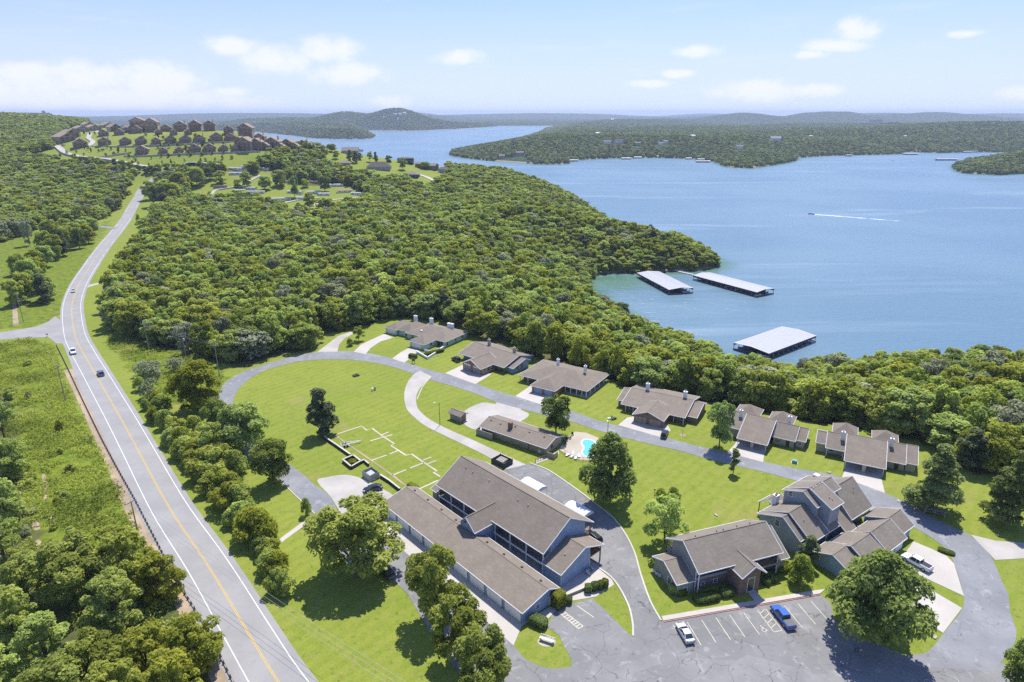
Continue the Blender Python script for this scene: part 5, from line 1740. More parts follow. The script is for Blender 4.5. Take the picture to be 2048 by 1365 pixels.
for bb in (A, Bh, C_, D_, E_, F_):
    c4 = [bb.r.matrix_world.inverted() @ ch_.matrix_world @ Vector(q) for ch_ in bb.r.children if ch_.type == 'MESH' for q in ch_.bound_box]
    bx0, bx1, by0, by1 = min(q.x for q in c4), max(q.x for q in c4), min(q.y for q in c4), max(q.y for q in c4)
    an_ = bb.r.rotation_euler.z
    ddx, ddy = gx - bb.r.location.x, gy - bb.r.location.y
    lx0, ly0 = ddx * cos(an_) + ddy * sin(an_), -ddx * sin(an_) + ddy * cos(an_)
    ok &= ~((lx0 > bx0 - 4.5) & (lx0 < bx1 + 4.5) & (ly0 > by0 - 6) & (ly0 < by1 + 3.5))
gx, gy = gx[ok], gy[ok]
gz = terrain(gx, gy)
tk = np.where(fbm(gx / 40, gy / 40) > 0.56, 2, 0)
rnd = RS.rand(gx.size)
kidx = np.select([rnd < 0.28, rnd < 0.48, rnd < 0.68, rnd < 0.76, rnd < 0.84, rnd < 0.91, rnd < 0.94], [0, 1, 2, 3, 4, 5, 6], 7)
shore_d = seg_dist(gx, gy, LAND1)
kidx = np.where((shore_d < 16) & (RS.rand(gx.size) < 0.35), 7, kidx)
Rr = 4.2 + 3.6 * RS.rand(gx.size) ** 1.5
Hh = (9.0 + 6.5 * RS.rand(gx.size)) * np.clip(1.0 - (gy - 560) / 1400, 0.78, 1.0) * np.clip(0.66 + shore_d / 80, 0.66, 1.0)
Hh = np.where((gx > -430) & (gx < -245) & (gy > 875) & (gy < 1100), Hh * .5, Hh)
fw = gy * cos(PITCH) + (CAM_H - gz) * sin(PITCH)
sx_ = 1024 + F_PX * gx / fw
sy_ = 682.5 - F_PX * ((gy * sin(PITCH)) + (gz + 8 - CAM_H) * cos(PITCH)) / fw
vis = (sx_ > -20) & (sx_ < 2068) & (sy_ < 1380) & (sy_ > 200)
size = np.where(vis, Rr / fw, 0)
order = np.argsort(-np.where(vis, 1 / fw, 0))[:300]
one = np.zeros(gx.size, bool)
one[order] = True
LBL = {0: 'mid green oak-like tree in the wood between the houses and the lake', 1: 'spreading green tree in the wood between the houses and the lake', 2: 'bright yellow-green tree in the wood between the houses and the lake', 3: 'dark green tree in the wood between the houses and the lake',
       4: 'tall green tree in the wood between the houses and the lake', 5: 'pale grey-leaved tree in the wood between the houses and the lake', 6: 'dark columnar cedar in the wood between the houses and the lake', 7: 'light ash-green tree in the wood between the houses and the lake'}
NEARBY = [('the green house', A), ('the half-timbered house', Bh), ('the veranda house', C_), ('the long gabled house', D_), ('the stone carport house', E_), ('the long carport house', F_)]
ADJ = {0: 'mid green', 1: 'spreading green', 2: 'bright yellow-green', 3: 'dark green', 4: 'tall green', 5: 'pale grey-leaved', 6: 'dark columnar cedar', 7: 'light ash-green'}
for i in order:
    px_i = proj((gx[i], gy[i], gz[i]))[0]
    if px_i < 480:
        where = 'behind the power poles' if px_i > 300 else 'at the wood edge by the highway verge'
    elif px_i < 740:
        where = 'along the shaded bend of the loop road' if px_i < 620 else 'around the woodland drive'
    elif px_i > 1850:
        where = ('behind the two pines at the east end' if gy[i] < 165 else 'halfway down the slope beyond the pines' if gy[i] < 205 else 'on the lower slope near the shore beyond the pines')
    else:
        nm_ = min(NEARBY, key=lambda q: abs(proj(tuple(q[1].r.location))[0] + 20 - px_i))
        dd = hypot(gx[i] - nm_[1].r.location[0], gy[i] - nm_[1].r.location[1])
        where = ('at the wood edge behind ' if dd < 42 else 'a few trees deep behind ' if dd < 62 else 'far down the slope behind ') + nm_[0]
    big = ' large' if Rr[i] > 5.6 else ' small' if Rr[i] < 4.0 else ''
    tree('wood%d' % kidx[i], (gx[i], gy[i], gz[i] - 0.1), Rr[i], Hh[i], (ADJ[int(kidx[i])] + big + ' tree ' + where), 'tree', 'woodland trees nearest the houses', 'woodland_tree')


def scatter(name, x, y, z, R, H, rot, ki, keys):
    """one mass of instanced crowns"""
    n = len(x)
    me_ = bpy.data.meshes.new(name)
    me_.vertices.add(n)
    me_.vertices.foreach_set('co', np.stack([x, y, z], 1).astype('f').ravel())
    for nm, arr in (('sxy', R), ('sz', H), ('rot', rot)):
        a_ = me_.attributes.new(nm, 'FLOAT', 'POINT')
        a_.data.foreach_set('value', np.asarray(arr, 'f'))
    a_ = me_.attributes.new('pick', 'INT', 'POINT')
    a_.data.foreach_set('value', np.asarray(ki, 'i'))
    o = bpy.data.objects.new(name, me_)
    COL.objects.link(o)
    ng = bpy.data.node_groups.new(name, 'GeometryNodeTree')
    ng.interface.new_socket('Geometry', in_out='INPUT', socket_type='NodeSocketGeometry')
    ng.interface.new_socket('Geometry', in_out='OUTPUT', socket_type='NodeSocketGeometry')
    N, Lk = ng.nodes, ng.links
    gi, go = N.new('NodeGroupInput'), N.new('NodeGroupOutput')
    iop = N.new('GeometryNodeInstanceOnPoints')
    jn = N.new('GeometryNodeGeometryToInstance')
    infos = []
    for kk in keys:
        cr = next(ob for ob in bpy.data.objects if ob.data == KINDS[kk][0])
        oi = N.new('GeometryNodeObjectInfo')
        oi.inputs['Object'].default_value = cr
        oi.inputs['As Instance'].default_value = True
        infos.append(oi)
    join = N.new('GeometryNodeJoinGeometry')
    for oi in reversed(infos):
        Lk.new(oi.outputs['Geometry'], join.inputs[0])
    N.remove(jn)

    def attr(nm, tp):
        a_ = N.new('GeometryNodeInputNamedAttribute')
        a_.data_type = tp
        a_.inputs['Name'].default_value = nm
        return a_.outputs['Attribute']
    cs_ = N.new('ShaderNodeCombineXYZ')
    sx = attr('sxy', 'FLOAT')
    Lk.new(sx, cs_.inputs[0])
    Lk.new(sx, cs_.inputs[1])
    Lk.new(attr('sz', 'FLOAT'), cs_.inputs[2])
    cr_ = N.new('ShaderNodeCombineXYZ')
    Lk.new(attr('rot', 'FLOAT'), cr_.inputs[2])
    Lk.new(gi.outputs[0], iop.inputs['Points'])
    Lk.new(join.outputs[0], iop.inputs['Instance'])
    iop.inputs['Pick Instance'].default_value = True
    Lk.new(attr('pick', 'INT'), iop.inputs['Instance Index'])
    Lk.new(cr_.outputs[0], iop.inputs['Rotation'])
    Lk.new(cs_.outputs[0], iop.inputs['Scale'])
    Lk.new(iop.outputs[0], go.inputs[0])
    md = o.modifiers.new('scatter', 'NODES')
    md.node_group = ng
    return o


def norm_scale(keys, ki, R, H):
    R0 = np.array([KINDS[q][2] for q in keys])[ki]
    H0 = np.array([KINDS[q][3] for q in keys])[ki]
    return R / R0, H / H0


wk = ['wood%d' % i for i in range(8)]
for q in wk:
    if not any(ob.data == KINDS[q][0] for ob in bpy.data.objects):
        j = np.where(~one & vis)[0][0]
        tree(q, (gx[j], gy[j], gz[j]), Rr[j], Hh[j], LBL[int(q[4:])], 'tree', 'woodland trees nearest the houses', 'woodland_tree')
rest = ~one & (vis | (fw < 700))
ux0 = gx[vis] + RS.uniform(-1, 1, int(vis.sum())) * 3.2 + 1.5
uy0 = gy[vis] + RS.uniform(-1, 1, int(vis.sum())) * 3.2 + 2.5
uR, uH = Rr[vis] * 0.72, Hh[vis] * (0.38 + 0.30 * RS.rand(int(vis.sum())))
uk = np.where(RS.rand(len(ux0)) < 0.55, 2, 0)
sk = np.concatenate([kidx[rest], uk])
a_, b_ = norm_scale(wk, sk, np.concatenate([Rr[rest], uR]), np.concatenate([Hh[rest], uH]))
tag(scatter('woodland', np.concatenate([gx[rest], ux0]), np.concatenate([gy[rest], uy0]), np.concatenate([gz[rest] - 0.1, terrain(ux0, uy0) - 0.2]), a_, b_, RS.rand(len(sk)) * 6.28, sk, wk), kind='stuff')

# trees of the far shores
fk = ['far0', 'far1', 'far2']
fxs, fys = [], []
for (x0, x1, y0, y1, s_) in ((-200, 2300, 1150, 2400, 11.0), (-200, 2600, 2400, 3600, 15.0), (-200, 3600, 3600, 5200, 24.0), (1000, 1900, 1000, 1600, 9.0), (-2400, 500, 3500, 6600, 26.0), (-1900, -500, 1400, 3500, 16.0)):
    a1, a2 = np.meshgrid(np.arange(x0, x1, s_), np.arange(y0, y1, s_))
    fxs.append((a1 + RS.uniform(-.45, .45, a1.shape) * s_).ravel())
    fys.append((a2 + RS.uniform(-.45, .45, a2.shape) * s_).ravel())
fx_, fy_ = np.concatenate(fxs), np.concatenate(fys)
on = (seg_dist(fx_, fy_, LAND2) > 2) | (seg_dist(fx_, fy_, LAND3) > 2) | (seg_dist(fx_, fy_, LAND4) > 2)
hillw = pip(fx_, fy_, WOOD_HILL) & (fy_ > 1400)
on &= ~pip(fx_, fy_, HP([(1000, 326), (1018, 314), (1052, 316), (1064, 327), (1040, 329)]))
clear2 = pip(fx_, fy_, HP([(1715, 249), (1800, 249), (1806, 252), (1760, 254), (1715, 252)]))
on = (on & ~clear2) | hillw
FH = [(1004, 318, 12, 'roof2', 'tan_siding', 'tan house in the clearing on the tip of the peninsula'), (1040, 312, 16, 'roof2', 'stone', 'long house behind the clearing on the peninsula'), (1215, 289, 16, 'roof2', 'white', 'pale house on the wooded peninsula slope'), (1238, 287, 18, 'roof_dark', 'trim', 'grey house next to the pale one on the peninsula'),
      (1322, 292, 10, 'roof2', 'white', 'white house on the peninsula above the docks'), (1332, 288, 9, 'roof2', 'white', 'second white house above the docks'), (1386, 277, 10, 'dock_roof', 'white', 'bright white roof in the far woods'), (1480, 299, 14, 'roof2', 'white', 'pale house above the headland'), (1552, 282, 22, 'dock_roof', 'white', 'largest white building in the woods beyond the headland'),
      (1622, 277, 8, 'dock_roof', 'white', 'small white building high in the far woods'), (1810, 277, 8, 'dock_roof', 'white', 'tiny white building below the far ridge'), (1728, 247, 14, 'dock_roof', 'white', 'white building on the ridge clearing'), (1752, 247, 28, 'roof_dark', 'brick', 'long dark building on the ridge clearing'), (1986, 241, 12, 'dock_roof', 'white', 'white house at the right end of the far ridge'),
      (2020, 241, 14, 'roof2', 'white', 'pale house at the right end of the far ridge'), (1196, 271, 8, 'dock_roof', 'white', 'white speck of a house deep in the peninsula woods'), (1276, 292, 12, 'roof2', 'tan_siding', 'tan house deep in the peninsula woods'), (1225, 241, 6, 'dock_roof', 'white', 'white speck on the distant slope')]
for h_ in FH:
    q = hit(h_[0], h_[1])
    on &= ~((np.abs(fx_ - q[0] * fy_ / q[1]) < h_[2] / F_PX * depth_at(q) * .5 + 3) & (fy_ > q[1] - 50) & (fy_ < q[1] + 14))
fx_, fy_ = fx_[on], fy_[on]
fz_ = terrain(fx_, fy_)
fwf = fy_ * cos(PITCH) + (CAM_H - fz_) * sin(PITCH)
v_ = np.abs(F_PX * fx_ / fwf) < 1090
fx_, fy_, fz_ = fx_[v_], fy_[v_], fz_[v_]
n_ = len(fx_)
fki = RS.choice(3, n_, p=[0.36, 0.52, 0.12])
fR = (4.8 + 2.8 * RS.rand(n_)) * np.clip(fy_ / 3000, 1, 1.9)
fH = (7.5 + 4.5 * RS.rand(n_)) * np.clip(fy_ / 5000, 1, 1.25)
for q in range(3):
    j = int(np.argmin(np.where((fki == q), fwf[v_], 1e9)))
    tree(fk[q], (fx_[j], fy_[j], fz_[j]), fR[j], fH[j], 'low shore tree on the small wooded point across the water', 'tree', 'trees on the far shore', 'shore_tree')
a_, b_ = norm_scale(fk, fki, fR, fH)
tag(scatter('far_woods', fx_, fy_, fz_ - 0.3, a_, b_, RS.rand(n_) * 6.28, fki, fk), kind='stuff')

# tall weeds and brush on the bank below the guardrail and in the rough strip
wx, wy = np.meshgrid(np.arange(-260, 20, 0.85), np.arange(60, 300, 0.85))
wx = (wx + RS.uniform(-.5, .5, wx.shape)).ravel()
wy = (wy + RS.uniform(-.5, .5, wy.shape)).ravel()
mk = pip(wx, wy, MEADOW) | (pip(wx, wy, ROUGH) & (RS.rand(wx.size) < 0.55)) | (pip(wx, wy, WOOD_NEAR) & (RS.rand(wx.size) < 0.35))
pth = np.full(wx.shape, 1e9)
for p in [P(82, 960), P(88, 1000), P(84, 1045), P(78, 1080), P(84, 1120), P(80, 1150)]:
    pth = np.minimum(pth, (wx - p[0]) ** 2 + (wy - p[1]) ** 2)
dm = np.full(wx.shape, 1e9)
for p in hwp[::2]:
    dm = np.minimum(dm, (wx - p[0]) ** 2 + (wy - p[1]) ** 2)
mk &= (pth > 1.6 ** 2) & (dm > 8.3 ** 2) & (fbm(wx / 5.0, wy / 5.0) > 0.40) & (wx > -0.86 * wy - 12)
wx, wy, dens_ = wx[mk], wy[mk], fbm(wx[mk] / 9, wy[mk] / 9)
n_ = len(wx)
per = 10
hgt = 0.30 + 3.2 * np.clip(dens_ - 0.45, 0, 1) + 0.7 * RS.rand(n_) ** 4 + 0.9 * (fbm(wx / 2.2 + 40, wy / 2.2) > 0.64)
px_ = np.repeat(wx, per) + RS.normal(size=n_ * per) * 0.42
py_ = np.repeat(wy, per) + RS.normal(size=n_ * per) * 0.42
pz_ = np.repeat(hgt, per) * (0.35 + 0.7 * RS.rand(n_ * per))
pc = np.stack([px_, py_, pz_], 1)
nr = RS.normal(size=pc.shape) + np.array([0, 0, 0.8])
nr /= np.linalg.norm(nr, axis=1)[:, None]
u_ = np.cross(nr, RS.normal(size=pc.shape))
u_ /= np.linalg.norm(u_, axis=1)[:, None]
w_ = np.cross(nr, u_)
s_ = (0.16 + 0.22 * RS.rand(len(pc)))[:, None]
v4 = np.stack([pc - u_ * s_, pc - w_ * s_ * 0.5, pc + u_ * s_, pc + w_ * s_ * 0.5], 1).reshape(-1, 3)
tn = np.clip(0.35 * RS.rand(len(pc)) + 1.9 * (np.repeat(fbm(wx / 8 + 3, wy / 8), per) - 0.5) + 0.35, 0, 1)
wm_ = leaf_mesh('undergrowth', v4, np.arange(4 * len(pc)).reshape(-1, 4), np.repeat(tn, 4), 'weed')
wo = bpy.data.objects.new('undergrowth', wm_)
COL.objects.link(wo)
tag(wo, kind='stuff')
print('WOODS', int(rest.sum()), 'FAR', len(fx_), 'WEEDS', len(pc))


# ------------------------------------------------------------------ vehicles
CARS = {
    'sedan': dict(L=4.75, W=1.82, body=[(-2.37, .34), (-2.37, .80), (-2.25, .95), (-1.55, 1.02), (.95, .98), (2.1, .82), (2.37, .62), (2.37, .34)], cab=[(-1.85, 1.0), (-1.15, 1.42), (.15, 1.46), (1.15, .97)], roof=(-1.12, .12, 1.45), ax=(-1.42, 1.42), r=.33),
    'suv': dict(L=4.9, W=1.92, body=[(-2.4, .4), (-2.42, .95), (-2.35, 1.12), (.85, 1.12), (2.2, 1.0), (2.42, .8), (2.42, .4)], cab=[(-2.36, 1.1), (-2.1, 1.72), (.1, 1.76), (.95, 1.1)], roof=(-2.1, .1, 1.76), ax=(-1.45, 1.45), r=.38),
    'pickup': dict(L=5.9, W=2.0, body=[(-2.95, .5), (-2.95, 1.1), (1.05, 1.14), (2.6, 1.06), (2.95, .88), (2.95, .5)], cab=[(-1.0, 1.1), (-.85, 1.84), (.75, 1.88), (1.5, 1.12)], roof=(-.86, .76, 1.88), ax=(-1.85, 1.85), r=.42, bed=(-2.85, -1.08)),
    'jeep': dict(L=4.2, W=1.85, body=[(-2.05, .5), (-2.05, 1.1), (.55, 1.12), (1.9, 1.02), (2.05, .9), (2.05, .5)], cab=[(-2.02, 1.1), (-1.95, 1.8), (.25, 1.82), (.6, 1.12)], roof=(-1.97, .27, 1.82), ax=(-1.2, 1.25), r=.42),
}
M['dark_cover'] = plain('dark_vinyl', (0.10, 0.105, 0.11), 0.6, var=0.1)


def loft(prof, wb, wt=None, z0=None, z1=None):
    """side profile extruded across, narrowing towards the top"""
    wt = wb if wt is None else wt
    zs = [p[1] for p in prof]
    lo, hi = min(zs), max(zs)
    mb = MB()
    n = len(prof)
    half = [(wb + (wt - wb) * (p[1] - lo) / (hi - lo + 1e-9)) / 2 for p in prof]
    vs = [(p[0], -h, p[1]) for p, h in zip(prof, half)] + [(p[0], h, p[1]) for p, h in zip(prof, half)]
    mb.add(vs, [tuple(range(n)), tuple(range(2 * n - 1, n - 1, -1))] + [(i, n + i, n + (i + 1) % n, (i + 1) % n) for i in range(n)])
    return mb


def car(kd, col, label, loc, ang, cat='car', group=None, name=None):
    c = CARS[kd]
    t = thing(name or {'sedan': 'sedan', 'suv': 'suv', 'pickup': 'pickup_truck', 'jeep': 'jeep_style_car'}[kd], label, cat, loc, ang, group)
    pm = paint(col[0], col[1])
    key = kd + col[0]
    W_ = c['W']
    if 'bed' in c:
        mb = loft([p for p in c['body'] if p[0] > -99], W_, W_ * 0.95)
    else:
        mb = loft(c['body'], W_, W_ * 0.95)
    body = mb.build('body', pm, t)
    bv = body.modifiers.new('edge', 'BEVEL')
    bv.width, bv.segments, bv.limit_method = 0.09, 2, 'ANGLE'
    cabp = c['cab']
    loft(cabp, W_ * 0.90, W_ * 0.72).build('windows', M['glass'], t)
    r0, r1, rz_ = c['roof']
    rb = MB().prism([(r0 - .05, -W_ * .36), (r1 + .04, -W_ * .345), (r1 + .04, W_ * .345), (r0 - .05, W_ * .36)], rz_ - 0.03, rz_ + 0.035).build('roof', pm, t)
    # pillars
    pb = MB()
    for sgn in (-1, 1):
        for (x0, z0), (x1, z1) in ((cabp[0], cabp[1]), (cabp[3], cabp[2])):
            pb.bar((x0, sgn * W_ * .445, z0), (x1, sgn * W_ * .355, z1), 0.09, 0.09)
        xm = (cabp[1][0] + cabp[2][0]) / 2 - 0.1
        pb.bar((xm, sgn * W_ * .452, cabp[0][1]), (xm, sgn * W_ * .362, cabp[1][1]), 0.1, 0.06)
    pb.build('pillars', pm, t)
    for ax in c['ax']:
        for sgn in (-1, 1):
            y = sgn * (W_ / 2 - 0.12)
            wh = MB().tube([(ax, y - 0.12, c['r']), (ax, y + 0.12, c['r'])], c['r'], 14).build('wheel', M['tyre'], t)
            MB().tube([(ax, y + sgn * 0.10, c['r']), (ax, y + sgn * 0.135, c['r'])], c['r'] * 0.58, 10).build('rim', M['metal_grey'], wh)
    xe = max(p[0] for p in c['body'])
    xr = min(p[0] for p in c['body'])
    for sgn in (-1, 1):
        MB().box(xe - 0.18, xe + 0.02, *sorted((sgn * W_ * .28, sgn * W_ * .45)), 0.66, 0.82).build('headlight', M['white'], t)
        MB().box(xr - 0.02, xr + 0.1, *sorted((sgn * W_ * .32, sgn * W_ * .47)), 0.78, 0.98).build('tail_light', paint('red_lens', (0.35, 0.02, 0.02)), t)
        MB().box(cabp[3][0] - 0.35, cabp[3][0] - 0.15, *sorted((sgn * W_ * .46, sgn * W_ * .56)), cabp[3][1] + 0.05, cabp[3][1] + 0.2).build('mirror', pm, t)
    MB().box(xe - 0.05, xe + 0.06, -W_ * .42, W_ * .42, 0.36, 0.58).build('bumper', M['metal_grey'], t)
    MB().box(xr - 0.06, xr + 0.05, -W_ * .42, W_ * .42, 0.40, 0.60).build('bumper', M['metal_grey'], t)
    if 'bed' in c:
        b0, b1 = c['bed']
        zt = 1.11
        if col[0] == 'blue_paint':
            MB().box(b0, b1, -W_ * .42, W_ * .42, zt - 0.05, zt + 0.06).build('bed_cover', M['dark_cover'], t)
        else:
            MB().box(b0 + .05, b1 - .03, -W_ * .38, W_ * .38, zt - 0.10, zt + 0.03).build('bed_floor', M['black'], t)
            for sgn in (-1, 1):
                MB().box(b0, b1, *sorted((sgn * W_ * .40, sgn * W_ * .47)), zt - .02, zt + 0.16).build('bed_rail', pm, t)
            MB().box(b0 - 0.04, b0 + 0.06, -W_ * .44, W_ * .44, zt - .02, zt + 0.15).build('tailgate', pm, t)
    if kd == 'jeep':
        MB().tube([(-2.1, -.1, 1.0), (-2.3, -.1, 1.0)], 0.38, 12).build('spare_wheel', M['tyre'], t)
    if kd == 'suv':
        for sgn in (-1, 1):
            MB().bar((-1.8, sgn * .62, 1.84), (0, sgn * .62, 1.84), 0.05, 0.05).build('roof_rail', M['metal_grey'], t)
    return t


def head(pa, pb):
    a, b = P(*pa), P(*pb)
    return atan2(a[1] - b[1], a[0] - b[0])


WHT, BLK, BLU, SIL, NAV = ('white_paint_car', (0.80, 0.80, 0.80)), ('black_paint', (0.012, 0.013, 0.016)), ('blue_paint', (0.02, 0.11, 0.42)), ('silver_paint', (0.62, 0.64, 0.64)), ('grey_blue_paint', (0.10, 0.14, 0.20))
la = atan2(-lot_dir[1], -lot_dir[0])
row_u = (row1 - row0) / 10
q = row0 + row_u * 0.35 + lot_dir * 2.9
car('sedan', SIL, 'silver-white sedan parked at the near end of the striped bays', (q[0], q[1], 0.06), la)
q = row0 + row_u * 7.15 + lot_dir * 3.2
car('pickup', BLU, 'bright blue pickup with a covered bed parked beside the hatched bay', (q[0], q[1], 0.06), la, 'pickup')
car('pickup', WHT, 'white crew-cab pickup with an open bed on the concrete garage drive', P(1832, 1130, 0.07), head((1795, 1110), (1868, 1150)), 'pickup')
car('pickup', WHT, 'white pickup driving towards the junction on the near highway lane', P(147, 706, 0.08), head((152, 728), (145, 690)), 'pickup')
car('suv', NAV, 'dark blue-grey SUV driving away on the right lane of the highway', P(202, 750, 0.08), head((190, 728), (216, 775)), 'suv')
car('sedan', SIL, 'pale grey car far up the highway curve', P(147, 584, 0.08), head((143, 600), (155, 566)))
car('jeep', BLK, 'black jeep-style car with white roof patch at the end of the cream garage drive', P(1329, 872, 0.07), head((1336, 852), (1322, 886)), 'suv')
car('jeep', BLK, 'black jeep-style car standing beside the half-timbered house', P(912, 722, 0.05), head((900, 716), (924, 728)), 'suv')
car('sedan', BLK, 'black sedan parked on the gravel yard beside the bin enclosure', P(746, 981, 0.06), head((726, 985), (766, 976)))
car('suv', BLK, 'dark SUV nosed up to the rear deck of the lodge', P(1186, 1079, 0.06), head((1172, 1068), (1198, 1090)), 'suv')
car('sedan', BLK, 'dark car half hidden under the largest ash tree on the garage lane', P(772, 1148, 0.06), head((760, 1138), (786, 1160)))

# ------------------------------------------------------------------ canopies, enclosures, walls, small things of the grounds
for i, (cx, cy) in enumerate(((1066, 986), (1156, 1036))):
    lb = ('white canopy tent on the lane behind the middle of the lodge', 'white canopy tent on the lane behind the lodge, next to its end')[i]
    t = thing('canopy_tent', lb, 'canopy', P(cx, cy, 0.05), radians(-46.5), 'white canopy tents behind the lodge')
    mb = MB()
    sec = [(-1.9, 2.3), (-1.3, 2.75), (0, 3.05), (1.3, 2.75), (1.9, 2.3)]
    for j in range(4):
        (y0, z0), (y1, z1) = sec[j], sec[j + 1]
        mb.slab([(-3.1, y0, z0), (3.1, y0, z0), (3.1, y1, z1), (-3.1, y1, z1)], 0.04)
    mb.build('canopy_roof', M['canopy'], t)
    MB().box(-3.1, 3.1, -1.93, -1.90, 2.0, 2.3).box(-3.1, 3.1, 1.90, 1.93, 2.0, 2.3).build('valance', M['canopy'], t)
    MB().add([(3.1, -1.9, 2.05), (3.1, 1.9, 2.05), (3.1, 1.9, 2.3), (3.1, 1.3, 2.75), (3.1, 0, 3.05), (3.1, -1.3, 2.75), (3.1, -1.9, 2.3)], [(0, 1, 2, 3, 4, 5, 6)]).build('canopy_end', M['canopy'], t)
    for x in (-3.0, 0, 3.0):
        for y in (-1.85, 1.85):
            MB().tube([(x, y, 0), (x, y, 2.35)], 0.04, 6).build('leg', M['metal_grey'], t)


M['fence_grey'] = plain('silvery_fence_boards', (0.42, 0.41, 0.39), 0.85, var=0.2, scale=3)


def enclosure(px, ang, w, d, h, mat, label, lid):
    t = thing('bin_enclosure', label, 'enclosure', P(px[0], px[1], 0.05), radians(ang))
    n = 0
    for (x0, y0, x1, y1) in ((-w, -d, w, -d), (w, -d, w, d), (w, d, -w, d), (-w, d, -w, -d)):
        L_ = hypot(x1 - x0, y1 - y0)
        k_ = int(L_ / 0.42)
        for i in range(k_):
            a, b = (i + 0.06) / k_, (i + 0.94) / k_
            p0 = (x0 + (x1 - x0) * a, y0 + (y1 - y0) * a)
            p1 = (x0 + (x1 - x0) * b, y0 + (y1 - y0) * b)
            hh = h - 0.05 * ((i * 7 + n) % 3) / 2
            MB().bar((p0[0], p0[1], hh / 2), (p1[0], p1[1], hh / 2), 0.05, hh).build('board', M[mat], t)
        n += 1
    for x, y in ((-w, -d), (w, -d), (w, d), (-w, d)):
        MB().box(x - .08, x + .08, y - .08, y + .08, 0, h + 0.08).build('post', M[mat], t)
    b = thing('bin', lid, 'bin', P(px[0], px[1], 0.05), radians(ang))
    MB().box(-w * .55, w * .55, -d * .55, d * .5, 0, 1.25).build('bin_body', M['metal_grey'], b)
    MB().slab([(-w * .58, -d * .6, 1.3), (w * .58, -d * .6, 1.3), (w * .58, d * .55, 1.5), (-w * .58, d * .55, 1.5)], 0.06).build('lid', M['galv' if 'pale' in lid else 'wood_grey'], b)


enclosure((742, 955), -47, 1.75, 1.4, 1.8, 'fence_grey', 'square grey board enclosure beside the black sedan', 'pale-lidded bin inside the grey board enclosure')
enclosure((1004, 928), -42, 2.2, 1.8, 1.5, 'dark', 'dark board enclosure at the top corner of the lodge', 'small bin inside the dark board enclosure')


def wall_line(pts, w, h, mat, name, label, cap=None):
    c = [P(*p)[:2] for p in pts]
    a, b, z = ribbon_pts(c, w / 2, w / 2, 0)
    org = c[0]
    t = thing(name, label, 'wall', (org[0], org[1], 0))
    mb, mc = MB(), MB()
    for i in range(len(c) - 1):
        p, q_ = c[i], c[i + 1]
        mb.bar((p[0] - org[0], p[1] - org[1], h / 2 - 0.1), (q_[0] - org[0], q_[1] - org[1], h / 2 - 0.1), w, h + 0.2)
        mc.bar((p[0] - org[0], p[1] - org[1], h + 0.05), (q_[0] - org[0], q_[1] - org[1], h + 0.05), w + 0.12, 0.1)
    mb.build('wall_body', M[mat], t)
    mc.build('cap', M[cap or 'curb'], t)
    return t


wall_line([(646, 876), (674, 895), (701, 914)], 0.35, 0.8, 'dark', 'retaining_wall', 'low dark retaining wall running from the evergreen to the planter')  # shade of the front face is put into the colour of these dark walls
wall_line([(761, 955), (780, 967), (800, 983)], 0.35, 0.8, 'dark', 'retaining_wall', 'low dark retaining wall between the bin enclosure and the garage roof')
wall_line([(686, 925), (703, 939), (722, 928), (707, 916), (686, 925)], 0.35, 0.9, 'dark', 'planter_wall', 'square dark walled planter full of weeds at the lawn edge')
wall_line([(722, 928), (730, 924)], 0.3, 0.8, 'dark', 'retaining_wall', 'short stub of dark wall beside the planter')
wall_line([(730, 926), (738, 933)], 0.3, 0.8, 'dark', 'retaining_wall', 'short dark wall between the planter and the bin enclosure')
wall_line([(1128, 1196), (1150, 1187), (1172, 1178), (1192, 1172)], 0.4, 0.6, 'tan_siding', 'patio_wall', 'low tan wall along the patio beside the lodge end')
wall_line([(833, 706), (855, 719), (880, 703), (898, 688)], 0.3, 0.9, 'white', 'garden_wall', 'white sloping garden wall round the clipped hedge of the green house', 'white')


def hedge(px, ang, L_, w, h, label, group=None, mat='hedge', name='clipped_hedge'):
    rs = np.random.RandomState(int(px[0] * 7 + px[1]) % 9999)
    n = int(min(2600, 240 * (L_ * w + (L_ + w) * h)))
    u = rs.uniform(-1, 1, (n, 3))
    ax = rs.choice(3, n, p=[0.18, 0.30, 0.52])
    u[np.arange(n), ax] = np.where(rs.rand(n) < 0.5, -1, 1)
    u[:, 2] = np.where(ax == 2, 1, u[:, 2])
    nd = np.sum(np.abs(u) ** 5, 1) ** (1 / 5)
    u = u / np.maximum(nd, 1)[:, None] + 0.045 * rs.normal(size=(n, 3))
    p = u * [L_ / 2, w / 2, h / 2] + [0, 0, h / 2]
    nr = u + 0.5 * rs.normal(size=(n, 3))
    nr /= np.linalg.norm(nr, axis=1)[:, None]
    a = np.cross(nr, rs.normal(size=(n, 3)))
    a /= np.linalg.norm(a, axis=1)[:, None]
    b = np.cross(nr, a)
    s = 0.15
    v = np.stack([p - a * s, p - b * s * .6, p + a * s, p + b * s * .6], 1).reshape(-1, 3)
    me_ = leaf_mesh('foliage', v, np.arange(4 * n).reshape(-1, 4), np.repeat(rs.rand(n), 4), mat)
    t = thing(name, label, 'hedge', P(px[0], px[1], 0), radians(ang), group)
    o = bpy.data.objects.new('foliage', me_)
    COL.objects.link(o)
    o.parent = t
    MB().box(-L_ * .44, L_ * .44, -w * .42, w * .42, 0, h * .88).build('dark_core', M['leaf_core'], t)  # solid dark block filling the inside of the leaves


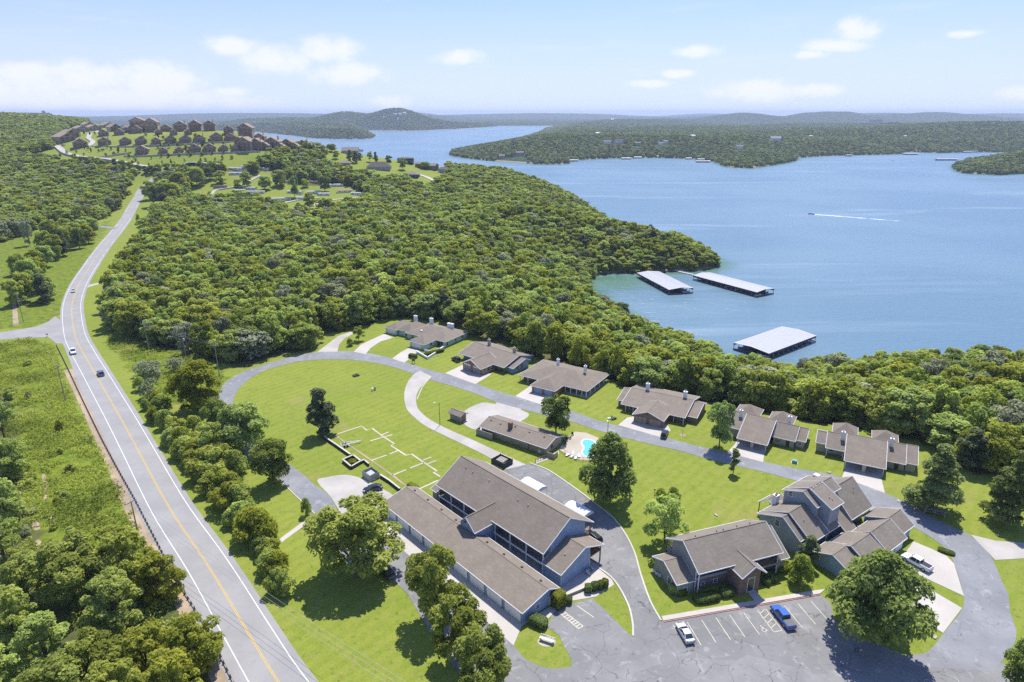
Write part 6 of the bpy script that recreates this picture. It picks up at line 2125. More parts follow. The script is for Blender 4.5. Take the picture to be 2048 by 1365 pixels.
m, nt, b, _ = new_mat('hedge_core')
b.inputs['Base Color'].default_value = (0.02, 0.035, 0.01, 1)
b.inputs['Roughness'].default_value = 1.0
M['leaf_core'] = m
hedge((1413, 1200), 14, 5.0, 2.2, 1.3, 'longest clipped hedge below the brick wall of the office')
hedge((1452, 1190), 14, 2.6, 2.0, 1.3, 'clipped square hedge between the longest hedge and the brick entry')
hedge((1362, 1189), 12, 1.9, 1.5, 1.2, 'smallest clipped hedge at the corner of the office side wing')
hedge((1533, 1167), 60, 1.9, 1.4, 1.3, 'rounded clipped hedge on the entry side of the path, nearer the brick column')
hedge((1546, 1161), 60, 1.9, 1.4, 1.3, 'rounded clipped hedge, second from the brick column')
hedge((1567, 1140), 15, 3.6, 2.4, 1.3, 'long clipped hedge under the office balcony')
hedge((1345, 1186), 10, 1.6, 1.6, 1.9, 'taller loose bush at the office side wing window', mat='leaf_oak', name='bush')
hedge((868, 708), 38, 9.0, 1.6, 1.3, 'long dark clipped hedge behind the white garden wall')
hedge((826, 716), -20, 3.4, 1.8, 1.5, 'round clipped hedge at the end of the green house drive')
hedge((1077, 1250), -30, 3.4, 2.0, 1.7, 'dark bush against the blue end wall of the garage row', mat='leaf_dark', name='bush')
hedge((1117, 1212), 40, 2.6, 2.2, 3.2, 'tall bright green bush in the corner between garage row and lodge', mat='leaf_bright', name='bush')
hedge((1010, 742), -30, 3.0, 2.6, 2.0, 'large pale bush at the corner of the half-timbered house', mat='leaf_grey', name='bush')
hedge((826, 975), -40, 3.2, 1.6, 0.9, 'low spreading bush on the lawn behind the lodge corner', mat='leaf_bright', name='bush')
hedge((705, 928), 0, 2.2, 2.0, 1.1, 'weeds growing in the square planter', mat='weed', name='planter_weeds')
hedge((1892, 1106), -40, 3.0, 1.2, 0.7, 'low hedge strip at the head of the white pickup drive')
for i, (x, y) in enumerate(((1176, 1184), (1189, 1180), (1200, 1178), (1209, 1174), (1137, 1206))):
    hedge((x, y), 20 * i, 1.3, 1.3, 1.7 if i < 4 else 1.4, 'small round shrub in the row along the patio wall' if i < 4 else 'single small shrub on the patio edge by the garage door', 'small shrubs on the patio edge' if i < 4 else None, 'hedge', 'patio_shrub')

# pool with its deck, fence, loungers
dk = area('pool_deck', [(1118, 900), (1126, 888), (1140, 872), (1150, 864), (1172, 866), (1196, 876), (1212, 890), (1214, 906), (1190, 922), (1160, 920), (1135, 910)], 0.06, 'deck', 0)
kp = [(1168, 880), (1183, 881), (1192, 888), (1194, 898), (1190, 910), (1180, 914), (1168, 912), (1164, 904), (1168, 896), (1163, 887)]
pool = tag(sheet('swimming_pool', smooth([P(x, y)[:2] for x, y in kp], 4, True), 0.075, M['pool_water']), 'turquoise kidney-shaped pool half hidden by the dense dark tree', 'pool')
if 'kind' in pool:
    del pool['kind']
rim_c = smooth([P(x, y)[:2] for x, y in kp], 4, True)
rb = ribbon('rim', rim_c + rim_c[:1], 0.2, 0.2, 0.10, M['white'], pool, 0.2)
for i, (x, y) in enumerate(((1136, 911), (1144, 914), (1152, 917), (1146, 908), (1158, 913))):
    t = thing('lounger', 'white sun lounger lying beside the pool fence', 'lounger', P(x, y, 0.06), radians(50 + 9 * i), 'white loungers by the pool')
    MB().box(-0.95, 0.45, -.3, .3, .28, .34).build('seat', M['white'], t)
    MB().slab([(.45, -.3, .34), (1.0, -.3, .75), (1.0, .3, .75), (.45, .3, .34)], 0.06).build('backrest', M['white'], t)
    for lx_, ly_ in ((-.8, -.25), (-.8, .25), (.4, -.25), (.4, .25)):
        MB().box(lx_ - .03, lx_ + .03, ly_ - .03, ly_ + .03, 0, .28).build('leg', M['white'], t)
for i, (x, y) in enumerate(((1128, 884), (1134, 880), (1140, 878), (1130, 890), (1145, 871))):
    t = thing('garden_chair', 'dark garden chair at the shaded end of the pool deck', 'chair', P(x, y, 0.06), radians(70 * i), 'dark chairs on the pool deck')
    MB().box(-.3, .3, -.3, .3, .36, .44).build('seat', M['black'], t)
    MB().box(-.3, -.22, -.3, .3, .44, 1.0).build('backrest', M['black'], t)
    for lx_, ly_ in ((-.25, -.25), (-.25, .25), (.25, -.25), (.25, .25)):
        MB().box(lx_ - .03, lx_ + .03, ly_ - .03, ly_ + .03, 0, .36).build('leg', M['black'], t)
fp = [(1119, 902), (1130, 909), (1142, 915), (1154, 921), (1166, 924), (1190, 924)]
fo = P(*fp[0])
t = thing('pool_fence', 'thin dark fence along the near side of the pool deck', 'fence', (fo[0], fo[1], 0.05))
fb = MB()
for p, q_ in zip(fp[:-1], fp[1:]):
    a, b = P(*p), P(*q_)
    for z in (0.15, 1.15):
        fb.bar((a[0] - fo[0], a[1] - fo[1], z), (b[0] - fo[0], b[1] - fo[1], z), 0.04, 0.04)
fb.build('rail', M['black'], t)
for p in fp:
    a = P(*p)
    MB().box(a[0] - fo[0] - .04, a[0] - fo[0] + .04, a[1] - fo[1] - .04, a[1] - fo[1] + .04, 0, 1.25).build('post', M['black'], t)
rp_ = [P(x, y) for x, y in ((1071, 924), (1082, 920), (1092, 917))]
t = thing('ramp_railing', 'short brown railing beside the path from the lane to the pool', 'railing', rp_[0])
for z in (0.5, 1.0):
    MB().bar((0, 0, z), (rp_[2][0] - rp_[0][0], rp_[2][1] - rp_[0][1], z), 0.08, 0.08).build('rail', M['wood'], t)
for i in range(5):
    f_ = i / 4
    x, y = (rp_[2][0] - rp_[0][0]) * f_, (rp_[2][1] - rp_[0][1]) * f_
    MB().box(x - .06, x + .06, y - .06, y + .06, 0, 1.05).build('post', M['wood'], t)
area('pool_path', [(1072, 928), (1094, 920), (1118, 908), (1118, 902), (1090, 914), (1072, 922)], 0.05, 'concrete')
t = thing('air_conditioner', 'pale square air conditioner against the recreation hall wall', 'air conditioner', P(1080, 905, 0), radians(-35))
MB().box(-.45, .45, -.45, .45, 0.05, 0.95).build('casing', M['trim'], t)
MB().tube([(0, 0, .95), (0, 0, 1.0)], .36, 12).build('fan_grille', M['metal_grey'], t)

# transformer boxes, bins, small yard things
for i, (x, y, lb) in enumerate(((1589, 926, 'green metal transformer box on the lawn before the stone house'), (636, 690, 'green metal utility box at the edge of the wood by the loop road'))):
    t = thing('transformer_box', lb, 'utility box', P(x, y, 0), radians(-30))
    MB().box(-.65, .65, -.55, .55, 0, .75).box(-.6, .6, -.5, .5, .75, .82).build('casing', M['teal'], t)
    MB().box(-.9, .9, -.8, .8, -.05, .06).build('pad', M['concrete'], t)
for i, (x, y) in enumerate(((745, 782), (750, 781))):
    t = thing('litter_bin', 'pale bin of the pair standing on the round lawn' if i == 0 else 'dark bin of the pair standing on the round lawn', 'bin', P(x, y, 0))
    MB().tube([(0, 0, 0), (0, 0, .95)], [.28, .34], 10).build('bin_body', M['white' if i == 0 else 'teal'], t)
    MB().tube([(0, 0, .95), (0, 0, 1.05)], [.36, .2], 10).build('lid', M['white' if i == 0 else 'black'], t)


def rock_bed(px, label, n, seed, col='stone'):
    rs = np.random.RandomState(seed)
    t = thing('rock_bed', label, 'rock bed', P(px[0], px[1], 0))
    for i in range(n):
        a, r = rs.rand() * 6.28, 1.1 * math.sqrt(rs.rand())
        s = 0.25 + 0.35 * rs.rand()
        pts = [(r * cos(a) + s * cos(w) * (.7 + .5 * rs.rand()), r * sin(a) + s * sin(w) * (.7 + .5 * rs.rand())) for w in np.linspace(0, 6.28, 7)[:-1]]
        MB().prism(pts, -.1, s * 0.9).build('rock', M[col if i % 3 else 'dark'], t)
    hv = crown_data(rs, .8, 0, .9, 160, .3, 6, 'round')
    o = bpy.data.objects.new('plants', leaf_mesh('plants', hv[0], hv[1], hv[2], 'leaf_dark'))
    COL.objects.link(o)
    o.parent = t


rock_bed((711, 752), 'dark rocky bed with an old stump on the round lawn', 9, 3, 'dark')
rock_bed((1224, 838), 'white stone bed with dark bushes beside the long gabled house', 8, 4, 'white')
rock_bed((1524, 1098), 'small stone edging by the stepped house wall', 6, 8)
for i, (x, y, lb) in enumerate(((1658, 946, 'flat pale rock on the lawn before the carport house'), (1797, 1003, 'white rock on the grass beside the last carport drive'), (1432, 1031, 'white dish lying on the central lawn near the office'), (878, 712, 'white stone tub by the hedge of the green house'), (1869, 1275, 'pale lamp base in the grass island by the lower drive'))):
    t = thing('lawn_stone', lb, 'stone', P(x, y, 0), i)
    MB().prism([(0.6 * cos(w) * (1 + .2 * sin(3 * w)), .35 * sin(w)) for w in np.linspace(0, 6.28, 9)[:-1]], -.05, .22).build('stone', M['stone'], t)

# sign post by the road, mailboxes, notice rack, bench, lamp posts
t = thing('sign_post', 'small hanging wooden sign between two posts beside the loop road', 'sign', P(827, 727, 0), radians(-20))
for x in (-.55, .55):
    MB().box(x - .07, x + .07, -.07, .07, 0, 2.0).build('post', M['wood'], t)
MB().slab([(-.8, -.3, 2.0), (.8, -.3, 2.0), (.8, 0, 2.3), (-.8, 0, 2.3)], .06).slab([(.8, .3, 2.0), (-.8, .3, 2.0), (-.8, 0, 2.3), (.8, 0, 2.3)], .06).build('roof', M['roof_dark'], t)
MB().box(-.42, .42, -.04, .04, .9, 1.6).build('board', M['black'], t)
t = thing('mailbox', 'dark mailbox on a post at the mouth of the side road', 'mailbox', P(95, 674, 0.05), radians(20))
MB().box(-.05, .05, -.05, .05, 0, 1.0).build('post', M['wood'], t)
MB().tube([(-.35, 0, 1.15), (.35, 0, 1.15)], .18, 8).build('box', M['black'], t)
MB().tube([(-.35, .4, 1.1), (.35, .4, 1.1)], .16, 8).bar((0, 0, 1.0), (0, .45, 1.0), .06, .06).build('second_box', M['black'], t)
t = thing('notice_rack', 'dark timber rack with a shelf roof in the pine shadow by the loop road', 'rack', P(1868, 1030, 0), radians(-24))
for x in (-2.0, 0, 2.0):
    for y in (-.4, .4):
        MB().box(x - .08, x + .08, y - .08, y + .08, 0, 1.5).build('post', M['wood_grey'], t)
MB().box(-2.3, 2.3, -.7, .7, 1.5, 1.62).build('roof', M['wood_grey'], t)
MB().box(-2.1, 2.1, -.5, .5, .8, .88).build('shelf', M['wood_grey'], t)
sb = smooth([P(x, y)[:2] for x, y in ((1075, 1283), (1082, 1275), (1098, 1274), (1110, 1280), (1108, 1291), (1092, 1294), (1080, 1290))], 4, True)
sheet('gravel_bed', sb, 0.03, M['footing'])
t = thing('bench', 'grey slatted bench with pale stones on a gravel bed before the garage row', 'bench', P(1094, 1284, 0.03), radians(-24))
for i in range(4):
    MB().box(-1.4, 1.4, -.34 + .18 * i, -.20 + .18 * i, .62, .70).build('slat', M['metal_grey'], t)
for x in (-1.2, 1.2):
    MB().box(x - .1, x + .1, -.3, .3, 0, .62).build('leg', M['stone'], t)
MB().box(-1.4, 1.4, .40, .48, .85, 1.0).build('backrest', M['metal_grey'], t)


def lamp(px, h, label, arm=1.2, ang=180):
    t = thing('street_lamp', label, 'street lamp', P(px[0], px[1], 0), radians(ang))
    MB().tube([(0, 0, 0), (0, 0, h)], [.11, .07], 8).build('pole', M['wood'], t)
    MB().bar((0, 0, h - .1), (arm, 0, h), .07, .07).build('arm', M['metal_grey'], t)
    MB().box(arm - .1, arm + .5, -.16, .16, h - .08, h + .08).build('lamp_head', M['trim'], t)


lamp((880, 851), 7.6, 'tall single-arm street lamp standing by the gravel path')
lamp((1215, 872), 4.5, 'thin lamp post at the road edge above the pool tree', .5, 100)
t = thing('bird_feeder', 'short post with a small box on the central lawn', 'post', P(1308, 998, 0))
MB().tube([(0, 0, 0), (0, 0, 2.6)], .05, 6).build('post', M['wood'], t)
MB().box(-.2, .2, -.2, .2, 2.5, 2.9).build('box', M['wood_grey'], t)
t = thing('young_plant', 'bare sapling in a mulch ring before the long gabled house', 'sapling', P(1365, 871, 0))
MB().tube([(0, 0, 0), (0, .1, 1.8)], [.05, .02], 6).tube([(0, 0.05, .9), (.3, .2, 1.5)], [.03, .01], 5).build('stem', M['bark'], t)
MB().prism([(1.0 * cos(w), 1.0 * sin(w)) for w in np.linspace(0, 6.28, 12)[:-1]], -.1, .04).build('mulch', M['dirt'], t)

# boat trailer on the old footings
t = thing('boat_trailer', 'white boat trailer parked across the old footings', 'trailer', P(700, 890, 0.1), head((735, 883), (690, 893)))
MB().bar((3.4, 0, .55), (-1, .85, .55), .14, .14).bar((3.4, 0, .55), (-1, -.85, .55), .14, .14).bar((-1, .85, .55), (-2.6, .85, .55), .14, .14).bar((-1, -.85, .55), (-2.6, -.85, .55), .14, .14).bar((-2.5, -.85, .55), (-2.5, .85, .55), .12, .12).bar((.4, -.55, .55), (.4, .55, .55), .12, .12).build('frame', M['white'], t)
for x in (-1.0, -1.8):
    for y in (-1.05, 1.05):
        MB().tube([(x, y - .1, .34), (x, y + .1, .34)], .34, 12).build('wheel', M['tyre'], t)
for y in (-.5, .5):
    MB().bar((-2.5, y, .75), (.6, y, .75), .12, .12).build('bunk', M['white'], t)
MB().bar((3.0, 0, .5), (3.0, 0, 1.3), .1, .1).build('winch_post', M['white'], t)

# flower tubs on the patio and by the office
for i, (x, y) in enumerate(((1174, 1146), (1182, 1142), (1178, 1150))):
    t = thing('patio_chair', 'white tub chair with dark frame against the blue lodge wall', 'chair', P(x, y, .06), i * 1.3, 'chairs on the lodge patio')
    MB().tube([(0, 0, .35), (0, 0, .5)], [.35, .42], 10).build('seat', M['white'], t)
    MB().bar((-.35, -.3, .5), (-.35, .3, 1.0), .08, .3).build('backrest', M['dark'], t)
    for a in (0.8, 2.4, 4.0, 5.5):
        MB().tube([(.3 * cos(a), .3 * sin(a), 0), (.2 * cos(a), .2 * sin(a), .36)], .03, 5).build('leg', M['dark'], t)
for i, (x, y) in enumerate(((1308, 1146), (1313, 1151), (1319, 1155))):
    t = thing('garden_chair', 'white metal chair in the row beside the office side wing', 'chair', P(x, y, 0), i * .6, 'white chairs by the office wing')
    MB().tube([(0, 0, .4), (0, 0, .46)], .35, 10).build('seat', M['white'], t)
    MB().tube([(.32 * cos(a), .32 * sin(a), .95) for a in np.linspace(2, 4.6, 6)], .035, 5).build('backrest', M['white'], t)
    for a in (0.8, 2.4, 4.0, 5.5):
        MB().tube([(.3 * cos(a), .3 * sin(a), 0), (.28 * cos(a), .28 * sin(a), .95 if a > 2 and a < 5 else .4)], .03, 5).build('leg', M['white'], t)

# ------------------------------------------------------------------ guardrail with its posts
gl = smooth([P(x, y)[:2] for x, y in [(113, 692), (128, 722), (146, 760), (172, 815), (204, 880), (236, 940), (270, 1001), (312, 1082), (355, 1164), (409, 1253), (466, 1366), (520, 1480)]], 6)
g = np.array(gl)
gs = np.concatenate([[0], np.cumsum(np.linalg.norm(np.diff(g, axis=0), axis=1))])
ga = lambda d: np.array([np.interp(d, gs, g[:, 0]), np.interp(d, gs, g[:, 1])])
gr = thing('guardrail', 'long grey guardrail on dark posts along the left highway shoulder', 'guardrail', (g[0][0], g[0][1], 0))
mb = MB()
vs, fs = [], []
prof = [(0.0, .42), (.06, .50), (0, .58), (.06, .66), (0, .74), (-.03, .74), (-.03, .42)]
nn = 160
for i in range(nn + 1):
    d_ = gs[-1] * i / nn
    p = ga(d_)
    tt = ga(d_ + .3) - ga(d_ - .3)
    tt = tt / (np.linalg.norm(tt) + 1e-9)
    no = np.array([-tt[1], tt[0]])
    for o_, z_ in prof:
        vs.append((p[0] + no[0] * (o_ + .1) - g[0][0], p[1] + no[1] * (o_ + .1) - g[0][1], z_))
for i in range(nn):
    for j in range(7):
        fs.append((i * 7 + j, (i + 1) * 7 + j, (i + 1) * 7 + (j + 1) % 7, i * 7 + (j + 1) % 7))
MB().add(vs, fs).build('rail', M['galv'], gr)
pm_ = None
for i in range(int(gs[-1] / 1.9)):
    p = ga(1.9 * i + .3)
    tt = ga(1.9 * i + .6) - ga(1.9 * i)
    if pm_ is None:
        o = MB().box(-.12, .12, -.12, .12, -.3, .78).build('post', M['wood'], gr)
        pm_ = o.data
    else:
        o = bpy.data.objects.new('post', pm_)
        COL.objects.link(o)
        o.parent = gr
    o.location = (p[0] - g[0][0], p[1] - g[0][1], 0)
    o.rotation_euler = (0, 0, atan2(tt[1], tt[0]))

# ------------------------------------------------------------------ power poles and wires
def pole(bx, by, tx, ty, label, arms=1, tf=False, ang=0.0):
    b = P(bx, by) if by > 480 else hit(bx, by)
    lo, hi = 3.0, 20.0
    for _ in range(25):
        m_ = (lo + hi) / 2
        if proj((b[0], b[1], b[2] + m_))[1] > ty:
            lo = m_
        else:
            hi = m_
    h = min(lo, 13.5)
    t = thing('utility_pole', label, 'utility pole', b, radians(ang), 'utility poles along the highway')
    MB().tube([(0, 0, -.5), (0, 0, h)], [.17, .11], 8).build('pole', M['wood_grey'], t)
    for k_ in range(arms):
        z = h - .5 - .9 * k_
        a = MB().box(-1.3, 1.3, .12, .24, z, z + .14).build('crossarm', M['wood_grey'], t)
        for x in (-1.15, -.55, .55, 1.15):
            MB().tube([(x, .18, z + .14), (x, .18, z + .36)], .06, 6).build('insulator', M['trim'], a)
    if tf:
        MB().tube([(.38, 0, h - 3.0), (.38, 0, h - 2.1)], .28, 10).build('transformer', M['trim'], t)
    return (b[0], b[1], b[2] + h - .15)


tops = [pole(309, 443, 306, 426, 'slender wooden pole farthest up the right highway verge'), pole(290, 487, 285, 457, 'wooden pole on the right verge above the field driveway, upper one'), pole(262, 522, 258, 496, 'wooden pole on the right verge nearest the field driveway'),
        pole(299, 705, 292, 647, 'wooden power pole with one crossarm in front of the wood', 1, False, 10), pole(373, 721, 365, 667, 'power pole with two crossarms and a transformer can', 2, True, 15), pole(439, 753, 429, 685, 'power pole with two crossarms beside the loop road bend', 2, False, 20)]
t2 = [pole(47, 644, 33, 586, 'wooden pole with a crossarm on the meadow left of the highway', 1, False, -10), pole(132, 805, 107, 730, 'thin wooden pole standing in the weeds left of the guardrail', 1, False, -20), pole(276, 1066, 265, 1002, 'wooden pole beside the guardrail with a short lamp arm', 1, False, 60)]


def wire(a, b, sag, off, label):
    a, b = np.array(a), np.array(b)
    d_ = b - a
    n_ = np.array([-d_[1], d_[0], 0])
    n_ /= np.linalg.norm(n_)
    pts = [tuple(a + d_ * s + n_ * off + np.array([0, 0, -4 * sag * s * (1 - s)])) for s in np.linspace(0, 1, 13)]
    tag(MB().tube(pts, 0.02, 4, False).build('power_wire', M['metal_grey']), label, 'wire', 'power wires')


end = P(1010, 1500, 8.0)
seq = tops[2:] + [end]
names = ['wire strung between the verge pole and the pole before the wood', 'wire strung between the two poles before the wood', 'wire strung from the transformer pole to the loop road pole', 'wire crossing the near lawn towards the lower edge']
st_ = P(560, 1180, 7.5)
for i in range(3):
    for off in (-1.1, -.4, 1.1):
        wire(seq[i], seq[i + 1], .9, off, names[i])
for off in (-.9, 0, .9):
    wire(t2[2], end, 1.6, off, names[3])
wire(t2[1], t2[2], 1.2, 0, 'wire strung along the guardrail between two thin poles')
wire(t2[0], t2[1], 1.2, 0, 'wire crossing the side road between two thin poles')
wire(t2[0], tops[3], 1.6, 0, 'wire crossing the highway to the pole before the wood')


# ------------------------------------------------------------------ boat docks
M['dock_wood'] = plain('dark_dock_boards', (0.09, 0.085, 0.08), 0.8)  # walkway boards darkened to carry the shade under the dock roofs


def dock(name, a, b, c, label, z=3.6, rise=1.0, cat='boat dock', open_bays=True):
    """a, b: ends of one long eave; c: far end of the short side from b"""
    zz = LAKE_Z + z
    A_, B_, Cc = [np.array(P(*q_, zz)) for q_ in (a, b, c)]
    u = B_ - A_
    L_ = np.linalg.norm(u)
    u /= L_
    v = np.array([-u[1], u[0], 0])
    w = float((Cc - B_) @ v)
    if w < 0:
        A_, B_, u, w = B_, A_, -u, -w
    ang = atan2(u[1], u[0])
    t = thing(name, label, cat, (A_[0], A_[1], LAKE_Z), ang)
    mb = MB()
    mb.slab([(0, 0, z), (L_, 0, z), (L_, w / 2, z + rise), (0, w / 2, z + rise)], .12)
    mb.slab([(0, w / 2, z + rise), (L_, w / 2, z + rise), (L_, w, z), (0, w, z)], .12)
    mb.build('roof', M['dock_roof'], t)
    sm = MB()
    for i in range(1, int(L_ / 2.4)):
        x = 2.4 * i
        sm.bar((x, 0, z + .02), (x, w / 2, z + rise + .02), .10, .05).bar((x, w / 2, z + rise + .02), (x, w, z + .02), .10, .05)
    sm.build('roof_seams', M['galv'], t)
    n = max(2, int(L_ / 4.2))
    for i in range(n + 1):
        x = .3 + (L_ - .6) * i / n
        for y in (.3, w - .3):
            MB().box(x - .1, x + .1, y - .1, y + .1, .2, z - .1).build('post', M['metal_grey'], t)
    MB().box(-.3, L_ + .3, w / 2 - .8, w / 2 + .8, .1, .55).build('walkway', M['dock_wood'], t)
    for i in range(n + 1):
        x = .3 + (L_ - .6) * i / n
        MB().box(x - .35, x + .35, 0.0, w, .05, .5).build('finger', M['dock_wood'], t)
    for y in (.25, w - .25):
        MB().box(0, L_, y - .06, y + .06, z - 1.3, z - .15).build('eave_beam_shade', M['dark'], t)  # eave beam made deep and dark to stand for shade under the roof
    MB().box(0.05, L_ - .05, w / 2 - .06, w / 2 + .06, .6, z + rise - .3).build('shade_wall', M['dark'], t)  # dark wall added inside the dock to imitate the shade there
    return t, L_, w


d1 = dock('covered_boat_dock', (1273.5, 546), (1338, 580), (1382, 574), 'white-roofed covered dock, the one closest to the cove shore')
d2_ = dock('covered_boat_dock', (1386, 551), (1514, 585), (1546, 577), 'longest white-roofed covered dock, beside the wooded point')
d3_ = dock('covered_boat_dock', (1467, 686), (1563.6, 653), (1630.8, 672.6), 'broad white-roofed dock alone nearest the houses', 3.6, .8)
rs = np.random.RandomState(3)


def boat(loc, ang, col, label, L_=6.5, group=None, cover=True):
    t = thing('motor_boat', label, 'boat', loc, ang, group)
    hull = [(-L_ / 2, -1.1), (L_ * .15, -1.15), (L_ * .38, -.7), (L_ / 2, 0), (L_ * .38, .7), (L_ * .15, 1.15), (-L_ / 2, 1.1)]
    n = len(hull)
    vs = [(x * .93, y * .8, -.15) for x, y in hull] + [(x, y, .75) for x, y in hull]
    MB().add(vs, [tuple(range(n - 1, -1, -1)), tuple(range(n, 2 * n))] + [(i, (i + 1) % n, n + (i + 1) % n, n + i) for i in range(n)]).build('hull', paint(*col), t)
    MB().box(-L_ * .4, L_ * .1, -.8, .8, .7, .9).build('deck', M['white' if cover else 'dark'], t)
    MB().slab([(L_ * .12, -.8, .8), (L_ * .12, .8, .8), (L_ * .02, .7, 1.35), (L_ * .02, -.7, 1.35)][::-1], .05).build('windscreen', M['glass'], t)
    MB().box(-L_ / 2 - .35, -L_ / 2, -.25, .25, .1, 1.0).build('outboard_motor', M['black'], t)


for t, L_, w in (d1, d2_, d3_):
    n = max(2, int(L_ / 4.2))
    for i in range(0, n):
        if rs.rand() < .6:
            for y in ((w * .24,), (w * .76,))[i % 2:i % 2 + 1][0]:
                o = t.matrix_basis @ Vector((.3 + (L_ - .6) * (i + .5) / n, y, .1))
                boat(tuple(o), t.rotation_euler.z + (pi / 2 if y > w / 2 else -pi / 2), (WHT, BLK, SIL)[i % 3], 'boat moored in a slip under a white dock roof', min(6.5, w * .42), 'boats under the dock roofs')
b_ = P(1622, 429, LAKE_Z)
boat((b_[0], b_[1], LAKE_Z + .1), atan2(P(1600, 426, LAKE_Z)[1] - b_[1], P(1600, 426, LAKE_Z)[0] - b_[0]), BLK, 'dark speedboat crossing the open lake ahead of its white wake', 8.5, None, False)
wk_a = np.array(P(1630, 429.5, LAKE_Z)[:2])
wk_b = np.array(P(1800, 443, LAKE_Z)[:2])
mb = MB()
dv = wk_b - wk_a
dn = np.array([-dv[1], dv[0]]) / np.linalg.norm(dv)
for i in range(300):
    s_ = rs.rand() ** 1.5
    c_ = wk_a + dv * s_ + dn * rs.normal() * (.4 + 1.5 * s_)
    r_ = (1.9 - 1.2 * s_) * (.5 + rs.rand())
    pts = [(c_[0] + r_ * 2.2 * cos(w) * (.8 + .4 * rs.rand()), c_[1] + r_ * .55 * sin(w)) for w in np.linspace(0, 6.28, 7)[:-1]]
    mb.prism(pts, LAKE_Z - .1, LAKE_Z + .05 + .0004 * i)
tag(mb.build('wake_foam', M['foam']), kind='stuff')
b_ = P(779, 300, LAKE_Z)
boat((b_[0], b_[1], LAKE_Z + .1), 2.0, WHT, 'white boat far out in the narrow arm of the lake', 9, None)
b_ = P(1786, 322, LAKE_Z)
boat((b_[0], b_[1], LAKE_Z + .1), 0.4, WHT, 'small white boat in the bay before the far shore', 9, None)
gw = [(1342, 541), (1364, 544), (1387, 551)]
a, b = P(*gw[0], LAKE_Z), P(*gw[2], LAKE_Z)
t = thing('gangway', 'narrow pale gangway from the wooded point to the longest dock', 'gangway', (a[0], a[1], LAKE_Z))
MB().bar((0, 0, .5), (b[0] - a[0], b[1] - a[1], .5), 1.4, .2).build('walkway', M['trim'], t)
for s_ in (-.6, .6):
    MB().bar((0, s_, 1.4), (b[0] - a[0], b[1] - a[1] + s_, 1.4), .08, .08).build('handrail', M['trim'], t)
for k_ in range(6):
    f_ = k_ / 5
    MB().box((b[0] - a[0]) * f_ - .1, (b[0] - a[0]) * f_ + .1, (b[1] - a[1]) * f_ - .7, (b[1] - a[1]) * f_ + .7, -.2, .45).build('float', M['dark'], t)
FD = [((1393, 323), (1421, 323), 9, 'far white dock beside the wooded headland, lower roof'), ((1395, 319), (1421, 319), 8, 'far white dock beside the wooded headland, upper roof'), ((1138, 321), (1156, 321), 10, 'small white dock at the tip of the peninsula'), ((1243, 317), (1262, 317), 8, 'white dock along the peninsula shore'),
      ((1268, 315), (1284, 315), 8, 'second white dock along the peninsula shore'), ((1314, 313), (1324, 313), 7, 'small dock under the trees of the peninsula'), ((1372, 317), (1384, 317), 7, 'small dark dock near the headland'), ((1632, 309), (1650, 309), 9, 'white dock in the mouth of the far bay'),
      ((1692, 311), (1706, 311), 7, 'dark dock in the far bay'), ((1808, 308), (1838, 308), 12, 'long white dock at the grassy far shore'), ((1832, 303), (1852, 303), 9, 'white dock behind the long one at the grassy far shore'), ((1874, 319), (1918, 319), 12, 'long dark-sided dock beside the small island'), ((1928, 304), (1958, 303), 9, 'white dock near the right end of the far shore')]
for a, b, w, lb in FD:
    A_, B_ = P(*a, LAKE_Z + 3), P(*b, LAKE_Z + 3)
    t = thing('far_dock', lb, 'boat dock', (A_[0], A_[1], LAKE_Z), atan2(B_[1] - A_[1], B_[0] - A_[0]), 'docks along the far shore')
    L_ = hypot(B_[0] - A_[0], B_[1] - A_[1])
    MB().slab([(0, 0, 3.2), (L_, 0, 3.2), (L_, w / 2, 4.6), (0, w / 2, 4.6)], .2).slab([(0, w / 2, 4.6), (L_, w / 2, 4.6), (L_, w, 3.2), (0, w, 3.2)], .2).build('roof', M['dock_roof'], t)
    MB().box(.3, L_ - .3, .5, w - .5, .1, .6).box(.5, L_ - .5, w / 2 - .2, w / 2 + .2, .6, 3.4).build('deck', M['dark'], t)
    for k_ in range(5):
        for y in (.4, w - .4):
            x = .4 + (L_ - .8) * k_ / 4
            MB().box(x - .2, x + .2, y - .2, y + .2, .1, 3.1).build('post', M['dark'], t)


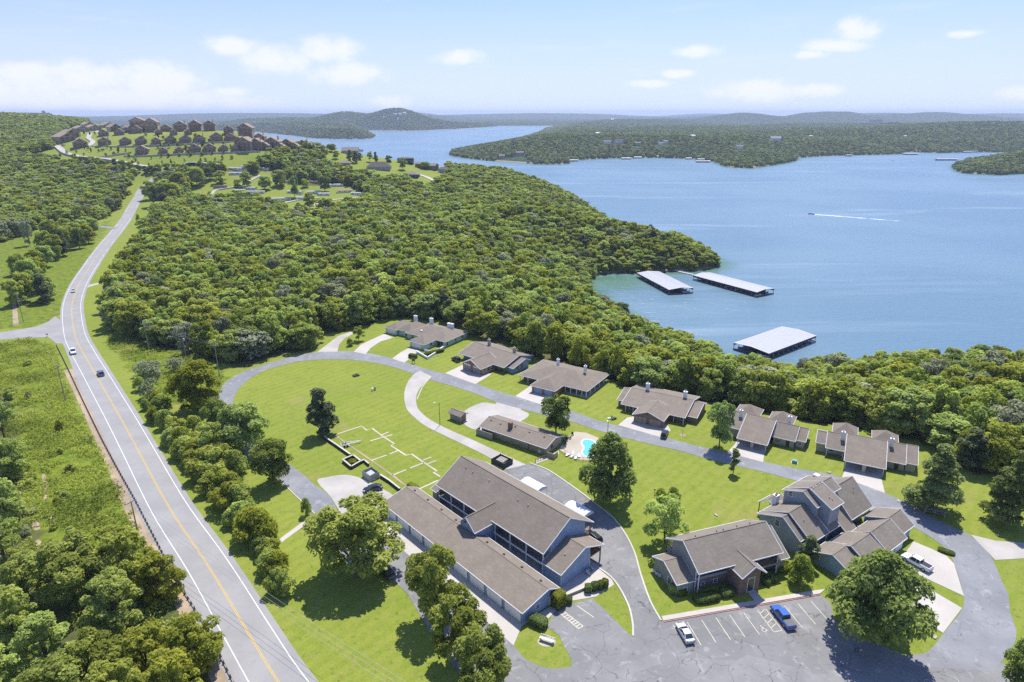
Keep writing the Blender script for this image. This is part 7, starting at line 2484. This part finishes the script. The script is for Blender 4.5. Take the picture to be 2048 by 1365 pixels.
# ------------------------------------------------------------------ cabins of the hill resort
def cabin_proto(W_, D, st, var):
    t = thing('resort_cabin', 'x', 'cabin')
    h = 2.9 * st
    rise = W_ * .27
    wl_ = M['cabin_wall']
    sec = [(-W_ / 2, -4.0), (W_ / 2, -4.0), (W_ / 2, h), (0, h + rise), (-W_ / 2, h)]
    vs = [(x, 0, z) for x, z in sec] + [(x, D, z) for x, z in sec]
    MB().add(vs, [(4, 3, 2, 1, 0)[::-1], (9, 8, 7, 6, 5)] + [(i, 5 + i, 5 + (i + 1) % 5, (i + 1) % 5) for i in range(5)]).build('wall', wl_, t)
    e = .9
    k_ = rise / (W_ / 2)
    MB().slab([(-W_ / 2 - e, -2.2, h - e * k_), (0, -2.2, h + rise + .2), (0, D + e, h + rise + .2), (-W_ / 2 - e, D + e, h - e * k_)][::-1], .3).slab([(W_ / 2 + e, -2.2, h - e * k_), (0, -2.2, h + rise + .2), (0, D + e, h + rise + .2), (W_ / 2 + e, D + e, h - e * k_)], .3).build('roof', M['cabin_roof'], t)
    n = 2 if W_ < 13 else 3
    for s_ in range(st):
        z = 2.9 * s_
        MB().box(-W_ / 2, W_ / 2, -2.0, 0, z - .15, z + .1).build('deck', M['wood'], t)
        MB().box(-W_ / 2, W_ / 2, -2.05, -1.95, z + .9, z + 1.05).build('railing', M['wood'], t)
        for i in range(n):
            x = -W_ / 2 + W_ * (i + .5) / n
            MB().box(x - 1.0, x + 1.0, -.06, .02, z + .5, z + 2.0).build('window', M['glass'], t)
    MB().add([(-W_ * .2, -.05, h + .2), (W_ * .2, -.05, h + .2), (0, -.05, h + rise * .75)], [(0, 1, 2)]).build('gable_window', M['glass'], t)
    for i in range(n + 1):
        x = -W_ / 2 + W_ * i / n
        MB().box(x - .15, x + .15, -2.0, -1.7, -4, h).build('post', M['wood'], t)
    if var:
        MB().box(W_ * .28, W_ * .28 + 1.2, D * .4, D * .4 + 1.2, h, h + rise + 1.2).build('chimney', M['stone'], t)
    return t


M['cabin_wall'] = siding('log_wall', (0.48, 0.36, 0.25), 0.3)
M['cabin_roof'] = shingles('cabin_shingles', (0.31, 0.245, 0.185))
protos = {}
CAB = []
rows = [('lower', [(285, 309, 31, 2), (327, 307, 21, 2), (359, 306, 21, 2), (390, 305, 30, 2), (420, 304, 30, 2), (448, 302, 22, 2)]),
        ('middle', [(162, 296, 33, 2), (210, 292, 31, 2), (252, 290, 28, 2), (283, 289, 28, 2), (313, 288, 23, 2), (342, 287, 28, 2), (372, 286, 28, 2), (400, 285, 28, 2), (434, 282, 30, 2), (461, 281, 26, 2)]),
        ('upper', [(208, 273, 24, 2), (239, 271, 24, 2), (273, 267, 28, 2), (302, 265, 28, 3), (333, 264, 26, 2), (362, 264, 32, 3), (391, 263, 30, 3), (420, 262, 28, 3), (441, 262, 26, 3), (254, 266, 20, 2), (318, 270, 18, 2), (348, 271, 18, 2), (377, 270, 18, 2), (458, 270, 24, 3)]),
        ('lakeside', [(489, 301, 38, 3), (513, 299, 30, 3), (492, 279, 36, 4), (545, 295, 38, 2), (575, 295, 30, 2), (606, 296, 28, 2), (470, 303, 20, 2), (478, 291, 24, 3), (530, 299, 24, 2), (560, 299, 22, 2), (590, 299, 22, 2), (520, 286, 26, 3), (622, 299, 18, 2)]),
        ('left', [(137, 284, 46, 2), (145, 277, 40, 2), (166, 264, 34, 2), (191, 262, 38, 2), (219, 257, 32, 2), (246, 254, 28, 2), (180, 256, 30, 2), (232, 263, 26, 2), (262, 262, 20, 2)])]
ci = 0
for rn, lst in rows:
    for x, y, wpx, st in lst:
        p = hit(x, y)
        W_ = wpx / F_PX * depth_at(p) * .74
        st_n = st
        D = 12 if rn != 'left' else 9
        key = (st_n, ci % 2)
        if key not in protos:
            o = protos[key] = cabin_proto(14.0, D, st_n, ci % 2)
        else:
            o = dup(protos[key], (0, 0, 0), 0)
        s_ = W_ / 14.0
        o.location = (p[0], p[1], hz(p[0], p[1]) + .2)
        o.scale = (s_, max(.7, min(1.2, s_)), max(.72, min(1.25, s_ * 1.05)))
        face = atan2(-p[0], p[1]) * -1
        o.rotation_euler = (0, 0, {'lower': .12, 'middle': .15, 'upper': .10, 'lakeside': -.25, 'left': .75}[rn] + .25 * (RS.rand() - .5) + (-atan2(p[0], p[1])) * .7)
        o['label'] = {'lower': 'brown timber cabin in the lowest row above the mown resort slope', 'middle': 'brown timber cabin in the middle row of the hill resort', 'upper': 'tall brown cabin in the top row beside the big lodge', 'lakeside': 'brown cabin at the lake end of the hill resort', 'left': 'low brown building along the road at the back of the resort'}[rn]
        o['group'] = 'cabins of the hill resort'
        ci += 1
p = hit(293, 264)
t = thing('resort_lodge', 'largest brown resort building with stacked gables standing on the hilltop', 'lodge building', (p[0], p[1], p[2] - 1), .25)
for (x0, x1, y0, y1, h, r) in ((-21, -1, 0, 16, 17, 4.5), (-1, 17, -3, 14, 15, 5.5), (-9, 9, -6, 4, 10, 4.5), (-17, -2, -8, 4, 7, 3.5)):
    xm = (x0 + x1) / 2
    MB().prism([(x0, y0), (x1, y0), (x1, y1), (x0, y1)], -8, h).build('wall', M['cabin_wall'], t)
    MB().add([(x0, y0, h), (x1, y0, h), (xm, y0, h + r), (x0, y1, h), (x1, y1, h), (xm, y1, h + r)], [(0, 1, 2), (5, 4, 3)]).build('gable', M['cabin_wall'], t)
    MB().slab([(x0 - 1.2, y0 - 1.5, h - .4), (xm, y0 - 1.5, h + r + .2), (xm, y1 + 1, h + r + .2), (x0 - 1.2, y1 + 1, h - .4)][::-1], .4).slab([(x1 + 1.2, y0 - 1.5, h - .4), (xm, y0 - 1.5, h + r + .2), (xm, y1 + 1, h + r + .2), (x1 + 1.2, y1 + 1, h - .4)], .4).build('roof', M['cabin_roof'], t)
    for z in np.arange(1, h - 1.5, 3.2):
        for i in range(3):
            x = x0 + (x1 - x0) * (i + .5) / 3
            MB().box(x - 1.5, x + 1.5, y0 - .1, y0 + .05, z, z + 2).build('window', M['glass'], t)
        MB().box(x0, x1, y0 - 1.8, y0, z - .6, z - .3).build('deck', M['wood'], t)

# saplings on the mown slope
sl = [(x, y) for x, y in [(255, 316), (275, 322), (300, 318), (322, 315), (340, 314), (360, 312), (380, 312), (402, 311), (425, 309), (445, 308), (465, 306), (232, 310), (212, 312), (200, 304), (180, 304), (250, 303), (270, 301), (292, 298), (312, 297), (335, 296), (358, 294), (380, 293), (404, 292), (428, 291), (445, 290),
                          (280, 331), (300, 333), (322, 330), (345, 328), (372, 326), (398, 324), (412, 323), (428, 322), (446, 319), (462, 318), (150, 306), (135, 310), (118, 314), (105, 318), (90, 322), (265, 328), (240, 332), (225, 328)]]
for x, y in sl:
    p = hit(x + RS.uniform(-4, 4), y)
    tree(('small', 'cedar', 'shrub')[RS.randint(3)], p, 1.3 + RS.rand(), 3.5 + 2.5 * RS.rand(), 'young planted tree on the mown slope below the resort cabins', 'sapling', 'saplings on the resort slope', 'planted_sapling')
for i in range(26):
    x, y = RS.uniform(150, 500), RS.uniform(262, 306)
    p = hit(x, y)
    if p[1] > 1050:
        continue
    tree(('cedar', 'dark_oval', 'bright')[i % 3], p, 1.2 + 1.2 * RS.rand(), 4 + 3 * RS.rand(), 'small tree planted among the resort cabins', 'tree', 'trees among the resort cabins', 'cabin_tree')
# resort roads
for pts, wd in (([(318, 340), (300, 336), (270, 331), (240, 325), (212, 320), (190, 317), (160, 315), (134, 308), (122, 300), (112, 292)], 4.5), ([(188, 317), (230, 311), (250, 308), (262, 306)], 3.0), ([(178, 293), (186, 284), (176, 276), (180, 268), (194, 262)], 3.5),
                ([(186, 292), (240, 294), (300, 292), (360, 289), (440, 285), (470, 283)], 2.6), ([(250, 313), (300, 312), (360, 309), (420, 307), (470, 305), (520, 304)], 2.6)):
    c_ = smooth([hit(x, y)[:2] for x, y in pts], 4)
    ribbon('resort_road', c_, wd * .85, wd * .85, .3, M['gravel'], None, 2.0)
for i, (x, y) in enumerate(((116, 291), (127, 293), (168, 310), (205, 302))):
    p = hit(x, y)
    car('suv', BLK if i % 2 else ('red_car_paint', (.3, .03, .03)), 'small distant car on the winding resort road', (p[0], p[1], p[2] + .55), 1.0 * i, 'car', 'cars at the hill resort')


# ------------------------------------------------------------------ houses on the ridge, mobile homes, houses on the far shores
def simple_house(x, y, wpx, dep, h, roofm, wallm, label, ang, hip=False, cat='house', name='far_house', group=None, rise=None):
    p = hit(x, y)
    W_ = wpx / F_PX * depth_at(p)
    B = Bld(name, label, cat, (p[0], p[1]), degrees_(ang), group, p[2])
    rise = rise or W_ * .18
    if hip:
        B.hip(-W_ / 2, W_ / 2, 0, dep, h, h + rise, roof=roofm, wall=wallm, zb=-5.0)
    else:
        B.gable(-W_ / 2, W_ / 2, 0, dep, dep / 2, h, h + rise, roof=roofm, wall=wallm, zb=-5.0, fascia=None)
    n = max(2, int(W_ / 5))
    for i in range(n):
        B.window(-W_ / 2 + W_ * (i + .5) / n, .45 if not hip else .5, h * .35, min(1.8, W_ / n * .5), min(1.6, h * .4))
    return B


degrees_ = math.degrees
simple_house(757, 341, 48, 15, 4.5, 'roof_dark', 'stone', 'large dark hip-roofed house on the ridge', .05, True)
simple_house(700, 309, 34, 14, 4.5, 'roof2', 'stone', 'grey-roofed house with pale forecourt on the ridge', .1)
simple_house(716, 307, 20, 12, 5.5, 'roof_dark', 'stone', 'dark gabled wing beside the grey-roofed ridge house', .1)
simple_house(810, 328, 32, 14, 7.0, 'roof_dark', 'dark', 'flat dark house in front of the lake on the ridge', .0, True, rise=1.0)
simple_house(822, 356, 28, 13, 4.0, 'roof2', 'dark', 'brown hip-roofed house lowest on the ridge', -.1, True)
simple_house(860, 340, 24, 12, 5.0, 'roof2', 'brick', 'brown house with two gables near the end of the ridge', -.3)
simple_house(884, 347, 20, 14, 5.0, 'roof_dark', 'grey_siding', 'dark-roofed house at the end of the ridge lane', -.5)
simple_house(688, 332, 24, 12, 3.5, 'roof2', 'tan_siding', 'tan-roofed house half behind trees on the ridge', .1, True)
simple_house(838, 336, 18, 10, 5.0, 'roof2', 'brick', 'small brown house behind the ridge trees', -.2)
ribbon('ridge_lane', smooth([hit(x, y)[:2] for x, y in ((880, 372), (872, 364), (858, 357), (845, 352), (820, 345))], 4), 2.6, 2.6, .4, M['concrete'], None, 1.5)
for i, (x, y, w, mt) in enumerate(MH):
    lb = 'white mobile home among the trees beyond the wood' if mt == 'white' else ('pale mobile home among the trees beyond the wood' if mt == 'trim' else 'brown mobile home among the trees beyond the wood')
    if i == 14:
        lb = 'mobile home with a reddish roof at the edge of the trees'
    B = simple_house(x, y, w, 5.0, 2.6, {'white': 'dock_roof', 'trim': 'galv', 'wood_grey': 'roof2', 'dark': 'roof_dark'}[mt] if i != 14 else 'red_paint', mt if mt != 'dark' else 'tan_siding', lb, (-.25, .1, .3)[i % 3], False, 'mobile home', 'mobile_home', None if i == 14 else 'mobile homes beyond the wood', .5)
for pts in ([(420, 392), (428, 383), (450, 378), (480, 372), (500, 362), (520, 352)], [(372, 352), (400, 350), (440, 346)], [(600, 420), (625, 412), (650, 404), (690, 398), (720, 396)], [(560, 408), (600, 400), (640, 396)]):
    ribbon('park_lane', smooth([hit(x, y)[:2] for x, y in pts], 4), 2.2, 2.2, .35, M['gravel'], None, 1.5)
for x, y, w, rm, wm, lb in FH:
    simple_house(x, y, w, 12, 8.0, rm, wm, lb, 0.1)
for i, (x, y, w) in enumerate(((790, 231, 7), (800, 230, 6), (808, 229, 9), (844, 230, 5), (852, 230, 4), (768, 237, 4), (796, 240, 4))):
    simple_house(x, y, w, 18, 9, 'dock_roof', 'white', 'white hotel block on the round hill across the lake', 0.0, False, 'hotel', 'hill_hotel', 'white hotels on the round hill')

# ------------------------------------------------------------------ air
hm = bpy.data.materials.new('haze_air')
hm.use_nodes = True
hn = hm.node_tree
for n in list(hn.nodes):
    hn.nodes.remove(n)
ho = hn.nodes.new('ShaderNodeOutputMaterial')
pv = hn.nodes.new('ShaderNodeVolumePrincipled')
pv.inputs['Color'].default_value = (0.72, 0.84, 1.0, 1)
pv.inputs['Density'].default_value = HAZE
pv.inputs['Anisotropy'].default_value = 0.1
hn.links.new(pv.outputs[0], ho.inputs['Volume'])
mb = MB().box(-17500, 17500, -420, 27500, -36.0, 150.0)
hzo = mb.build('haze', hm)
tag(hzo, kind='stuff')
